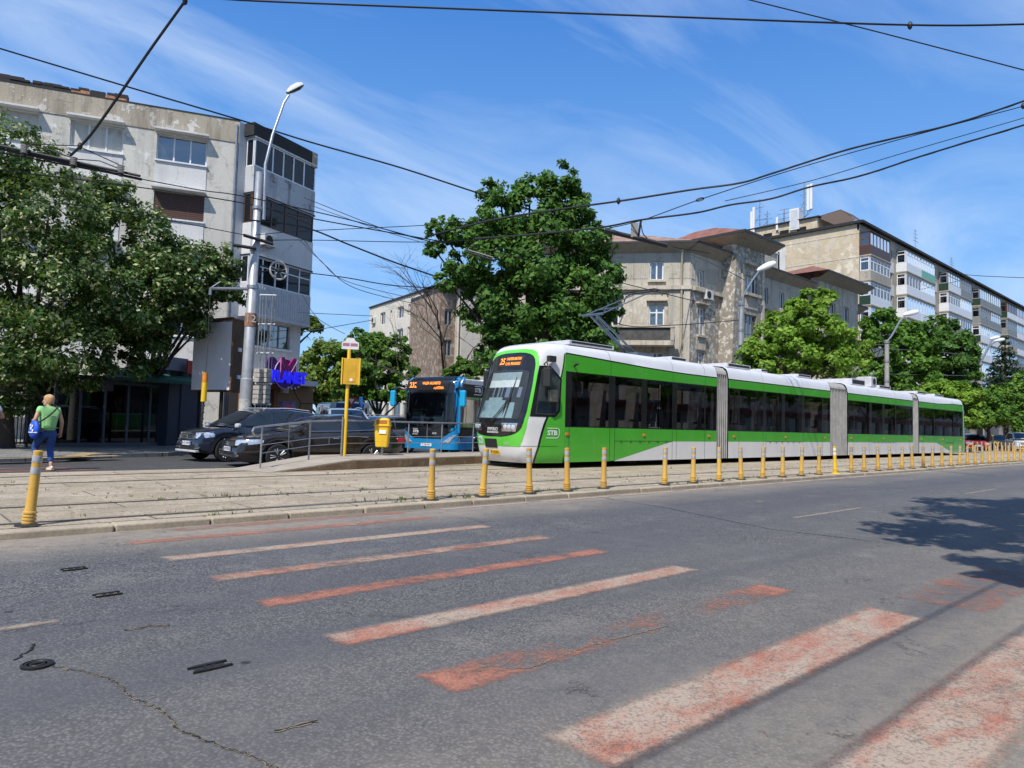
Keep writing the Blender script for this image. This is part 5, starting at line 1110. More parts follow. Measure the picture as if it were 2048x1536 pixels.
def ac_unit(label, f, a, z, o, par=None, w=.8, h=.55):
    P = f.P(a, z, o); t = thing('air_conditioner', label, 'air conditioner', P, math.atan2(f.u.y, f.u.x))
    sgn = 1 if f.n.dot(Vector((-f.u.y, f.u.x, 0))) > 0 else -1
    MB().box((0, sgn*.16, 0), (w, .3, h)).build('case', M_ACW, t, bevel=.02)
    MB().lathe([(h*.40, .31*sgn), (h*.40, .318*sgn), (.02, .32*sgn)], (-w*.12, 0, 0), 18, axis='Y').build('fan', M_MBLK, t)
    mb = MB(); mb.box((-w*.3, sgn*.12, -h/2-.03), (.04, .34, .05)); mb.box((w*.3, sgn*.12, -h/2-.03), (.04, .34, .05)); mb.build('bracket', M_GALV, t); return t
# ---- five storey block on the left
pA = gzz(480, 243, 15.2); qA = gzz(0, 162, 15.2); qB = gzz(617, 312, 15.2)
FA = Fac(pA, (qA-pA).xy); FB = Fac(pA, (qB-pA).xy); LB = 4.66; LA = 17.
lb_ = thing('apartment_block', 'weathered grey-white five storey apartment block with peeling plaster behind the big linden trees', 'building', FA.p0)
FA0 = FA; off = FA.p0.copy()
def local(f): g = Fac(f.p0, f.u); g.n = f.n; g.p0 = f.p0-off; return g
A, B = local(FA), local(FB)
cols = [(1.36, 3.46), (4.80, 6.86), (8.05, 10.0), (11.2, 13.2), (14.2, 16.2)]; rows_ = [12.82, 10.17, 7.5, 4.85]
holes = [(a, b, z, z+1.2) for a, b in cols for z in rows_]
wl_ = MB(); A.wall(wl_, 0.02, LA, 0, 14.15, holes, .2); wl_ = wl_.build('wall', M_PL1, lb_, fix=False)
pp = MB(); A.box(pp, .0, LA, 14.15, 15.2, -.3, .035); pp.build('parapet', M_PL1B, lb_)
fe = MB(); A.box(fe, -.02, 4.7, 15.2, 15.245, -.3, .06); A.box(fe, 4.7, LA, 15.19, 15.36, -.32, .05); 
for k in range(26): a = 4.8+k*.36+random.uniform(-.1, .1); A.box(fe, a, a+random.uniform(.3, .7), 15.34, 15.40+random.uniform(0, .13), -.3, .03+random.uniform(0, .06))
fe.build('roof_felt', M_FELT, lb_); 
bk = MB(); A.box(bk, 4.75, 5.6, 15.245, 15.36, -.2, .055); A.box(bk, 6.2, 6.9, 15.245, 15.38, -.2, .055); bk.build('bare_brick', plain('old_brick', (.42, .20, .11), .9, var=.4, scale=9), lb_)
for i, (a, b) in enumerate(cols):
    for j, z in enumerate(rows_):
        hd = MB(); A.box(hd, a-.06, b+.10, z+1.29, z+1.37, .0, .42); A.box(hd, a-.02, b+.02, z+1.2, z+1.288, .0, .06); hd.build('window_hood', M_PL1C, lb_)
        sl_ = MB(); A.box(sl_, a-.04, b+.04, z-.07, z-.004, -.0, .10); sl_.build('sill', M_PVC, lb_)
        pn = MB(); A.box(pn, a-.02, b+.02, z-1.28, z-.075, .004, .03); pn.build('spandrel', M_PL1C, lb_)
        if (i, j) == (0, 1):
            bl = MB()
            for k in range(13): A.box(bl, a+.02, b-.02, z+1.2-(k+1)*.088, z+1.2-k*.088-.012, -.06, -.035)
            bl.build('roller_blind', M_BLIND, lb_); A.window(lb_, a, b, z, z+1.2, -.15, (.33, .66), None, M_PVC, M_WGD)
        else: A.window(lb_, a, b, z, z+1.2, -.15, (.33, .66), None, M_PVC, M_WGL, curtain=(M_CURT, ((.02, .98),)) if j < 2 and i else (M_CURT, ((.36, .62), (.72, .98))))
# right-hand face with its glazed loggias
wb = MB(); B.wall(wb, 0, LB, 0, 6.0, [(1.0, 3.9, 4.72, 5.92), (.6, 4.2, 0, 2.6)], .2); B.wall(wb, 0, LB, 6.0, 15.2, []); wb.build('wall', M_PL1C, lb_, fix=False)
fas = MB(); B.box(fas, .3, LB+.02, 14.6, 15.21, .0, .62); fas.build('fascia', M_FELT, lb_); q = MB(); B.box(q, LB-.35, LB+.03, 14.45, 15.215, .0, .63); q.build('fascia_end', M_PL1B, lb_); q = MB(); B.box(q, .42, LB-.36, 14.5, 14.598, .0, .6); q.build('soffit', M_PL1C, lb_)
O = .58
for zt_, zb_, zp, fm, pm, gl, muls, nm in ((14.5, 13.16, 11.95, M_PVC, M_PLSH, M_WGK, (.28, .45, .62, .8), 0), (11.85, 10.44, 8.98, M_WOODF, M_PL1C, M_WGK, (.3, .52, .74), 1), (8.88, 7.58, 6.12, M_PVC, M_METAL, M_WGK, (.2, .4, .6, .8), 2)):
    lg = MB(); B.box(lg, .45, LB, zp, zb_, 0, O); B.box(lg, .45, LB, zp-.13, zp-.003, 0, O+.05); lg = lg.build('loggia', pm, lb_)
    sd_ = Fac(B.P(.45, 0), B.n); sd_.p0 = B.P(.45, 0); sd_.u = B.n.copy(); sd_.n = -B.u
    B.window(lg, .47, LB-.03, zb_+.004, zt_, O-.04, muls, (zt_-.42) if nm else None, fm, gl, .06)
    sd_.window(lg, .04, O-.08, zb_+.004, zt_, -.03, (), None, fm, gl, .05)
    if nm == 2:
        for k in range(26): m = MB(); B.box(m, .5+k*.16, .56+k*.16, zp+.04, zb_-.04, O, O+.02); m.build('panel_rib', M_METAL, lg) if k % 1 == 0 else None
    rf_ = MB(); B.box(rf_, .42, LB+.02, zt_+.003, zt_+.06, 0, O+.06); rf_.build('loggia_roof', M_FELT if nm else M_PL1C, lg)
B.window(lb_, 1.0, 3.9, 4.72, 5.92, -.12, (.28, .52, .76), None, M_GREYF, M_WGL, .06, curtain=(M_CURT, ((.5, 1.),)))
q = MB(); B.box(q, .9, 4.0, 4.62, 4.71, 0, .1); q.build('sill', M_PVC, lb_)
vol = MB(); P4 = [A.P(0, 0, -.22), A.P(LA, 0, -.01), A.P(LA, 0, -9), B.P(LB, 0, -6)+A.n*(-3), B.P(LB, 0, -.22)]
vol.prism([(p.x, p.y) for p in P4], 0., 15.15); vol.build('core', M_PL1, lb_)
dp_ = MB(); dp_.tube([A.P(.12, z, .06) for z in (0, 15.0)], .05, 8); dp_.build('downpipe', M_GALV, lb_)
ac_unit('air conditioner under the brown-framed loggia, beside the tram pole', FB, 1.4, 9.75, .60)
# shop extension at the foot of the right face
off = FB.p0.copy(); B = local(FB)
sh = thing('shop', 'small brown shop extension with a pale canopy slab under the neon sign', 'shop', FB.p0)
sE = hit(626, 800, FB.p0+FB.n*1.25, FB.u)[0]; sC = hit(636, 775, FB.p0+FB.n*1.75, FB.u)[0]; zC = hit(620, 775, FB.p0+FB.n*1.75, FB.u)[1]; print('SHOP', sE, sC, zC)
sw = MB(); B.wall(sw, .3, sE, 0, 2.85, [(sE-4.6, sE-2.75, .1, 2.6)], .3); sw.quad(B.P(sE, 0), B.P(sE, 0, -3), B.P(sE, 2.85, -3), B.P(sE, 2.85)); sw.build('wall', M_SHOP, sh, fix=False).location = B.n*1.25
S = local(FB); S.p0 = S.p0+B.n*1.25
q = MB(); S.box(q, .2, sC, 2.86, 3.12, -3, .5); q.build('canopy', M_PL1C, sh); q = MB(); S.box(q, sE-4.6, sE-2.75, .1, 2.6, -.9, -.32); q.build('doorway', M_DARK, sh)
q = MB(); S.box(q, sE-2.75, sE-2.5, 0, 2.84, .003, .05); q.build('door_post', plain('door_red', (.20, .045, .03), .5), sh); q = MB(); S.box(q, sE-4.7, sE-2.45, 2.61, 2.84, .003, .06); q.build('door_head', plain('door_red', (.20, .045, .03)), sh)
q = MB(); S.box(q, sE-2.3, sE-1.25, .35, 2.05, .004, .03); ps = q.build('poster', plain('poster_blue', (.10, .14, .34), .5, var=.8, scale=2.5), sh); q = MB(); S.box(q, sE-2.2, sE-1.5, .9, 1.5, .031, .036); q.build('poster_picture', plain('poster_pale', (.55, .5, .5), .5, var=.5, scale=3), ps); q = MB(); S.box(q, sE-2.15, sE-1.4, 1.6, 1.95, .031, .036); q.build('poster_heading', plain('poster_pink', (.45, .10, .22), .5, var=.4, scale=3), ps)
for pts in ([(sE-1.6, 2.84), (sE-.9, 2.0), (sE-.02, 2.0)], [(sE-1.1, .2), (sE-.5, .95), (sE-.02, .9)], [(sE-1.0, 1.4), (sE-.9, 2.0)], [(.5, 1.4), (1.1, 1.6), (1.6, 1.3), (1.6, .3)], [(1.1, 1.6), (1.3, 2.4)]):
    q = MB(); q.tube([S.P(a, z, .005) for a, z in pts], .022, 4); q.build('wall_joint', M_MBLK, sh)
q = MB(); S.box(q, sE-2.3, sE-1.95, 2.45, 2.72, .004, .2); q.build('meter_box', M_ACW, sh)
# neon shop sign
sn = thing('shop_sign', 'purple and blue M PLANET sign on the corner above the brown shop', 'sign', FB.p0+FB.n*2.0)
FG = Fac(FB.p0+FB.n*2.0, FB.u); FG.n = FB.n
def SP(a, z, o=0): return (FG.P(a, z, o)-sn.location)
M_PUR = plain('sign_purple', (.10, .015, .16), .4); M_MAG = plain('sign_magenta', (.42, .02, .18), .35, coat=.3); M_NBL = plain('sign_blue', (.02, .02, .75), .4, emit=(.02, .02, 1.), es=.55); M_RIMW = plain('sign_rim', (.50, .40, .62), .4)
F_ = lambda a, z, o: frame(SP(a, z, o), FB.u, (0, 0, 1))
ga, gz_ = hit(570, 747, FG.p0, FG.u); kx = (hit(597, 747, FG.p0, FG.u)[0]-ga)/27; kz = .0245
def disc(px, py, r, name, o): a, z = hit(px, py, FG.p0, FG.u); m = MB(); m.M = F_(a, z, o); m.lathe([(r, -.05), (r, .05), (.01, .05)], n=32); return m.build(name, M_PUR, sn), a, z
dk, da, dz_ = disc(569, 748, .70, 'disc', 0.)
mb = MB(); mb.M = F_(da, dz_, .06); mb.tube([(.70*cos(a), .70*sin(a), 0) for a in lin(0, 2*math.pi, 40)], .025, 6, caps=False); mb.build('disc_rim', M_RIMW, dk)
disc(592, 762, .36, 'small_disc', -.05); disc(545, 728, .34, 'small_disc', -.05)
a, z = hit(572, 740, FG.p0, FG.u)
tm = text_mesh('M', 1.42, 'sign_letter', M_MAG, sn, F_(a, z, .12), sx=1.0, ext=.05, wt=.03)
mb = MB(); mb.M = F_(a, z, .19)
for p, q_ in (((-.56, -.49), (-.56, .50)), ((-.56, .50), (0, -.3)), ((0, -.3), (.56, .50)), ((.56, .50), (.56, -.49))): mb.tube([(*p, 0), (*q_, 0)], .016, 4)
mb.build('letter_outline', M_RIMW, tm)
a, z = hit(573, 756, FG.p0, FG.u)
text_mesh('PLANET', .72, 'sign_word', M_NBL, sn, F_(a, z, .18), sx=.88, ext=.04, wt=.035)
for k in range(6): mb = MB(); mb.M = F_(da+.35+.78*cos(-1.9+k*.30), dz_-.05+.62*sin(-1.9+k*.30), .16); mb.lathe([(.04, 0), (.04, .03), (.01, .035)], n=8); mb.build('bulb', M_WTXT, sn)
mb = MB(); 
for da_ in (-.3, .4): mb.cut(); mb.tube([SP(da+da_, dz_+.2, -.03), SP(da+da_, dz_+.2, -1.95)], .03, 6)
mb.build_each('bracket', M_MBLK, sn)
# ---- billboard box, shed, kiosk, red sign
a0, a1, a2 = gd(391, 645, 25.0), gd(467, 636, 24.2), gd(501, 640, 25.4)
bb = thing('billboard_box', 'boxy advertising billboard, white face and rusty brown side, beside the tram pole', 'billboard', (a1.x, a1.y, .07))
p0, p1, p2 = [Vector((v.x-a1.x, v.y-a1.y, 0)) for v in (a0, a1, a2)]; p3 = p0+p2-p1; Z = lambda p, z: (p.x, p.y, z)
zb, zt2 = gd(467, 780, 24.2).z-.07, gd(467, 640, 24.2).z-.07
bd_ = MB(); bd_.prism([(p.x*.97, p.y*.97) for p in (p0, p1*1.0, p2, p3)], zb+.03, zt2-.02); bd_.build('box', M_DARK, bb)
nA = (p1-p0).cross(Vector((0, 0, 1))).normalized(); 
if nA.dot(Vector((a1.x, a1.y, 0))) > 0: nA = -nA
nB = (p2-p1).cross(Vector((0, 0, 1))).normalized()
if nB.dot(Vector((a1.x, a1.y, 0))) > 0: nB = -nB
fa = MB(); fa.quad(Z(p0+nA*.04, zb), Z(p1+nA*.04, zb), Z(p1+nA*.04, zt2-.05), Z(p0+nA*.04, zt2-.05)); fa.build('white_face', plain('billboard_white', (.82, .82, .86), .6, var=.06, scale=1), bb, fix=False)
fb = MB(); fb.quad(Z(p1+nB*.04, zb), Z(p2+nB*.04, zb), Z(p2+nB*.04, zt2), Z(p1+nB*.04, zt2)); fb = fb.build('brown_face', plain('billboard_brown', (.10, .062, .035), .8, var=.35, scale=2), bb, fix=False)
for z in (2.55, 3.5): q = MB(); c = p1.lerp(p2, .35)+nB*.06; q.box((c.x, c.y, z), (.2, .06, .13), rz=math.atan2((p2-p1).y, (p2-p1).x)); q.build('paper_notice', M_WTXT, fb)
fr_ = MB(); 
for p, q_ in ((p0, p1), (p1, p2)): fr_.tube([Z(p, zt2+.02), Z(q_, zt2+.05)], .06, 4); fr_.tube([Z(p, zb-.03), Z(q_, zb-.03)], .05, 4)
fr_.tube([Z(p1+(nA+nB)*.03, zb), Z(p1+(nA+nB)*.03, zt2)], .035, 4); fr_.build('edge_frame', plain('rusty_edge', (.17, .075, .04), .8, var=.4, scale=5), bb)
lg_ = MB(); 
for k, p in enumerate((p0.lerp(p1, .2), p0.lerp(p1, .8), p3.lerp(p2, .3))): lg_.cut(); lg_.tube([Z(p, 0), Z(p, zb)], .05, 8)
lg_.build_each('leg', M_DARK, bb)
k0, k1 = gz(332, 892, .07), gz(392, 890, .07)
FS = Fac(k0, (k1-k0).xy); off = FS.p0.copy(); s_ = local(FS); Lk = (k1-k0).length+.55
sd2 = thing('shed', 'dark blue-grey panelled shed wall under the red town hall sign', 'shed', (k0.x, k0.y, .07))
M_SHED = plain('shed_blue', (.022, .034, .065), .6, var=.25, scale=.8, dirt=((.02, .02, .03), .4))
q = MB(); s_.box(q, 0, 1.9, 0, 3.3, -2, 0); q.build('panel_wall', M_SHED, sd2); q = MB(); s_.box(q, -.6, .7, 2.86, 3.36, .02, .22); q.build('grey_fascia', plain('fascia_grey', (.20, .22, .27), .5), sd2)
q = MB(); s_.box(q, .62, 0.66, 0, 2.85, .002, .03); q.build('wall_seam', M_MBLK, sd2)
rs_ = thing('red_sign', 'red town hall sign with white capitals, half hidden by linden leaves', 'sign', FS.P(1.05, 3.1, .5))
q = MB(); q.M = frame((0, 0, 0), FS.u, (0, 0, 1)); q.box((0, 0, 0), (1.5, .5, .05)); rb_ = q.build('board', plain('sign_red', (.42, .03, .025), .5), rs_)
text_mesh('PRIMĂRIA SECTOR', .21, 'sign_text', M_WTXT, rb_, frame((-.08, 0, 0), FS.u, (0, 0, 1)) @ Matrix.Translation((0, 0, .03)), sx=.78, wt=.004)
for k in range(3): pass
pp_ = thing('pipe_rack', 'set of grey vertical pipes fixed to the wall beside the billboard', 'pipes', FS.P(1.55, 0, .12))
q = MB(); 
for k in range(4): q.tube([FS.u*(k*.13)+Vector((0, 0, 2.2)), FS.u*(k*.13)+Vector((0, 0, 4.2))], .045, 8)
q.build('pipe', M_GREYF, pp_); q = MB(); q.tube([FS.u*-.05+Vector((0, 0, 2.9)), FS.u*.45+Vector((0, 0, 2.9))], .03, 6); q.build('pipe_clamp', M_GREYF, pp_)
p0k, p1k = gz(105, 893, .07), gz(338, 891, .07); FK = Fac(p0k, (p1k-p0k).xy); off = FK.p0.copy(); s_ = local(FK); Lk = (p1k-p0k).length
ks = thing('kiosk', 'dark glazed kiosk with slim grey frames under a green awning behind the walking woman', 'kiosk', (p0k.x, p0k.y, .07))
M_KFR = plain('kiosk_frame', (.10, .115, .15), .5); M_KGL = glass_tint('kiosk_glass', (.22, .25, .27), 1.5, 1.7)
q = MB(); s_.box(q, 0, Lk, -.05, .12, -.1, .05); q.build('plinth', M_KFR, ks); q = MB(); s_.box(q, 0, Lk, 2.22, 2.34, -.06, .02); q.build('lintel', M_KFR, ks)
NK = 5
for k in range(NK+1):
    a = Lk*k/NK; q = MB(); s_.box(q, a-.035, a+.035, .12, 2.22, -.05, .02); q.build('mullion', M_KFR, ks)
    if k < NK:
        q = MB(); q.quad(s_.P(a+.03, .12, -.02), s_.P(a+Lk/NK-.03, .12, -.02), s_.P(a+Lk/NK-.03, 2.22, -.02), s_.P(a+.03, 2.22, -.02)); q.build('pane', M_KGL, ks, fix=False)
q = MB(); s_.box(q, Lk+.03, Lk+.36, 0, 2.6, -.4, -.05); q.build('corner_panel', M_KFR, ks)
q = MB(); s_.box(q, 0, Lk, -.1, 0.02, -2.6, -.1); s_.box(q, 0, Lk, 2.36, 2.5, -2.6, -.05); s_.box(q, 0, Lk, 0, 2.36, -2.62, -2.5); s_.box(q, .5, 1.5, .05, .95, -2.0, -1.2); s_.box(q, 2.4, 3.9, .05, 1.1, -2.3, -1.6); q.build('interior', plain('kiosk_inside', (.035, .035, .038), .8, var=.5, scale=1.5), ks)
aw = MB(); n = 16; a0_, a1_ = 1.2, Lk+.5
aw.grid([[s_.P(a0_+(a1_-a0_)*i/n, z, o) for i in range(n+1)] for z, o in ((2.86, -.1), (2.62, .55), (2.46, .95))])
sc = []
for i in range(4*n+1): sc.append(s_.P(a0_+(a1_-a0_)*i/(4*n), 2.46-(.14 if i % 2 else .09), .955))
aw.grid([[s_.P(a0_+(a1_-a0_)*i/(4*n), 2.46, .952) for i in range(4*n+1)], sc]); aw.poly([s_.P(a1_, 2.86, -.1), s_.P(a1_, 2.46, .95), s_.P(a1_, 2.4, -.1)])
aw.build('awning', plain('awning_green', (.035, .12, .085), .8, var=.15, scale=2), ks, fix=False)
q = MB(); q.tube([s_.P(Lk*.93, 2.2, -.05), s_.P(Lk*.84, 1.6, -.06)], .03, 5); q.build('green_strut', plain('strut_green', (.05, .35, .05), .5), ks)
# fence and hanging sheet at the far left
f0, f1 = gz(-60, 897, .07), gz(100, 893, .07); FN = Fac(f0, (f1-f0).xy)
fn = thing('metal_fence', 'dark metal railing fence in the shade left of the kiosk', 'fence', (f0.x, f0.y, .07)); Lf = (f1-f0).length
off = FN.p0.copy(); s_ = local(FN); q = MB()
for k in range(int(Lf/.13)): s_.box(q, k*.13, k*.13+.025, .1, 1.15, 0, .025)
for z in (.12, 1.1): s_.box(q, 0, Lf, z, z+.05, -.02, .045)
q.build('rail_panel', plain('fence_dark', (.03, .032, .035), .6), fn)
q = MB(); 
for k in range(4): q.cut(); s_.box(q, k*Lf/3.02, k*Lf/3.02+.06, 0, 1.25, -.03, .05)
q.build_each('post', plain('fence_dark', (.03, .032, .035)), fn)
g = gd(18, 805, 29); sk = thing('grey_sheet', 'slanting dull grey board leaning in the shade beyond the fence', 'board', (g.x, g.y, .07))
q = MB(); q.M = frame((0, 0, 1.9), rtv, (0, 0, 1)); q.prism_y([(-1.4, -.9), (.55, -.9), (1.05, .9), (-1.4, .9)], -.02, .02) if False else q.add([(-1.4, -.9, 0), (.55, -.9, 0), (.95, .8, 0), (-1.4, .8, 0), (-1.4, -.9, -.05), (.55, -.9, -.05), (.95, .8, -.05), (-1.4, .8, -.05)], [(0, 1, 2, 3), (7, 6, 5, 4), (0, 4, 5, 1), (1, 5, 6, 2), (2, 6, 7, 3), (3, 7, 4, 0)]); q.build('sheet', plain('sheet_grey', (.22, .23, .23), .7), sk)
q = MB(); q.M = frame((0, 0, 0), rtv, (0, 0, 1)); q.cut()
for x in (-1.1, .5): q.cut(); q.tube([(x, 0, -.1), (x+.15, 1.4, -.1)], .04, 6)
q.build_each('leg', M_MBLK, sk)
# ---- old corner house with the hipped red roof
M_PL2 = plaster('old_render', (.58, .51, .40), (.70, .64, .53), (.10, .088, .072), .7, .54, .85, .6, (.29, .26, .22)); M_PL2S = plaster('fluted_render', (.56, .51, .42), (.40, .36, .29), (.10, .09, .08), .8, .6, .65, .4); M_PL2D = plaster('flaked_render', (.34, .30, .24), (.74, .69, .60), (.09, .08, .07), 1.1, .53, .4, .6)
M_TILE = plain('rust_roof', (.22, .085, .055), .75, var=.35, scale=2.2, dirt=((.32, .25, .19), .6)); M_TILE2 = plain('faded_roof', (.27, .17, .125), .8, var=.3, scale=2.5, dirt=((.40, .33, .26), .8)); M_GUT = plain('dark_gutter', (.03, .03, .033), .6); M_EAVE = plaster('eave_boards', (.36, .32, .26), (.46, .42, .35), (.12, .10, .08), 1.5, .6, .5)
pC = gzz(1382, 494, 14.2); qC = gzz(1205, 497, 14.2); FC = Fac(pC, (qC-pC).xy); FR = Fac(pC, (1, 0))
off = FC.p0.copy(); C, R = local(FC), local(FR); R.n = Vector((0, -1, 0))
oh = thing('corner_house', 'old grey corner house with flaking render and rusty red hipped roofs behind the tram', 'building', FC.p0)
LC, LR = 13.5, 29.2
def old_window(f, a0, a1, z0, z1, o=-.16, muls=(.5,), trans=None, fm=M_PVC, gm=M_WGD, sill=True, hood=False):
    f.window(oh, a0, a1, z0, z1, o, muls, trans, fm, gm, .09)
    if sill: q = MB(); f.box(q, a0-.15, a1+.15, z0-.16, z0-.003, 0, .2); q.build('sill', M_PL2, oh)
    if hood: q = MB(); f.box(q, a0-.2, a1+.2, z1+.25, z1+.36, 0, .28); q.build('hood', M_PL2, oh)
cw_ = [(1.9, 2.86, 11.84, 13.2), (5.0, 5.95, 11.84, 13.25), (8.5, 9.5, 11.84, 13.2), (1.8, 2.88, 7.9, 10.05), (5.0, 5.95, 8.2, 10.0), (1.8, 2.75, 5.0, 6.6), (5.0, 6.0, 5.0, 6.6), (8.5, 9.5, 8.2, 10.0), (1.8, 2.75, 1.2, 3.2)]
q = MB(); C.wall(q, 0, LC, 0, 11.12, [h for h in cw_ if h[3] < 11.2], .2); q.build('wall', M_PL2, oh, fix=False); q = MB(); C.wall(q, 0, LC, 11.4, 14.0, [h for h in cw_ if h[2] > 11.4], .2); q.build('wall', M_PL2S, oh, fix=False)
q = MB(); C.box(q, -.1, LC, 11.12, 11.4, 0.004, .25); q.build('string_course', M_PL2, oh)
for k, h in enumerate(cw_): old_window(C, *h, trans=(h[3]-.55) if h[3]-h[2] > 1.7 else None, hood=(k in (3, 4)), gm=M_WGL if k in (0, 3) else M_WGD, sill=h[3] > 11.5)
fl = MB()
for a0, a1 in ((.05, 1.75), (3.0, 4.85), (6.1, 8.3)):
    fl.cut()
    for k in range(int((a1-a0)/.17)): C.box(fl, a0+k*.17, a0+k*.17+.09, 11.95, 13.05, .0, .035)
fl.build_each('fluting', M_PL2S, oh)
for f, lst in ((R, ((.1, .75), (2.1, 3.6))),):
    fl = MB()
    for a0, a1 in lst:
        fl.cut()
        for k in range(int((a1-a0)/.17)): f.box(fl, a0+k*.17, a0+k*.17+.09, 11.95, 13.05, 0, .035)
    fl.build_each('fluting', M_PL2S, oh)
bc = MB(); C.box(bc, 1.1, 6.5, 7.0, 7.32, 0, 1.35); C.box(bc, 1.1, 6.5, 8.22, 8.4, 1.15, 1.42); C.box(bc, 1.1, 1.4, 7.32, 8.22, 1.1, 1.38); C.box(bc, 6.2, 6.5, 7.32, 8.22, 1.1, 1.38); bc = bc.build('balcony', M_PL2, oh)
q = MB(); C.box(q, 1.4, 6.2, 7.32, 8.22, 1.2, 1.27)
for k in range(28): C.box(q, 1.45+k*.17, 1.53+k*.17, 7.34, 8.2, 1.27, 1.3)
q.build('parapet_panel', plain('balcony_dark', (.09, .085, .08), .8, var=.4, scale=3), bc)
q = MB(); C.box(q, .02, .45, 0, 11.1, .004, .14); C.box(q, .7, 1.5, 0, 11.1, .004, .05); q.build('pilaster', M_PL2S, oh)
q = MB(); q.tube([C.P(.62, 0, .14), C.P(.62, 8, .14), C.P(.62, 13.2, .14), C.P(.6, 13.9, .5)], .075, 8); q.build('downpipe', plain('pipe_ochre', (.42, .36, .27), .6), oh, smooth=True)
# long side along the street, with a battered tower bay and a second lower bay
rw_ = [(.9, 1.75, 11.48, 12.75), (.95, 1.92, 8.0, 10.0), (.9, 1.85, 5.4, 6.75), (10.4, 11.3, 11.5, 12.9), (13.2, 14.1, 11.5, 12.9), (10.4, 11.3, 8.0, 9.9), (13.2, 14.1, 8, 9.9), (15.4, 16.2, 11.5, 12.9), (15.4, 16.2, 8, 9.9), (.9, 1.85, 1.5, 3.2), (10.4, 11.3, 4.6, 6.4), (13.2, 14.1, 4.6, 6.4)]
q = MB(); R.wall(q, 0, LR, 0, 11.12, [h for h in rw_ if h[3] < 11.2], .2); q.build('wall', M_PL2D, oh, fix=False); q = MB(); R.wall(q, 0, LR, 11.4, 14.0, [h for h in rw_ if h[2] > 11.4], .2); q.build('wall', M_PL2S, oh, fix=False)
q = MB(); R.box(q, .26, LR, 11.12, 11.4, 0.004, .25); q.build('string_course', M_PL2, oh)
for k, h in enumerate(rw_): old_window(R, *h, trans=(h[3]-.55) if h[3]-h[2] > 1.7 else None, hood=(k in (1, 5, 6)))
q = MB(); R.box(q, .75, 2.0, 6.9, 7.85, .004, .06)
for k in range(7): R.box(q, .8+k*.17, .88+k*.17, 6.95, 7.8, .06, .085)
q.build('fluted_apron', M_PL2S, oh)
tb_ = MB(); D = 1.15
tb_.prism_y([(4.15, 15.0), (4.15, 13.2), (3.55, 6), (3.3, 0), (5.0, 0), (5.0, 15.0)], -D, -D+.35) if False else None
for x0t, x1t, x0b in ((4.2, 4.95, 3.35),):
    tb_.add([R.P(x0b, 0, 0), R.P(x1t, 0, 0), R.P(x1t, 0, D), R.P(x0b, 0, D), R.P(x0t, 13.6, 0), R.P(x1t, 13.6, 0), R.P(x1t, 13.6, D), R.P(x0t, 13.6, D)], [(0, 3, 2, 1), (4, 5, 6, 7), (0, 1, 5, 4), (1, 2, 6, 5), (2, 3, 7, 6), (3, 0, 4, 7)])
tb_.build('battered_pier', M_PL2D, oh)
T1 = Fac(R.P(0, 0, D), R.u); T1.p0 = R.P(0, 0, D); T1.n = R.n.copy(); T1.u = R.u.copy()
tw_ = [(5.9, 7.0, 11.6, 12.95), (5.85, 6.95, 8.1, 10.0), (5.85, 6.95, 4.8, 6.6)]
q = MB(); T1.wall(q, 4.95, 8.5, 0, 15.2, [(a-.35, b+.35, z0-.0, z1) for a, b, z0, z1 in tw_], .25); q.quad(R.P(8.5, 0, 0), R.P(8.5, 0, D), R.P(8.5, 15.2, D), R.P(8.5, 15.2, 0)); q.quad(R.P(4.2, 13.6, 0), R.P(4.2, 13.6, D), R.P(4.2, 15.2, D), R.P(4.2, 15.2, 0)); q.quad(T1.P(4.2, 13.6), T1.P(4.95, 13.6), T1.P(4.95, 15.2), T1.P(4.2, 15.2)); q.build('tower_wall', M_PL2D, oh, fix=False)
for a, b, z0, z1 in tw_:
    T1.window(oh, a-.35, b+.35, z0, z1, -.2, (.33, .66), (z1-.5) if z1-z0 > 1.5 else None, M_PVC if z0 > 11 else M_GREYF, M_WGD, .09)
    q = MB(); T1.box(q, a-.55, b+.55, z0-.22, z0-.003, 0, .3); q.build('sill', M_PL2, oh)
    q = MB(); T1.box(q, a-.4, b+.4, z0-1.2, z0-.225, .003, .05)
    for k in range(9): T1.box(q, a-.33+k*.2, a-.23+k*.2, z0-1.15, z0-.28, .05, .08)
    q.build('fluted_apron', M_PL2S, oh)
q = MB(); T1.box(q, 5.1, 8.3, 13.75, 13.95, 0, .3); T1.box(q, 5.0, 5.25, 7, 13.7, .003, .1); T1.box(q, 8.0, 8.35, 7, 13.7, .003, .1); q.build('tower_moulding', M_PL2, oh)
def eave(f, a0, a1, z, o, name='eave', t=.12, m=None):
    q = MB(); q.quad(f.P(a0, z-.55, 0), f.P(a1, z-.55, 0), f.P(a1, z-.02, o), f.P(a0, z-.02, o)); q.build(name, m or M_EAVE, oh, fix=False)
    q = MB(); f.box(q, a0-.02, a1+.02, z-.02, z+t, o-.06, o+.06); q.build('gutter', M_GUT, oh)
eave(C, -.35, LC, 14.35, .85); eave(R, -.35, 4.3, 14.35, .85); eave(R, 8.5, 18.5, 14.3, .8); eave(R, 27.6, LR+.8, 13.6, .8)
T2 = Fac(R.P(0, 0, D), R.u); T2.p0 = R.P(0, 0, D); T2.u = R.u.copy(); T2.n = R.n.copy()
eave(T1, 3.3, 9.3, 15.6, 1.2, t=.16)
sideT = Fac(R.P(4.2, 0, 0), R.n); sideT.p0 = R.P(4.2, 0, 0); sideT.u = R.n.copy(); sideT.n = -R.u
eave(sideT, -3.5, D+1.2, 15.6, .9, t=.16)
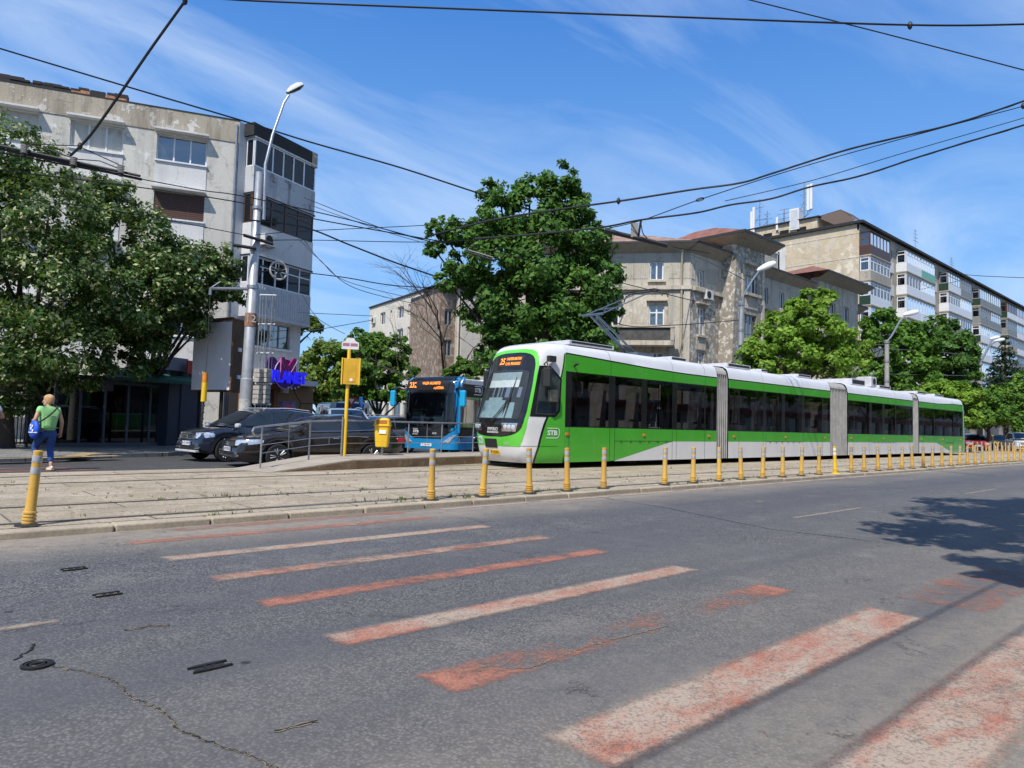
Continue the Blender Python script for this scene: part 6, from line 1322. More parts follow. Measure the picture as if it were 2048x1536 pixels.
# roofs (hipped sheets)
q = MB(); e0, e1, e2_ = C.P(LC, 14.42, .9), C.P(-.5, 14.42, .9), R.P(5.5, 14.42, .9); ap, ap2 = C.P(6.6, 16.65, -4.2), R.P(7.5, 16.65, -4.2); ap3 = C.P(LC, 16.65, -4.2)
q.poly([e0, e1, ap, ap3]); q.poly([e1, e2_, ap2, ap]); q.build('roof', M_TILE2, oh, fix=False)
q = MB(); cs = [T1.P(3.25, 15.72, 1.2), T1.P(9.35, 15.72, 1.2), T1.P(9.35, 15.72, -6.5), T1.P(3.25, 15.72, -6.5)]; a1_, a2_ = T1.P(5.6, 17.05, -2.6), T1.P(5.6, 17.05, -4.5)
q.poly([cs[0], cs[1], a1_]); q.poly([cs[1], cs[2], a2_, a1_]); q.poly([cs[2], cs[3], a2_]); q.poly([cs[3], cs[0], a1_, a2_]); q.build('tower_roof', M_TILE, oh, fix=False)
q = MB(); q.quad(R.P(8.4, 14.42, .85), R.P(18.5, 14.42, .85), R.P(18.5, 16.2, -4.5), R.P(8.4, 16.2, -4.5)); q.build('roof', M_GUT, oh, fix=False)
q = MB(); R.box(q, 11.5, 15.2, 14.7, 16.6, -2.2, -1.2); R.box(q, 11.4, 15.3, 16.6, 16.72, -2.3, -1.1); q.build('chimney', M_PL2, oh)
T3 = Fac(R.P(0, 0, .9), R.u); T3.p0 = R.P(0, 0, .9); T3.u = R.u.copy(); T3.n = R.n.copy()
q = MB(); T3.wall(q, 19, 27.3, 0, 15.0, [(21, 22.2, 11.6, 13), (24, 25.2, 11.6, 13), (21, 22.2, 8, 10), (24, 25.2, 8, 10)], .2); q.quad(R.P(19, 0, 0), R.P(19, 0, .9), R.P(19, 15, .9), R.P(19, 15, 0)); q.build('tower_wall', M_PL2, oh, fix=False)
for a in (21, 24):
    for z0, z1 in ((11.6, 13), (8, 10)): T3.window(oh, a, a+1.2, z0, z1, -.18, (.5,), None, M_PVC, M_WGD, .09)
eave(T3, 18.1, 28.3, 15.2, 1.1, t=.16)
q = MB(); cs = [T3.P(18, 15.34, 1.15), T3.P(28.4, 15.34, 1.15), T3.P(28.4, 15.34, -6), T3.P(18, 15.34, -6)]; a1_, a2_ = T3.P(22.5, 16.9, -2.2), T3.P(24, 16.9, -3)
q.poly([cs[0], cs[1], a2_, a1_]); q.poly([cs[1], cs[2], a2_]); q.poly([cs[2], cs[3], a1_, a2_]); q.poly([cs[3], cs[0], a1_]); q.build('tower_roof', M_TILE, oh, fix=False)
q = MB(); pt = [C.P(0, 0, -.25), C.P(LC, 0, -.25), C.P(LC, 0, -9), R.P(LR, 0, -9), R.P(LR, 0, -.25)]; q.prism([(p.x, p.y) for p in pt], 0, 14.0); q.quad(R.P(LR, 0, 0), R.P(LR, 0, -9), R.P(LR, 14, -9), R.P(LR, 14, 0)); q.build('core', M_PL2D, oh)
ac_unit('air conditioner on the flaking wall of the old corner house', FR, 2.05, 11.0, .02, w=.95, h=.68)
# ---- long nine storey block
pT = gzz(1718, 447, 24); FT = Fac(pT, (0, 1)); FT.n = Vector((-1, 0, 0)); FU = Fac(pT, (1, 0)); FU.n = Vector((0, -1, 0)); off = FT.p0.copy(); Tn, U = local(FT), local(FU); Tn.n = FT.n; U.n = FU.n
tbk = thing('tower_block', 'long beige nine storey block with rows of glazed balconies and antennas on its roof', 'building', FT.p0)
M_PL3 = plaster('beige_render', (.62, .51, .35), (.66, .57, .43), (.33, .27, .19), .35, .52, .35, .3, (.74, .67, .55)); M_PL3B = plaster('panel_render', (.46, .41, .33), (.36, .32, .27), (.15, .14, .12), .6, .58, .5)
LU, LT = 92., 20.
q = MB(); Tn.wall(q, 0, LT, 0, 24.0, [], 0); q.build('end_wall', M_PL3, tbk, fix=False)
q = MB(); 
for z in (23.0, 20.35, 17.6, 14.8): Tn.box(q, .05, LT, z-.05, z+.05, .003, .03)
for a in (4.6,): Tn.box(q, a-.06, a+.06, 10, 23.0, .003, .028)
q.build('panel_joint', plaster('joint_pale', (.60, .56, .48), (.5, .45, .38), (.3, .27, .2), 1, .6, .2), tbk)
q = MB(); Tn.box(q, 8.3, 13.2, 18.6, 22.6, .01, .06); q.build('stair_panel', M_PL1C, tbk)
for k in range(8): q = MB(); Tn.box(q, 9.0+k*.48, 9.22+k*.48, 18.9, 22.3, .062, .075); q.build('stair_slot', M_DARK, tbk)
q = MB(); Tn.box(q, -.4, LT, 24.0, 24.3, -.5, .35); U.box(q, -.3, LU, 24.0, 24.28, -.5, .55); q.build('roof_edge', M_FELT, tbk)
q = MB(); U.box(q, 0, LU, 23.3, 23.98, -.2, .03); q.build('attic_band', M_PL3B, tbk)
rows_ = [20.5-2.72*k for k in range(7)]
bays = [(.12, 5.9), (11.0, 21.2), (26.6, 37.2), (41.4, 52.8), (56.6, 69.), (73, 84)]; gaps = [(6.5, 10.4), (21.8, 26.0), (37.8, 41.0), (53.4, 56.2), (69.6, 72.6)]
hl = []
for a, b in gaps:
    for z in rows_: c = (a+b)/2; w_ = min(1.25, (b-a)/2-.35); hl.append((c-w_, c+w_, z+1.0, z+2.25))
q = MB(); U.wall(q, 0, LU, 0, 23.3, hl, .2); q.build('front_wall', M_PL3B, tbk, fix=False)
for h in hl: U.window(tbk, *h, -.15, (.33, .66), None, M_PVC if random.random() < .7 else M_GREYF, M_WGD, .09)
for a, b in gaps:
    for z in rows_: q = MB(); U.box(q, a+.25, b-.25, z-.35, z+.93, .004, .05); q.build('spandrel', M_PL1C if random.random() < .5 else M_PL3B, tbk)
PC = [plain('balcony_white', (.72, .73, .74), .5, dirt=((.4, .38, .36), .3)), plain('balcony_green', (.012, .04, .02), .5), plain('balcony_brown', (.07, .032, .024), .5), plain('balcony_grey', (.22, .23, .22), .6), plain('balcony_mint', (.16, .42, .30), .5), M_PL3B]
spec = {(0, 0): (2, M_WOODF), (0, 1): (5, M_PVC), (0, 2): (1, M_PVC), (0, 3): (0, M_PVC), (1, 0): (0, M_PVC), (1, 1): (0, M_PVC), (1, 2): (0, M_PVC), (2, 0): (1, M_GREYF), (2, 1): (0, M_PVC), (2, 2): (1, M_PVC), (3, 0): (1, M_GREYF), (3, 1): (3, M_GREYF), (3, 2): (1, M_PVC), (3, 3): (1, M_PVC), (4, 0): (1, M_WOODF), (4, 1): (3, M_GREYF)}
for i, (a, b) in enumerate(bays):
    for j, z in enumerate(rows_):
        k, fm = spec.get((i, j), (random.choice([0, 0, 0, 1, 3, 5]), random.choice([M_PVC, M_PVC, M_GREYF]))); O = 1.15
        bm_ = MB(); U.box(bm_, a, b, z, z+.98, 0.003, O); bl = bm_.build('balcony', PC[k], tbk)
        q = MB(); U.box(q, a-.05, b+.05, z-.14, z-.003, .003, O+.08); q.build('balcony_slab', M_PL3B, bl)
        sp_ = .5 if b-a > 7 else 1.
        segs = [(a, b)] if sp_ == 1. else [(a, (a+b)/2-.04), ((a+b)/2+.04, b)]
        for m, (x0, x1) in enumerate(segs):
            f2 = fm if m == 0 or random.random() < .6 else M_PVC; n = max(3, int((x1-x0)/.95))
            U.window(bl, x0+.02, x1-.02, z+.985, z+2.45, O-.06, [v/n for v in range(1, n)], (z+2.0) if random.random() < .5 else None, f2, M_WGL if random.random() < .6 else M_WGD, .10)
            if m == 1 and (i, j) == (1, 0): q = MB(); U.box(q, x0, x1, z+.02, z+.96, O+.003, O+.03); q.build('parapet_sheet', PC[4], bl)
            elif k == 1 or (m == 1 and random.random() < .5): q = MB(); U.box(q, x0, x1, z+.02, z+.96, O+.003, O+.03); q.build('parapet_sheet', random.choice([PC[0], PC[0], PC[3]]), bl)
        e = Fac(U.P(a, 0, 0), U.n); e.p0 = U.P(a, 0, 0); e.u = U.n.copy(); e.n = -U.u
        e.window(bl, .06, O-.12, z+.985, z+2.45, -.02, (), (z+2.0) if k != 2 else (z+1.75), fm, M_WGL, .10)
        q = MB(); U.box(q, a-.04, b+.04, z+2.453, z+2.52, 0.003, O+.05); q.build('balcony_top', M_PL3B if j else M_FELT, bl)
q = MB(); pt = [U.P(0, 0, -.3), Tn.P(LT, 0, -.02), U.P(LU, 0, -LT), U.P(LU, 0, -.3)]; q.prism([(p.x, p.y) for p in pt], 0, 24.05); q.build('core', M_PL3B, tbk)
q = MB(); Tn.box(q, 5.0, LT-1, 24.3, 25.9, -8, -1.0); q.build('roof_hut', M_PL3, tbk)
for k in range(5): q = MB(); Tn.box(q, 6.3+k*2.1, 7.4+k*2.1, 24.7, 25.1, -1.0, -.97); q.build('hut_vent', M_DARK, tbk)
q = MB(); Tn.box(q, 4.7, LT-.7, 25.9, 26.02, -8.2, -.7); q.build('hut_roof', M_FELT, tbk)
q = MB(); q.poly([Tn.P(5.2, 26.02, -1.2), Tn.P(3.2, 26.9, -3), Tn.P(3.0, 26.9, -6), Tn.P(5.2, 26.05, -8)]); q.poly([Tn.P(3.2, 26.9, -3), Tn.P(1.2, 25.2, -2.2), Tn.P(1.2, 25.2, -7), Tn.P(3.0, 26.9, -6)]); q.poly([Tn.P(5.2, 26.0, -1.25), Tn.P(3.2, 26.86, -3.02), Tn.P(1.2, 25.17, -2.25), Tn.P(2.5, 24.3, -1.2)]); q.build('arched_roof', plain('hut_arch', (.09, .06, .045), .8), tbk, fix=False)
# antennas on the roof
def antenna(label, px, ptop, pbot, o, panels=(), bars=()):
    b0 = gx_(px, pbot); t = thing('antenna', label, 'antenna', b0); h = (gx_(px, ptop)-b0).z
    q = MB(); q.tube([(0, 0, -.3), (0, 0, h)], .07, 6)
    for z in lin(.3, h*.8, 7): q.tube([(-.28, 0, z), (.28, 0, z)], .025, 4)
    q.tube([(0, 0, h*.6), (0, 1.8, 0)], .03, 4); q.build('mast', M_GALV, t)
    for (dy, z0, z1, w_) in panels: q = MB(); q.box((-.3, dy, (z0+z1)/2), (.3, w_, z1-z0)); q.build('panel_antenna', M_PVC, t, bevel=.05); q = MB(); q.tube([(-.3, dy, z0), (-.2, dy*.6, z0-.5), (0, 0, z0-.6)], .03, 4); q.build('cable', M_MBLK, t)
    for z, w_ in bars: q = MB(); q.tube([(0, -w_, z), (0, w_, z)], .03, 4); q.build('aerial_rod', M_GALV, t)
    return t
def gx_(x, y): r = ray(x, y); return EYE+r*((FT.p0.x+1.2)/r.x)
antenna('tallest roof mast with a pair of long white panel antennas', 1608, 365, 462, 0, ((-.62, 2.2, 5.2, .30), (-.98, 2.3, 5.3, .30)), ((4.3, .5), (2.4, .4), (3.2, .6)))
antenna('roof mast with white panel antennas at the far corner of the tower block roof', 1519, 398, 478, 0, ((.6, .3, 4.0, .28), (.9, .3, 3.5, .28)), ((3.9, .5), (2.4, .9), (1.2, .8)))
antenna('lattice of thin aerials in the middle of the tower block roof', 1568, 418, 465, 0, ((.7, .3, 1.9, .26),), ((1.0, .9), (1.7, 1.1), (2.3, .9), (2.8, .6)))
antenna('small comb aerial between the two big roof masts', 1534, 422, 474, 0, (), ((1.5, .9), (2.2, .7), (2.8, .4)))
b0 = gx_(1592, 460); wbx = thing('roof_cabinet', 'tall white cabinet standing among the roof antennas', 'cabinet', b0); q = MB(); q.box((0, 0, 1.2), (1.0, 1.1, 2.5)); q.build('case', M_PVC, wbx); q = MB(); q.box((-.51, 0, 1.2), (.02, .9, 2.2)); q.build('door', M_METAL, wbx)
for px, py0, py1, lb in ((1836, 458, 505, 'thin television aerial standing on the long roof edge'), (1908, 514, 545, 'cluttered small aerial farther along the long roof edge')):
    s0, z0 = hit(px, py1, FU.p0, FU.u); _, z1 = hit(px, py0, FU.p0, FU.u); t = thing('antenna', lb, 'antenna', FU.P(s0, 24.2, -.3)); q = MB(); H_ = max(2., z1-24.2); q.tube([(0, 0, 0), (0, 0, H_)], .05, 5)
    for k in range(4): q.tube([(-.9+.1*k, 0, H_*(.5+.14*k)), (1.2-.25*k, 0, H_*(.52+.14*k))], .03, 4)
    q.build('mast', M_GALV, t)
s0, z0 = hit(1640, 500, FT.p0, FT.u)
# ---- pale four storey block across the side street
pW = gzz(885, 570, 16); qW = gzz(740, 617, 16); FW = Fac(pW, (qW-pW).xy); off = FW.p0.copy(); W_ = local(FW)
wbk = thing('pale_block', 'cream four storey block across the side street behind the small green trees', 'building', FW.p0)
M_PL4 = plaster('cream_render', (.74, .68, .58), (.66, .60, .51), (.36, .31, .24), .4, .62, .35, .2)
LW = 20.9; wh = []
for j in range(5):
    z = 13.6-2.72*j
    for (a, b, zz0, zz1) in ((3.3, 5.2, 0, 1.4), (6.65, 8.7, 0, 1.42), (10.0, 11.8, 0, 1.42), (13.45, 14.1, .1, 1.3), (15.6, 17.3, -.2, 1.35)): wh.append((a, b, z+zz0, z+zz1) if j < 4 else (a, b+.6, .2, 3.4))
q = MB(); W_.wall(q, -4, LW, 0, 16, wh, .25); q.quad(W_.P(LW, 0), W_.P(LW, 0, -12), W_.P(LW, 16, -12), W_.P(LW, 16)); q.build('wall', M_PL4, wbk, fix=False)
for h in wh: W_.window(wbk, *h, -.2, (.5,), None, M_PVC if h[3] > 4 else M_GREYF, M_WGL if random.random() < .4 else M_WGD, .10)
q = MB(); W_.box(q, -4, LW+.1, 16, 16.2, -.5, .15); q.build('roof_edge', M_FELT, wbk); q = MB(); q.prism([(p.x, p.y) for p in (W_.P(-4, 0, -.3), W_.P(LW-.02, 0, -.3), W_.P(LW-.02, 0, -12), W_.P(-4, 0, -12))], 0, 15.9); q.build('core', M_PL4, wbk)
ac_unit('air conditioner at the far top corner of the cream block', FW, 19.2, 14.2, .02, w=1.0, h=.8); ac_unit('air conditioner hung between the top windows of the cream block', FW, 5.9, 13.6, .02, w=1.0, h=.9)
# brown pilastered house half hidden by the tall tree
pK = gzz(884, 572, 15.2); qK = gzz(1010, 540, 15.6); FKb = Fac((pK.x, pK.y), (1, -.25)); off = FKb.p0.copy(); Kb = local(FKb)
kb_ = thing('pilastered_house', 'brown and grey house with tall pilasters half hidden behind the tall dark tree', 'building', FKb.p0)
M_PL5 = plaster('brown_render', (.25, .175, .125), (.44, .36, .28), (.10, .08, .06), .9, .53, .6); M_PL5B = plaster('grey_blue_render', (.36, .37, .40), (.50, .46, .40), (.12, .11, .10), .9, .55, .6)
kh = [(.4+2.25*k, 1.3+2.25*k, z, z+1.7) for k in range(8) for z in (11.2, 8., 4.8, 1.6)]
q = MB(); Kb.wall(q, 0, 19, 0, 15.2, kh, .25); q.build('wall', M_PL5, kb_, fix=False)
for h in kh: Kb.window(kb_, *h, -.18, (.5,), None, M_GREYF, M_WGD, .1)
for k in range(8): q = MB(); Kb.box(q, 1.62+2.25*k, 2.15+2.25*k, 0, 13.9, .004, .4); q.build('pilaster', M_PL5B if k % 2 else M_PL2S, kb_)
q = MB(); Kb.box(q, -.4, 19.4, 15.2, 15.45, -.5, 1.0); q.build('eave', M_EAVE, kb_); q = MB(); q.quad(Kb.P(-.5, 15.46, 1.0), Kb.P(19.5, 15.46, 1.0), Kb.P(15, 17.6, -5), Kb.P(4, 17.6, -5)); q.poly([Kb.P(-.5, 15.46, 1.0), Kb.P(4, 17.6, -5), Kb.P(-.5, 15.46, -9)]); q.build('roof', M_TILE, kb_, fix=False)
q = MB(); q.prism([(p.x, p.y) for p in (Kb.P(0, 0, -.3), Kb.P(19, 0, -.3), Kb.P(19, 0, -9), Kb.P(0, 0, -9))], 0, 15.1); q.build('core', M_PL5, kb_)
# ================================================================ TREES
def leaves_mesh(name, blobs, n, size, mat, parent, seed, clump=.34, flat=.8, sub=9, droop=.25, aspect=.62, origin=None, top=0.):
    rg = np.random.default_rng(seed); C, Nn = [], []
    if name == 'crown' and mat is not LM_CON: n = int(n*1.9); size *= .72; sub = int(sub*1.9); clump *= .92
    wts = np.array([b[1]**2.0 for b in blobs]); wts /= wts.sum()
    for (c, r), wgt in zip(blobs, wts):
        k = max(5, int(sub*(1+r*.5))); m = int(n*wgt/k)+1
        for q in range(k):
            d = rg.normal(size=3); d /= np.linalg.norm(d); 
            if d[2] < -.55: d[2] *= .4
            rad = r*(.50+.5*rg.random()**.6); cc = np.array(c)+d*rad*np.array([1, 1, .92]); rc = r*clump*(.6+.8*rg.random())
            o = rg.normal(size=(m, 3)); o /= np.linalg.norm(o, axis=1)[:, None]; o *= (rg.random((m, 1))**.45)*rc; o[:, 2] *= flat
            C.append(cc+o); nn = o/rc*.9+d*.55+np.array([0, 0, .55])+rg.normal(size=(m, 3))*.55; Nn.append(nn)
    C = np.concatenate(C); N = np.concatenate(Nn); N /= np.linalg.norm(N, axis=1)[:, None]
    if origin is not None: C = C-np.array(origin)
    k = len(C); a = rg.normal(size=(k, 3)); a[:, 2] -= droop; t = a-N*(a*N).sum(1)[:, None]; t /= np.linalg.norm(t, axis=1)[:, None]; b = np.cross(N, t)
    L = (size*(.45+1.05*rg.random((k, 1)))); Wd = L*aspect
    V = np.empty((k, 4, 3)); V[:, 0] = C-t*L*.5; V[:, 1] = C+b*Wd*.5-t*L*.06-N*L*.10; V[:, 2] = C+t*L*.5-N*L*.12; V[:, 3] = C-b*Wd*.5-t*L*.06-N*L*.10
    me = bpy.data.meshes.new(name); me.vertices.add(k*4); me.vertices.foreach_set('co', V.reshape(-1).astype(np.float32))
    me.loops.add(k*4); me.loops.foreach_set('vertex_index', np.arange(k*4, dtype=np.int32)); me.polygons.add(k)
    me.polygons.foreach_set('loop_start', np.arange(0, k*4, 4, dtype=np.int32)); me.polygons.foreach_set('loop_total', np.full(k, 4, dtype=np.int32))
    me.materials.append(mat); me.update(calc_edges=True); me.validate()
    o = bpy.data.objects.new(name, me); COL.objects.link(o); o.parent = parent; return o
M_BARK = plaster('bark', (.085, .065, .048), (.13, .10, .075), (.03, .024, .018), 3, .55, .5, .8)
def tree(label, base, blobs, n, size, mat, seed, r0=.2, group=None, name='broadleaf_tree', cat='tree', fork=.35, **k):
    """blobs: [(centre Vector, radius)]; trunk and limbs reach into every blob"""
    t = thing(name, label, cat, base, 0, group); B = Vector(base); rr_ = random.Random(seed)
    cen = sum((Vector(c) for c, r in blobs), Vector())/len(blobs); low = min(c[2]-r for c, r in blobs)
    fz = max(1.2, (low-B.z)*.9+(cen.z-low)*fork); fp = Vector(((cen.x-B.x)*.35, (cen.y-B.y)*.35, fz))
    mb = MB(); mb.tube([Vector((0, 0, -.15)), Vector((0, 0, .1)), fp*.35+Vector((rr_.gauss(0, .06), rr_.gauss(0, .06), 0)), fp*.7+Vector((rr_.gauss(0, .08), rr_.gauss(0, .08), 0)), fp], [r0*1.35, r0*1.1, r0*.9, r0*.8, r0*.7], 10)
    for c, r in blobs:
        e = Vector(c)-B; st = fp.lerp(fp*.75, rr_.random()); mid = st.lerp(e, .5)+Vector((rr_.gauss(0, .12), rr_.gauss(0, .12), rr_.gauss(.1, .15)))*r
        mb.tube([st, mid, e], [r0*.42, r0*.27, r0*.09], 6)
        for q in range(5):
            d = Vector((rr_.gauss(0, 1), rr_.gauss(0, 1), rr_.gauss(.3, .8))).normalized(); f = mid.lerp(e, .3+.6*rr_.random()); mb.tube([f, f+d*r*.45+Vector((0, 0, .05)), f+d*r*.85], [r0*.11, r0*.07, r0*.02], 4, caps=False)
    mb.build('trunk', M_BARK, t, smooth=True)
    leaves_mesh('crown', [(tuple(c), r) for c, r in blobs], n, size, mat, t, seed, origin=B, **k); return t
def pxb(lst, d): return [(gd(x, y, d+(q[0] if q else 0)), r*(d+(q[0] if q else 0))/F) for x, y, r, *q in lst]
def gbase(px, d, z=.07): g = gd(px, 850, d); return (g.x, g.y, z)
LM_LIND = leaf_mat('linden_leaf', [(0.019, 0.049, 0.010), (0.035, 0.091, 0.016), (0.059, 0.137, 0.023), (0.101, 0.195, 0.036), (0.550, 0.580, 0.312)], .30, None, (0., .3, .56, .78, .83)); LM_DARK = leaf_mat('dark_leaf', [(0.043, 0.114, 0.022), (0.080, 0.194, 0.030), (0.146, 0.286, 0.048)], .3)  # palest linden tone joins cream tips with painted sunlit highlights
LM_MID = leaf_mat('mid_leaf', [(0.053, 0.140, 0.020), (0.113, 0.255, 0.034), (0.217, 0.379, 0.054)], .34); LM_LIME = leaf_mat('lime_leaf', [(0.113, 0.248, 0.025), (0.235, 0.412, 0.046), (0.395, 0.560, 0.086)], .4); LM_OLV = leaf_mat('olive_leaf', [(0.075, 0.148, 0.023), (0.160, 0.248, 0.037), (0.320, 0.379, 0.064)], .34); LM_CON = leaf_mat('conifer_needle', [(.008, .026, .012), (.016, .045, .02), (.028, .06, .026)], .1)
tree('big dark linden with pale leaf tips and painted-in sun highlights overhanging the kiosk, the one at the picture edge', gbase(12, 22.5), pxb([(-90, 330, 150, .5), (35, 330, 92, .3), (-30, 480, 170), (95, 440, 95, -.7), (60, 600, 150, -.4), (-80, 680, 170, .3), (30, 735, 75, -.8), (120, 700, 95, -.9), (150, 545, 90, -.8), (-10, 800, 70, .4)], 21.5), 26000, .19, LM_LIND, 3, .26, 'linden trees by the kiosk', sub=12, clump=.30)
tree('dark linden with cream-tipped boughs between the apartment block and the billboard box', gbase(300, 28.5), pxb([(215, 420, 72, .2), (170, 385, 50), (255, 500, 100, -.3), (330, 540, 85), (285, 620, 120, -.5), (400, 560, 72, .2), (440, 530, 48, .3), (455, 580, 45, .4), (355, 610, 66), (210, 640, 95, -.6), (250, 720, 68, -.7), (298, 682, 50, .1), (402, 655, 20, -.3), (170, 760, 50, -.4)], 23.6), 24000, .19, LM_LIND, 4, .19, 'linden trees by the kiosk', sub=12, clump=.30)
tree('tall dark green tree rising behind the tram front above every roof', gbase(1070, 37), pxb([(1120, 365, 42), (1060, 385, 40), (1000, 395, 45), (1140, 420, 55), (1070, 440, 78), (985, 460, 62), (930, 470, 45), (885, 462, 34), (870, 500, 24), (1170, 480, 55), (1090, 530, 95), (1000, 540, 80), (930, 540, 50), (1195, 545, 45), (1230, 555, 22), (1150, 610, 85), (1060, 630, 95), (985, 610, 62), (1210, 610, 38), (1110, 700, 95), (1190, 680, 58), (1010, 705, 60), (960, 650, 34), (975, 700, 28), (900, 570, 30)], 37), 30000, .36, LM_DARK, 5, .42, sub=7, clump=.36, fork=.15)
tree('bright green young tree between the stop sign and the cream block', gbase(757, 52), pxb([(745, 690, 38), (705, 705, 30), (790, 705, 36), (760, 740, 50), (715, 760, 42), (805, 745, 30), (770, 785, 38), (700, 800, 30), (810, 790, 25)], 52), 9000, .42, LM_MID, 6, .2, sub=7, fork=.05)
tree('broad shaded tree at the end of the side street, nearest the shop canopy', gbase(640, 64), pxb([(650, 715, 40), (615, 735, 40), (690, 735, 36), (640, 780, 48), (600, 780, 40), (680, 790, 40), (660, 830, 30)], 64), 9000, .48, LM_OLV, 7, .3, sub=7, fork=.1)
tree('dark tree showing behind the bright young tree and against the sky', gbase(722, 90), pxb([(720, 678, 26), (742, 690, 30), (700, 710, 30), (730, 730, 34)], 90), 4500, .6, LM_DARK, 8, .35, sub=7)
tree('tree with one yellow-green bough reaching out beside the apartment block', gbase(560, 48), pxb([(612, 648, 24), (632, 655, 16), (600, 632, 18), (585, 660, 26), (570, 640, 30)], 48), 3600, .36, LM_OLV, 9, .25, sub=8)
tree('small leafy sapling between the bus roof and the tall dark tree', gbase(925, 46), pxb([(925, 735, 22), (955, 742, 18), (900, 748, 16), (940, 765, 20)], 46), 2600, .3, LM_MID, 10, .12, sub=7)
tree('lime green plane tree before the old corner house, behind the tram', gbase(1600, 36), pxb([(1620, 610, 34), (1650, 600, 24), (1585, 620, 26), (1560, 660, 44), (1625, 660, 56), (1680, 675, 40), (1530, 690, 36), (1500, 705, 30), (1590, 715, 56), (1660, 725, 52), (1520, 738, 40), (1720, 720, 24), (1735, 690, 12), (1475, 735, 18)], 36), 16000, .30, LM_LIME, 11, .22, 'trees lining the street behind the tram', sub=8, clump=.36)
tree('dense dark green tree behind the concrete lamp post', gbase(1790, 52), pxb([(1760, 650, 34), (1735, 680, 34), (1800, 670, 40), (1765, 715, 48), (1820, 735, 52), (1745, 750, 40), (1790, 770, 40), (1840, 690, 36)], 52), 11000, .42, LM_MID, 12, .3, 'trees lining the street behind the tram', sub=8)
tree('rounded dark tree between the lamp post and the conifer', gbase(1890, 60), pxb([(1870, 665, 34), (1905, 675, 34), (1885, 715, 48), (1930, 700, 26), (1850, 750, 40), (1925, 745, 34), (1895, 770, 40)], 60), 10000, .46, LM_DARK, 13, .3, 'trees lining the street behind the tram', sub=8)
for i, (px, d, lst, lb, n) in enumerate(((1895, 50, [(1870, 790, 26), (1905, 785, 30), (1935, 800, 30), (1890, 815, 26), (1930, 835, 26), (1850, 785, 18)], 'low lime green tree just behind the tram rear', 6500), (1975, 60, [(1965, 795, 32), (1995, 800, 30), (1975, 830, 34), (2010, 835, 30), (1950, 845, 24)], 'low bushy tree behind the red car', 6500), (2045, 66, [(2035, 790, 30), (2062, 770, 36), (2030, 825, 34), (2075, 820, 44), (2045, 850, 24)], 'low bushy tree over the white off-road car', 6000))):
    tree(lb, gbase(px, d), pxb(lst, d), n, .40, LM_LIME if i == 0 else LM_MID, 20+i, .18, 'trees lining the street behind the tram', sub=8)
tree('leafy street tree hidden at the roadside, casting its ragged shade on the asphalt', (9.0, -4.5, .1), [(Vector(c), r) for *c, r in ((5.5, 1.15, 6.7, .95), (7.6, .9, 7.2, 1.6), (10, .9, 7.6, 1.7), (12.2, .4, 7.6, 1.3), (15, -.6, 6.2, 1.5), (3.9, -.15, 6.3, .75), (5.2, -.3, 6.6, .9), (8.5, -1.8, 8.5, 2.2), (11, -3, 8, 2.3))], 26000, .24, LM_MID, 30, .28, sub=12, clump=.32, fork=.3)
# conifer: whorls of drooping sprays
cb = gd(2012, 850, 84); cb.z = .07; ct = thing('conifer', 'dark pointed conifer before the far end of the tower block', 'tree', cb)
H_ = gd(2012, 672, 84).z; MB().tube([(0, 0, 0), (0, 0, H_*.6), (0, 0, H_)], [.3, .18, .03], 8).build('trunk', M_BARK, ct)
bl = []
for k in range(15):
    z = H_*(.30+.69*k/14); rad = 3.6*(1-k/14.6)**.8
    for q in range(7): a = q*.9+k*.5; bl.append(((cb.x+rad*.6*cos(a), cb.y+rad*.6*sin(a), z-.15*rad), max(.3, rad*.42)))
leaves_mesh('crown', bl, 9000, .42, LM_CON, ct, 40, clump=.7, flat=.35, sub=2, aspect=.35, origin=cb)
# leafless tree between the cream block and the tall tree
bb_ = gd(884, 850, 47); bb_.z = .07; bt = thing('bare_tree', 'leafless brown tree with fine hanging twigs before the brown house', 'tree', bb_); mb = MB(); rr2 = random.Random(5)
def branch(p, d, L, r, lev):
    q = p+d*L*.5+Vector((rr2.gauss(0, .05), rr2.gauss(0, .05), .02))*L; e = p+d*L
    mb.tube([p, q, e], [r, r*.8, r*.55], 5 if lev else 8, caps=False)
    if lev >= 5: return
    for k in range(3 if lev in (1, 2, 3) else 2):
        nd = (d+Vector((rr2.gauss(0, .55), rr2.gauss(0, .55), rr2.gauss(.05 if lev < 3 else -.1, .35)))).normalized(); branch(p.lerp(e, .55+.45*rr2.random()), nd, L*(.62+.2*rr2.random()), r*.52, lev+1)
branch(Vector((0, 0, 0)), Vector((0.02, 0, 1)), 5.2, .16, 0); branch(Vector((0, 0, 2.5)), Vector((.35, -.3, .9)).normalized(), 3.6, .10, 1); branch(Vector((0, 0, 1.6)), Vector((-.5, .35, .75)).normalized(), 3.2, .09, 1); branch(Vector((0, 0, 4)), Vector((-.1, .1, 1)).normalized(), 4.2, .10, 1)
mb.build('trunk', plaster('dead_bark', (.075, .058, .045), (.11, .09, .07), (.03, .025, .02), 3, .55, .5), bt, smooth=True)
# far screen of trees closing the side street, one mass
fb_ = [(gd(px, py, 112), r*112/F) for px, py, r in ((560, 770, 50), (610, 780, 50), (660, 790, 45), (720, 790, 45), (780, 800, 40), (840, 800, 40))]
o = bpy.data.objects.new('far_trees', None)
ft = leaves_mesh('far_woods', [(tuple(c), r) for c, r in fb_], 5000, .8, LM_OLV, None, 50, sub=8); tag(ft, 'far off trees closing the end of the side street', 'trees', kind='stuff'); bpy.data.objects.remove(o)
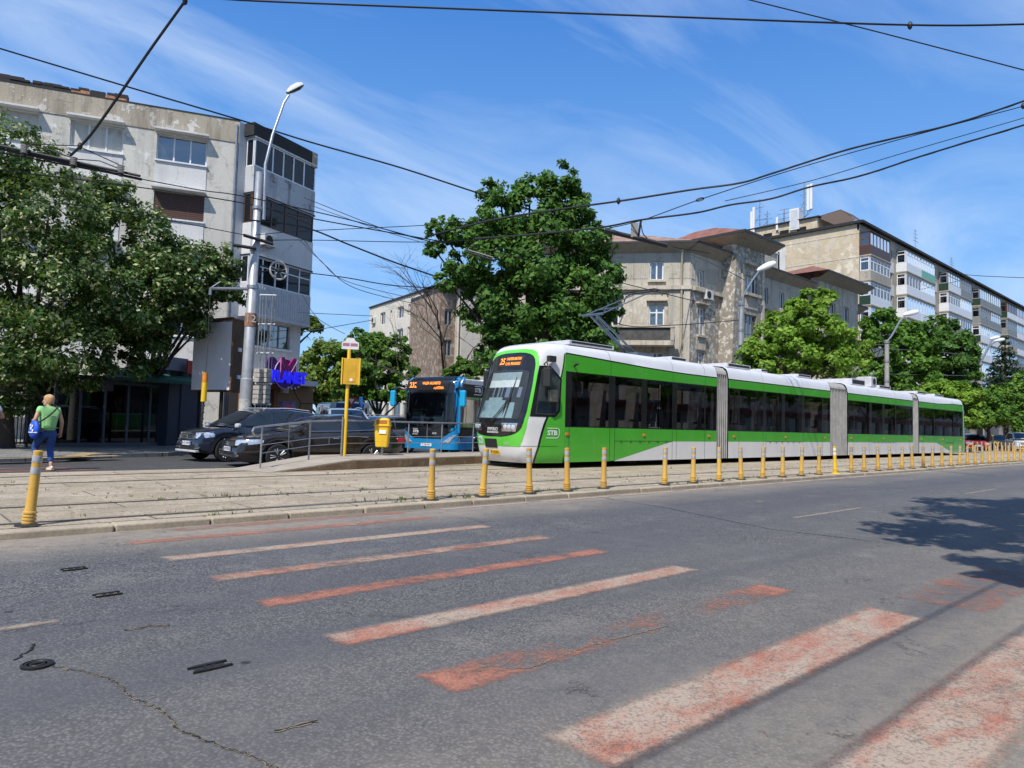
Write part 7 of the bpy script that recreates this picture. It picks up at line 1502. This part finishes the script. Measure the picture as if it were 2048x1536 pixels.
# ================================================================ LAMP POSTS
M_CONCP = plaster('pole_concrete', (.38, .36, .33), (.48, .46, .42), (.18, .16, .14), 2, .58, .5)
def lamp_post(label, px, ytop, d, r, mat, arms, cat='lamp post'):
    g = gd(px, 860, d); t = thing('street_lamp', label, cat, (g.x, g.y, .07)); top = gd(px, ytop, d)-Vector((g.x, g.y, .07)); top = Vector((0, 0, top.z))
    MB().tube([(0, 0, 0), (0, 0, top.z*.45), top], [r, r*.88, r*.72], 12).build('post', mat, t, smooth=True)
    for k in (.62, .8, .97): MB().tube([(0, 0, top.z*k), (0, 0, top.z*k+.12)], r*.95, 12).build('clamp_ring', M_GALV, t)
    for pts, hd_px, wpx in arms:
        P = [gd(x, y, d)-Vector((g.x, g.y, .07)) for x, y in pts]; P = [Vector((p.x, p.y, p.z)) for p in P]
        MB().tube([top+Vector((0, 0, -.9)), top+Vector((.02, 0, -.1))]+P, .045*d/33, 7).build('lamp_arm', M_GALV, t, smooth=True)
        (x0, y0), (x1, y1) = hd_px; a, b = gd(x0, y0, d)-Vector((g.x, g.y, .07)), gd(x1, y1, d)-Vector((g.x, g.y, .07)); L = (b-a).length; mb = MB(); mb.M = frame(a.lerp(b, .5), b-a, (0.3, .3, 1))
        mb.grid([[(x*L, w*cos(u)*L, h*sin(u)*L) for u in lin(0, 2*math.pi, 12)] for h, x, w in ((.03, -.5, .04), (.09, -.4, .10), (.13, -.1, .16), (.13, .2, .17), (.08, .42, .12), (.02, .5, .03))]); mb.build('lamp_head', M_WHP, t, smooth=True)
    return t
lamp_post('grey steel street lamp behind the tram, first along the row', 1480, 602, 36, .155, plain('mast_grey', (.42, .43, .45), .45, .35), [([(1487, 590), (1505, 560), (1518, 542)], ((1514, 541), (1552, 524)), 40)])
lamp_post('concrete street lamp standing before the dense dark tree', 1774, 680, 46, .18, M_CONCP, [([(1783, 672), (1800, 642), (1812, 629)], ((1806, 630), (1838, 622)), 32)])
lamp_post('double-armed concrete street lamp near the conifer', 1960, 726, 62, .24, M_CONCP, [([(1965, 718), (1978, 690), (1984, 680)], ((1980, 678), (2000, 673)), 20), ([(1966, 715), (1980, 690), (1992, 682)], ((1988, 682), (2010, 678)), 20)])
dk_ = gd(1962, 838, 75); t = thing('advert_drum', 'white pillar with a round drum beside the far lamp post', 'pillar', (dk_.x, dk_.y, .07)); q = MB(); q.lathe([(.33, 0), (.31, 3.2), (.35, 3.25), (.28, 3.4)], n=16); q.build('pillar', M_CONCP, t, smooth=True); q = MB(); q.M = frame((0.42, -.36, 2.95), rtv, (0, 0, 1)); q.lathe([(.32, -.1), (.32, .1), (.02, .1)], n=18); q.build('drum', M_ACW, t)
# small traffic signs in the side street
for px, py, lb, c, tri in ((700, 803, 'small red and white give way sign under the timetable box', (.55, .02, .02), True), (719, 806, 'small blue sign panel on a thin post by the vans', (.03, .12, .45), False)):
    g = gd(px, 850, 42); t = thing('road_sign', lb, 'road sign', (g.x, g.y, .07)); z = gd(px, py, 42).z-.07; MB().tube([(0, 0, 0), (0, 0, z+.2)], .035, 6).build('post', M_GALV, t); q = MB(); q.M = frame((0, -.05, z), rtv, (0, 0, 1))
    if tri:
        q.add([(-.34, .25, 0), (.34, .25, 0), (0, -.38, 0)], [(0, 1, 2)]); q = q.build('plate', plain('sign_red2', c, .5), t, fix=False); q2 = MB(); q2.M = frame((0, -.06, z), rtv, (0, 0, 1)); q2.add([(-.17, .16, .004), (.17, .16, .004), (0, -.16, .004)], [(0, 1, 2)]); q2.build('plate_centre', M_WTXT, q, fix=False)
    else: q.box((0, 0, 0), (.22, .75, .02)); q.build('plate', plain('sign_blue2', c, .5), t)
# ================================================================ OVERHEAD WIRES
M_WIRE = plain('wire_black', (.012, .012, .013), .6); M_WIREG = plain('wire_grey', (.10, .10, .105), .5)
def spline(P, n=10):
    out = []
    for i in range(len(P)-1):
        p0, p1, p2, p3 = P[max(i-1, 0)], P[i], P[i+1], P[min(i+2, len(P)-1)]
        for k in range(n): t = k/n; out.append(.5*((2*p1)+(p2-p0)*t+(2*p0-5*p1+4*p2-p3)*t*t+(3*p1-p0-3*p2+p3)*t**3))
    return out+[P[-1]]
def wire(label, pts, wpx, mat=None, twist=0, name='overhead_wire', cat='wire'):
    P = spline([gd(x, y, d) for x, y, d in pts]); o = P[0]; t = thing(name, label, cat, o); dm = [gd_depth(p) for p in P]
    MB().tube([p-o for p in P], [max(.003, wpx*.72*d_/F/2) for d_ in dm], 6).build('cable', mat or M_WIRE, t, smooth=True)
    if twist:
        Q = []; L = 0
        for i, p in enumerate(P):
            a = i*.9; Q.append(p-o+Vector((cos(a)*.5, 0, sin(a)))*twist)
        MB().tube(Q, [max(.003, wpx*.36*d_/F/2) for d_ in dm], 5).build('wrapped_cable', mat or M_WIRE, t, smooth=True)
    return t, o
def gd_depth(p): return p.x*math.sin(TH)+p.y*math.cos(TH)
def knob(t, o, px, py, d, r, mat=None, name='clamp'):
    p = gd(px, py, d)-o; q = MB(); q.lathe([(.01, -r*1.6), (r*.7, -r), (r, 0), (r*.7, r), (.01, r*1.6)], p, 8); return q.build(name, mat or M_WIRE, t)
t, o = wire('black cable spanning the top of the sky with a knot near its end', [(380, -12, 13), (480, 0, 13), (900, 17, 13), (1300, 32, 13), (1820, 50, 13), (2070, 48, 13)], 5.5); knob(t, o, 1820, 51, 13, .05)
wire('thin wire dropping across the upper corner of the sky', [(1480, -6, 15), (1500, 0, 15), (1760, 65, 15), (2070, 146, 15)], 3.5)
t, o = wire('thick cable dropping from the top of the picture to the trolley wire cluster', [(385, -20, 15), (368, 5, 15.3), (300, 100, 16), (235, 195, 16.6), (185, 265, 17), (160, 293, 17.2), (140, 312, 17.3)], 8, twist=.02); knob(t, o, 370, 2, 15.3, .06); knob(t, o, 160, 292, 17.2, .06)
wire('long wire from the parapet of the apartment block to the tall dark tree', [(-20, 90, 20), (0, 97, 20), (250, 172, 24), (480, 240, 28), (620, 284, 31), (800, 335, 34), (950, 384, 36), (1080, 425, 37), (1180, 450, 38)], 5)
t, o = wire('upper thick twisted cable sagging in from the top corner', [(2075, 192, 17), (2048, 202, 17), (1900, 250, 19), (1700, 298, 22), (1550, 345, 24), (1480, 366, 25), (1380, 380, 26), (1240, 402, 28), (1100, 421, 30), (980, 441, 31.5), (865, 470, 33)], 6, twist=.02); knob(t, o, 1237, 402, 28, .09); knob(t, o, 2046, 212, 17, .05)
t, o = wire('lower thick twisted cable sagging down to the section insulator', [(2075, 240, 17), (2048, 250, 17), (1850, 310, 20), (1720, 352, 22), (1620, 374, 24), (1540, 398, 25), (1460, 410, 26), (1390, 426, 27), (1280, 440, 28.5), (1200, 455, 30), (1050, 470, 32), (950, 477, 33)], 5.5, twist=.02)
t, o = wire('thin span wire with a small oval insulator between the twisted cables', [(2075, 205, 17.5), (1850, 265, 20), (1600, 335, 23), (1400, 399, 26.5), (1285, 440, 28.5), (1210, 458, 29)], 2.6); q = MB(); q.M = frame(gd(1400, 399, 26.4)-o, gd(1410, 396, 26.4)-gd(1390, 402, 26.4), (0, 0, 1)); q.tube([(.16*cos(a), .05*sin(a), 0) for a in lin(0, 6.28, 16)], .02, 5); q.build('insulator', M_WIRE, t)
t, o = wire('thin wire alongside the lower twisted cable', [(2075, 228, 17), (1800, 308, 21), (1620, 362, 24), (1450, 402, 26)], 2.2)
# section insulators: dark beams hanging under the wires, each with a pale plate or cap
t = thing('section_insulator', 'dark beam with an upright pale plate hanging above the pantograph', 'insulator', gd(1270, 474, 29)); o = gd(1270, 474, 29)
q = MB(); q.tube([gd(1210, 461, 29)-o, gd(1335, 491, 29)-o], .10, 4); q.build('beam', M_BEAM, t)
q = MB(); q.M = frame(gd(1269, 460, 28.95)-o, rtv, (0.02, 0, 1)); q.box((0, 0, 0), (.32, .62, .03)); q.build('plate', plain('plate_beige', (.36, .32, .26), .7), t); q = MB(); q.tube([gd(1282, 441, 29)-o, gd(1279, 458, 29)-o, gd(1276, 478, 29)-o], .05, 6); q.build('hanger', M_WIRE, t)
q = MB(); q.tube([p-o for p in spline([gd(1282, 446, 29), gd(1288, 470, 29), (gd(1310, 485, 29.5)), gd(1345, 494, 30), gd(1420, 506, 31)])], .022, 5); q.build('jumper_cable', M_WIRE, t)
t = thing('section_insulator', 'pale-capped beam hanging in front of the tall dark tree', 'insulator', gd(960, 506, 31)); o = gd(960, 506, 31)
q = MB(); q.tube([gd(935, 500, 31)-o, gd(986, 515, 31)-o], .035, 4); q.build('beam', plain('beam_pale', (.25, .23, .20), .6), t); q = MB(); q.tube([gd(930, 503, 31)-o, gd(992, 522, 31)-o], .04, 4); q.build('under_beam', M_BEAM, t)
t = thing('trolley_frame', 'long black trolley wire frame with pale ribbed insulators before the apartment block', 'wire frame', gd(150, 325, 17.3)); o = gd(150, 325, 17.3)
for k, (a, b) in enumerate((((-30, 285), (280, 352)), ((-30, 291), (283, 359)), ((-30, 300), (240, 350)), ((40, 303), (240, 345)))): q = MB(); q.tube([gd(*a, 17.3+.05*k)-o, gd(*b, 17.3+.05*k)-o], .035 if k < 2 else .02, 5); q.build('bar', M_WIRE, t)
for px, py in ((48, 298), (147, 322), (242, 338)):
    q = MB(); c = gd(px, py, 17.2)-o; pr = []
    for k in range(5): z = -.11+k*.045; pr += [(.05, z), (.085, z+.012), (.05, z+.03)]
    q.lathe(pr, c, 12); q.build('insulator', plain('porcelain', (.45, .44, .42), .35), t, smooth=True); MB().lathe([(.05, -.18), (.06, -.11), (.02, -.1)], c, 8).build('insulator_foot', M_WIRE, t)
for a, b, c_ in (((60, 287), (110, 290), (160, 292)), ((60, 290), (100, 300), (150, 318)), ((160, 294), (200, 312), (240, 330)), ((150, 318), (200, 322), (235, 336))): q = MB(); q.tube([gd(*a, 17.25)-o, gd(*b, 17.25)-o, gd(*c_, 17.25)-o], .014, 5); q.build('stay_wire', M_WIRE, t)
WL = [('contact wire running on from the trolley frame toward the tram pole', [(240, 350, 17.4), (400, 380, 20), (500, 395, 22), (700, 440, 28), (860, 483, 33)], 3),
      ('wire crossing the linden crown at mid height of the shuttered window', [(-20, 335, 17), (0, 340, 17), (260, 372, 20), (480, 405, 22.5), (640, 440, 27), (900, 486, 35)], 3.5),
      ('lower wire looping through the linden leaves to the pole', [(-20, 384, 17), (0, 390, 17), (250, 425, 20), (490, 470, 22.4)], 2.5),
      ('dark wire from the pole down toward the cream block roof', [(500, 440, 22.5), (610, 455, 25), (700, 490, 29), (790, 525, 34), (880, 556, 40), (1000, 600, 46)], 4.5),
      ('pair wire level with the brown loggia window', [(510, 470, 22.5), (610, 462, 25), (860, 450, 32), (1000, 440, 36)], 2.4), ('level wire just under the brown loggia window', [(510, 482, 22.5), (610, 480, 25), (860, 484, 32), (1000, 476, 36)], 2.4),
      ('slack wire falling from the pole to the roof of the cream block', [(608, 480, 25), (650, 530, 30), (720, 580, 38), (850, 612, 55)], 2), ('slack wire above the cream block ending in the tall tree', [(608, 395, 25), (760, 455, 32), (845, 480, 36)], 2),
      ('cable with dark clamps above the side street', [(600, 544, 25), (690, 555, 29), (800, 572, 36), (950, 578, 42), (1100, 582, 46), (1240, 585, 50)], 3), ('loose thin wire over the side street trees', [(600, 480, 26), (640, 520, 32), (700, 565, 42), (830, 598, 60)], 1.8),
      ('faint wire low over the side street', [(596, 625, 30), (660, 628, 38), (745, 632, 60)], 2), ('faint sagging wire by the cream block corner', [(596, 665, 30), (660, 655, 40), (745, 640, 60)], 2), ('fine wire from the loggia corner down the side street', [(605, 590, 28), (640, 640, 40), (690, 668, 60)], 1.6),
      ('tram contact wire behind the pantograph, before the old corner house', [(930, 490, 31), (1100, 530, 36), (1300, 580, 45), (1440, 615, 54), (1600, 655, 68)], 2.4), ('feeder wire sagging across the old corner house', [(1100, 548, 36), (1230, 645, 40), (1350, 650, 43), (1480, 640, 46)], 2.4),
      ('wire from the insulator past the eaves to the grey lamp post', [(1330, 490, 29.5), (1420, 525, 32), (1490, 560, 36)], 2.2), ('wire from the far lamps to the concrete post, upper strand', [(1490, 668, 40), (1640, 685, 46), (1776, 690, 50), (1960, 695, 62)], 2.2), ('wire through the dark trees to the far lamps, lower strand', [(1660, 705, 46), (1776, 698, 48), (1965, 712, 62)], 2.2),
      ('thin line level over the low lime trees', [(1776, 748, 46), (1850, 750, 52), (1975, 752, 62)], 1.8), ('aerial line leaving the tower block roof', [(1905, 545, 110), (1950, 551, 105), (2060, 556, 95)], 2.2), ('slim wire at the level of the loggia, behind the lamp arm', [(620, 410, 26), (760, 460, 33), (845, 485, 37)], 1.6)]
for lb, pts, wv in WL: t, o = wire(lb, pts, wv, M_WIRE if wv > 2.3 else M_WIREG)
for ya, lb in ((1.72, 'lighting cable strung along the near kerb, known by its soft shadow on the crosswalk'), (1.22, 'second lighting cable along the near kerb, shadowing the closest stripes')):
    hh = 6.4; k_ = hh/math.tan(SUN_EL); o = Vector((-20, ya+k_*SUN_AZ.y, hh)); t = thing('overhead_wire', lb, 'wire', o); MB().tube([(0, 0, 0), (25, 0.05, -.3), (60, .2, 0)], .013, 6).build('cable', M_WIRE, t, smooth=True)
# ================================================================ PEOPLE
SKIN = plain('skin', (.56, .31, .21), .5, var=.06, scale=20)
def skin_obj(name, verts, edges, radii, mat, parent, root=0, sub=2):
    me = bpy.data.meshes.new(name); me.from_pydata([tuple(v) for v in verts], edges, []); o = bpy.data.objects.new(name, me); COL.objects.link(o)
    o.modifiers.new('skin', 'SKIN'); sk = me.skin_vertices[0].data
    for i, r in enumerate(radii): sk[i].radius = (r, r) if not isinstance(r, tuple) else r; sk[i].use_root = (i == root)
    s_ = o.modifiers.new('sub', 'SUBSURF'); s_.levels = sub; s_.render_levels = sub
    bpy.context.view_layer.update(); m2 = bpy.data.meshes.new_from_object(o.evaluated_get(bpy.context.evaluated_depsgraph_get())); bpy.data.objects.remove(o); bpy.data.meshes.remove(me)
    m2.materials.clear(); m2.materials.append(mat); m2.polygons.foreach_set('use_smooth', [True]*len(m2.polygons)); m2.name = name
    q = bpy.data.objects.new(name, m2); COL.objects.link(q); q.parent = parent; return q
def merge_into(o, mbs):
    bm = bmesh.new(); bm.from_mesh(o.data)
    for mb in mbs:
        me = bpy.data.meshes.new('t'); me.from_pydata(mb.v, [], mb.f); bm.from_mesh(me); bpy.data.meshes.remove(me)
    bmesh.ops.recalc_face_normals(bm, faces=bm.faces); bm.to_mesh(o.data); bm.free(); o.data.polygons.foreach_set('use_smooth', [True]*len(o.data.polygons))
def person(label, loc, rz, J, shirt, trousers, hairc, shoe, sleeves=.5, legcut=.8, headturn=0., group=None, bulk=1., long_hair=False):
    """J: joints (pelvis chest neck head, then shoulder elbow wrist and hip knee ankle toe for l and r); x right, y forward"""
    t = thing('person', label, 'person', loc, rz, group); V = lambda k: Vector(J[k]); b = bulk
    names = ['pelvis', 'waist', 'chest', 'neck', 'skull']; J.setdefault('waist', tuple(V('pelvis').lerp(V('chest'), .45))); J.setdefault('skull', tuple(V('neck')+(V('head')-V('neck'))*.55))
    vs = [V(n) for n in names]; rad = [.095*b, .085*b, .085*b, .050, .056]; ed = [(0, 1), (1, 2), (2, 3), (3, 4)]
    for s in 'lr':
        i = len(vs); vs += [V('sh'+s), V('el'+s), V('wr'+s), V('wr'+s)+(V('wr'+s)-V('el'+s)).normalized()*.07]; rad += [.050*b, .041*b, .030, (.036, .020)]; ed += [(2, i), (i, i+1), (i+1, i+2), (i+2, i+3)]
        i = len(vs); vs += [V('hip'+s), V('kn'+s), V('an'+s), V('toe'+s)]; rad += [.068*b, .052*b, .038, .034]; ed += [(0, i), (i, i+1), (i+1, i+2), (i+2, i+3)]
    body = skin_obj('body', vs, ed, rad, SKIN, t); ex = []
    for s in 'lr':                                      # five fingers, curled and unequal
        w_, e = V('wr'+s), V('el'+s); d = (w_-e).normalized(); sd = d.cross(Vector((0, 1, .3))).normalized(); nn = sd.cross(d); P = w_+d*.075
        for k, (off_, L) in enumerate(((-.026, .066), (-.009, .076), (.009, .072), (.026, .056))):
            m = MB(); a = P+sd*off_; m.tube([a, a+d*L*.5+nn*.006, a+d*L*.8+nn*.025, a+d*L*.85+nn*.042], [.0095, .009, .008, .006], 6); ex.append(m)
        m = MB(); a = w_+d*.025-sd*.03; m.tube([a, a-sd*.028+d*.03, a-sd*.03+d*.06+nn*.012], [.012, .0105, .007], 6); ex.append(m)
    H = V('head'); R = Matrix.Rotation(headturn, 4, 'Z'); hm = MB(); hm.M = Matrix.Translation(H) @ R
    rows = []
    for z, rx, ry, cy in ((-.125, .012, .02, .045), (-.118, .042, .05, .03), (-.09, .056, .068, .022), (-.05, .066, .084, .010), (0, .074, .094, .0), (.045, .075, .097, -.004), (.085, .062, .082, -.006), (.112, .036, .05, -.006), (.124, .006, .01, -.006)): rows.append([(rx*cos(a), cy+ry*sin(a), z) for a in lin(0, 2*math.pi, 20)[:-1]])
    hm.grid(rows, closed=True); hm.tube([(0, .09, .015), (0, .112, -.02), (0, .118, -.035), (0, .092, -.045)], [.008, .013, .016, .008], 8)
    for s in (-1, 1): hm.lathe([(.002, -.012), (.02, -.006), (.026, .004), (.012, .010)], (s*.076, -.005, -.01), 10, axis='X'); 
    hm.tube([(-.024, .088, -.072), (0, .097, -.070), (.024, .088, -.072)], [.004, .008, .004], 6); hm.tube([(-.022, .09, -.081), (0, .097, -.083), (.022, .09, -.081)], [.004, .008, .004], 6); ex.append(hm); merge_into(body, ex)
    for s in (-1, 1): e = MB(); e.M = hm.M; e.lathe([(.001, -.012), (.011, -.004), (.011, .004), (.001, .012)], (s*.03, .083, .0), 10); e.build('eye', plain('eye_white', (.7, .7, .68), .3), t, smooth=True); e = MB(); e.M = hm.M; e.tube([(s*.045, .082, .024), (s*.03, .09, .030), (s*.014, .092, .026)], .004, 4); e.build('eyebrow', hairc, t)
    hr = MB(); hr.M = hm.M; rg = random.Random(3); rows = []
    for z, rx, ry, cy, a0, a1 in ((-.105 if long_hair else -.075, .066, .062, -.03, math.pi*.98, math.pi*2.02), (-.04, .083, .098, -.012, math.pi*.93, math.pi*2.07), (.01, .088, .107, -.010, math.pi*.86, math.pi*2.14), (.055, .089, .11, -.008, math.pi*.62, math.pi*2.38), (.095, .076, .098, -.008, math.pi*.5, math.pi*2.5), (.128, .045, .062, -.008, math.pi*.5, math.pi*2.5), (.142, .008, .012, -.008, math.pi*.5, math.pi*2.5)):
        rows.append([(rx*cos(a)*(1+rg.uniform(-.04, .05)), cy+ry*sin(a)*(1+rg.uniform(-.04, .05)), z+rg.uniform(-.006, .006)) for a in lin(a0, a1, 26)])
    hr.grid(rows); hr.build('hair', hairc, t, smooth=70.)
    def along(a, c, k): return V(a).lerp(V(c), k)
    vs = [V('pelvis')+Vector((0, 0, .05)), V('waist'), V('chest'), V('neck')-Vector((0, 0, .035))]; rad = [.158*b, .146*b, .155*b, .088]; ed = [(0, 1), (1, 2), (2, 3)]
    for s in 'lr':
        i = len(vs); vs += [V('sh'+s), along('sh'+s, 'el'+s, min(1, sleeves))]; rad += [.076*b, .066*b]; ed += [(2, i), (i, i+1)]
        if sleeves > 1: vs.append(along('el'+s, 'wr'+s, sleeves-1)); rad.append(.045); ed.append((i+1, i+2))
    skin_obj('shirt', vs, ed, rad, shirt, t, 1)
    vs = [V('pelvis')+Vector((0, 0, .06)), V('pelvis')]; rad = [.140*b, .150*b]; ed = [(0, 1)]
    for s in 'lr': i = len(vs); vs += [V('hip'+s)-Vector((0, 0, .06)), along('hip'+s, 'kn'+s, .5), V('kn'+s), along('kn'+s, 'an'+s, legcut)]; rad += [.104*b, .092*b, .070*b, .054*b]; ed += [(1, i), (i, i+1), (i+1, i+2), (i+2, i+3)]
    skin_obj('trousers', vs, ed, rad, trousers, t, 1)
    for s in 'lr':
        a, e = V('an'+s), V('toe'+s); d = Vector((e.x-a.x, e.y-a.y, 0)).normalized(); sd = Vector((-d.y, d.x, 0)); m = MB()
        tl = (e.z-a.z)+.05
        rows = []
        for u, w_, h in ((-.07, .022, .05), (-.05, .035, .075), (.0, .038, .085), (.08, .042, .06), (.14, .040, .045), (.175, .018, .03)):
            o = a+d*u; z0 = a.z-.062+(tl*.6*max(0, u)/.17); rows.append([o+sd*w_*cos(q)+Vector((0, 0, z0-o.z+a.z-a.z+max(0, h*sin(q))))+Vector((0, 0, 0)) for q in lin(0, math.pi, 8)]+[o+sd*w_*cos(q)*1.02+Vector((0, 0, z0-o.z-.012)) for q in (math.pi, 0)])
        for r_ in rows:
            for p in r_: pass
        m.grid(rows, closed=True); m.poly(rows[0]); m.poly(rows[-1][::-1]); m.build('shoe', shoe, t, smooth=True)
    return t
jean = plain('blue_jeans', (.028, .085, .26), .85, var=.35, scale=7, bumpy=.3); mint = plain('mint_shirt', (.30, .62, .24), .8, var=.08, scale=4, bumpy=.2); blond = plain('blond_hair', (.55, .33, .16), .6, var=.3, scale=30, bumpy=.6)
W0 = gz(90, 941, -.05)
wm = person('blond woman in mint T-shirt and blue jeans walking away over the far crosswalk', (W0.x, W0.y, -.045), math.radians(14),
    dict(pelvis=(0, 0, .90), chest=(.0, -.01, 1.24), neck=(0, .01, 1.42), head=(0, .035, 1.545), shl=(-.185, 0, 1.355), ell=(-.275, -.03, 1.10), wrl=(-.20, .17, 1.10), shr=(.185, -.01, 1.355), elr=(.265, -.05, 1.08), wrr=(.285, .02, .84),
         hipl=(-.092, 0, .86), knl=(-.15, .20, .50), anl=(-.12, .08, .10), toel=(-.13, .20, .05), hipr=(.092, 0, .86), knr=(.09, .03, .47), anr=(.06, -.13, .09), toer=(.06, .0, .03)), mint, jean, blond, plain('gold_white_shoe', (.62, .55, .40), .5, var=.3, scale=25), .45, .8, .75, bulk=1.08)
bag = thing('shoulder_bag', 'bright blue shoulder bag with white prints at the walking woman\'s hip', 'bag', (W0.x, W0.y, -.045), math.radians(14))
M_BAG = plain('bag_blue', (.015, .09, .55), .6, var=.2, scale=6); q = MB(); q.grid([[(-.275+rx*cos(a)*.45, -.02+.04*0+rx*sin(a), z) for a in lin(0, 2*math.pi, 18)[:-1]] for z, rx in ((.70, .03), (.72, .10), (.78, .16), (.88, .19), (.98, .17), (1.06, .12), (1.10, .07))], closed=True); bo = q.build('pouch', M_BAG, bag, smooth=True)
q = MB(); 
for y, z, r in ((-.10, .98, .03), (-.05, .93, .035), (-.12, .88, .03), (-.03, 1.0, .025)): q.lathe([(r, -.004), (r, .004), (.002, .006)], (-.275-.085+.02*abs(y)*3, y, z), 10, axis='X')
q.build('print_dot', M_WTXT, bo); q = MB(); q.tube([(-.275-.075*cos(a)*1.0, -.02+.175*sin(a), .86-.13*cos(a)*0-.02) for a in lin(-1.4, 1.4, 12)], .014, 5); q.build('white_piping', M_WTXT, bo)
q = MB(); q.tube([(-.24, -.10, 1.06), (-.15, -.175, 1.14), (-.02, -.182, 1.26), (.10, -.15, 1.38), (.13, -.03, 1.44), (.10, .10, 1.36), (-.05, .17, 1.22), (-.18, .15, 1.12), (-.24, .06, 1.07)], .020, 6); q.build('strap', M_MBLK, bag, smooth=True)
# passengers seen through the tram windows
def stand(dx=0): return dict(pelvis=(0, 0, .92), chest=(0, 0, 1.28), neck=(0, .01, 1.47), head=(0, .03, 1.60), shl=(-.20, 0, 1.40), ell=(-.27, .02, 1.12), wrl=(-.25, .12, .90), shr=(.20, 0, 1.40), elr=(.30, .15, 1.5), wrr=(.26, .25, 1.75), hipl=(-.1, 0, .88), knl=(-.11, .03, .48), anl=(-.11, 0, .09), toel=(-.13, .13, .03), hipr=(.1, 0, .88), knr=(.11, .03, .48), anr=(.11, 0, .09), toer=(.13, .13, .03))
def sit(): return dict(pelvis=(0, 0, .50), chest=(0, .02, .88), neck=(0, .05, 1.07), head=(0, .09, 1.20), shl=(-.20, .03, 1.0), ell=(-.24, .14, .74), wrl=(-.12, .34, .70), shr=(.20, .03, 1.0), elr=(.24, .14, .74), wrr=(.12, .34, .70), hipl=(-.1, .05, .48), knl=(-.12, .45, .50), anl=(-.12, .42, .09), toel=(-.12, .55, .03), hipr=(.1, .05, .48), knr=(.12, .45, .50), anr=(.12, .42, .09), toer=(.12, .55, .03))
dk = plain('dark_hair', (.03, .02, .015), .6); M_WSH = plain('white_shirt', (.75, .76, .78), .8); M_STR = plain('striped_shirt', (.40, .46, .52), .8, var=.6, scale=14)
person('passenger in a white shirt standing inside the tram by its first window', (TX0+2.75, TYC-.55, ZB+.03+.99), math.radians(60), stand(), M_WSH, jean, dk, M_MBLK, 1.6, .95)
person('seated passenger in a blue striped shirt behind the third tram window', (TX0+5.9, TYC-.80, ZB+.03+.93), math.radians(90), sit(), M_STR, jean, dk, M_MBLK, .6, .95)
g = gd(656, 832, 30); person('person in a white top with dark hair between the cars by the shop', (g.x, g.y, -.05), math.radians(150), stand(), M_WSH, jean, dk, M_MBLK, .6, .95)
g = gz(-33, 930, -.05); person('passer-by at the picture edge with only an elbow showing', (g.x, g.y, -.045), math.radians(10), dict(stand(), elr=(.34, -.02, 1.12), wrr=(.22, .16, 1.16)), M_WSH, jean, dk, M_MBLK, .5, .95)

# ---- what stands behind the viewer: it shows as reflections in the tram and bus glass
first = None
for i, x in enumerate((24, 33, 43, 52, 62, 73, -14, 84, 96, 108, 121, 135, 150)):
    if first is None: first = tree('street tree on the near pavement, reflected in the tram windows', (x, -9.5, .1), [(Vector(c), r) for *c, r in ((24, -9.5, 5.6, 2.2), (22.6, -9, 4.6, 1.5), (25.6, -10, 4.8, 1.6), (24.3, -9.3, 7.4, 1.5))], 3500, .4, LM_MID, 60, .2, 'street trees on the near pavement', sub=6)
    else: c = clone(first); c.location = (x, -9.5-(i % 2), .1); c.rotation_euler = (0, 0, i*1.3); c.scale = [.85+.12*(i % 3)]*3
nb = thing('opposite_block', 'ochre shop row across the street behind the viewer, mirrored in the tram windows', 'building', (20, -22, .1)); O = Fac((20, -22), (1, 0)); O.n = Vector((0, 1, 0)); O.p0 = Vector((0, 0, 0))
oh_ = [(a, a+1.5, z, z+1.5) for a in lin(-50, 326, 90) for z in (4.6, 7.6, 10.6)]; q = MB(); O.wall(q, -52, 330, 0, 17, oh_+[(a, a+3.2, .3, 3.0) for a in lin(-50, 322, 60)], .3); q.build('wall', M_PL4, nb, fix=False); q = MB(); O.box(q, -52, 330, 3.3, 3.9, .003, .6); q.build('shop_fascia', plain('fascia_red', (.3, .06, .04)), nb); q = MB(); O.box(q, -52, 330, 0, 16.8, -8, -.31); q.build('core', M_WGD, nb)
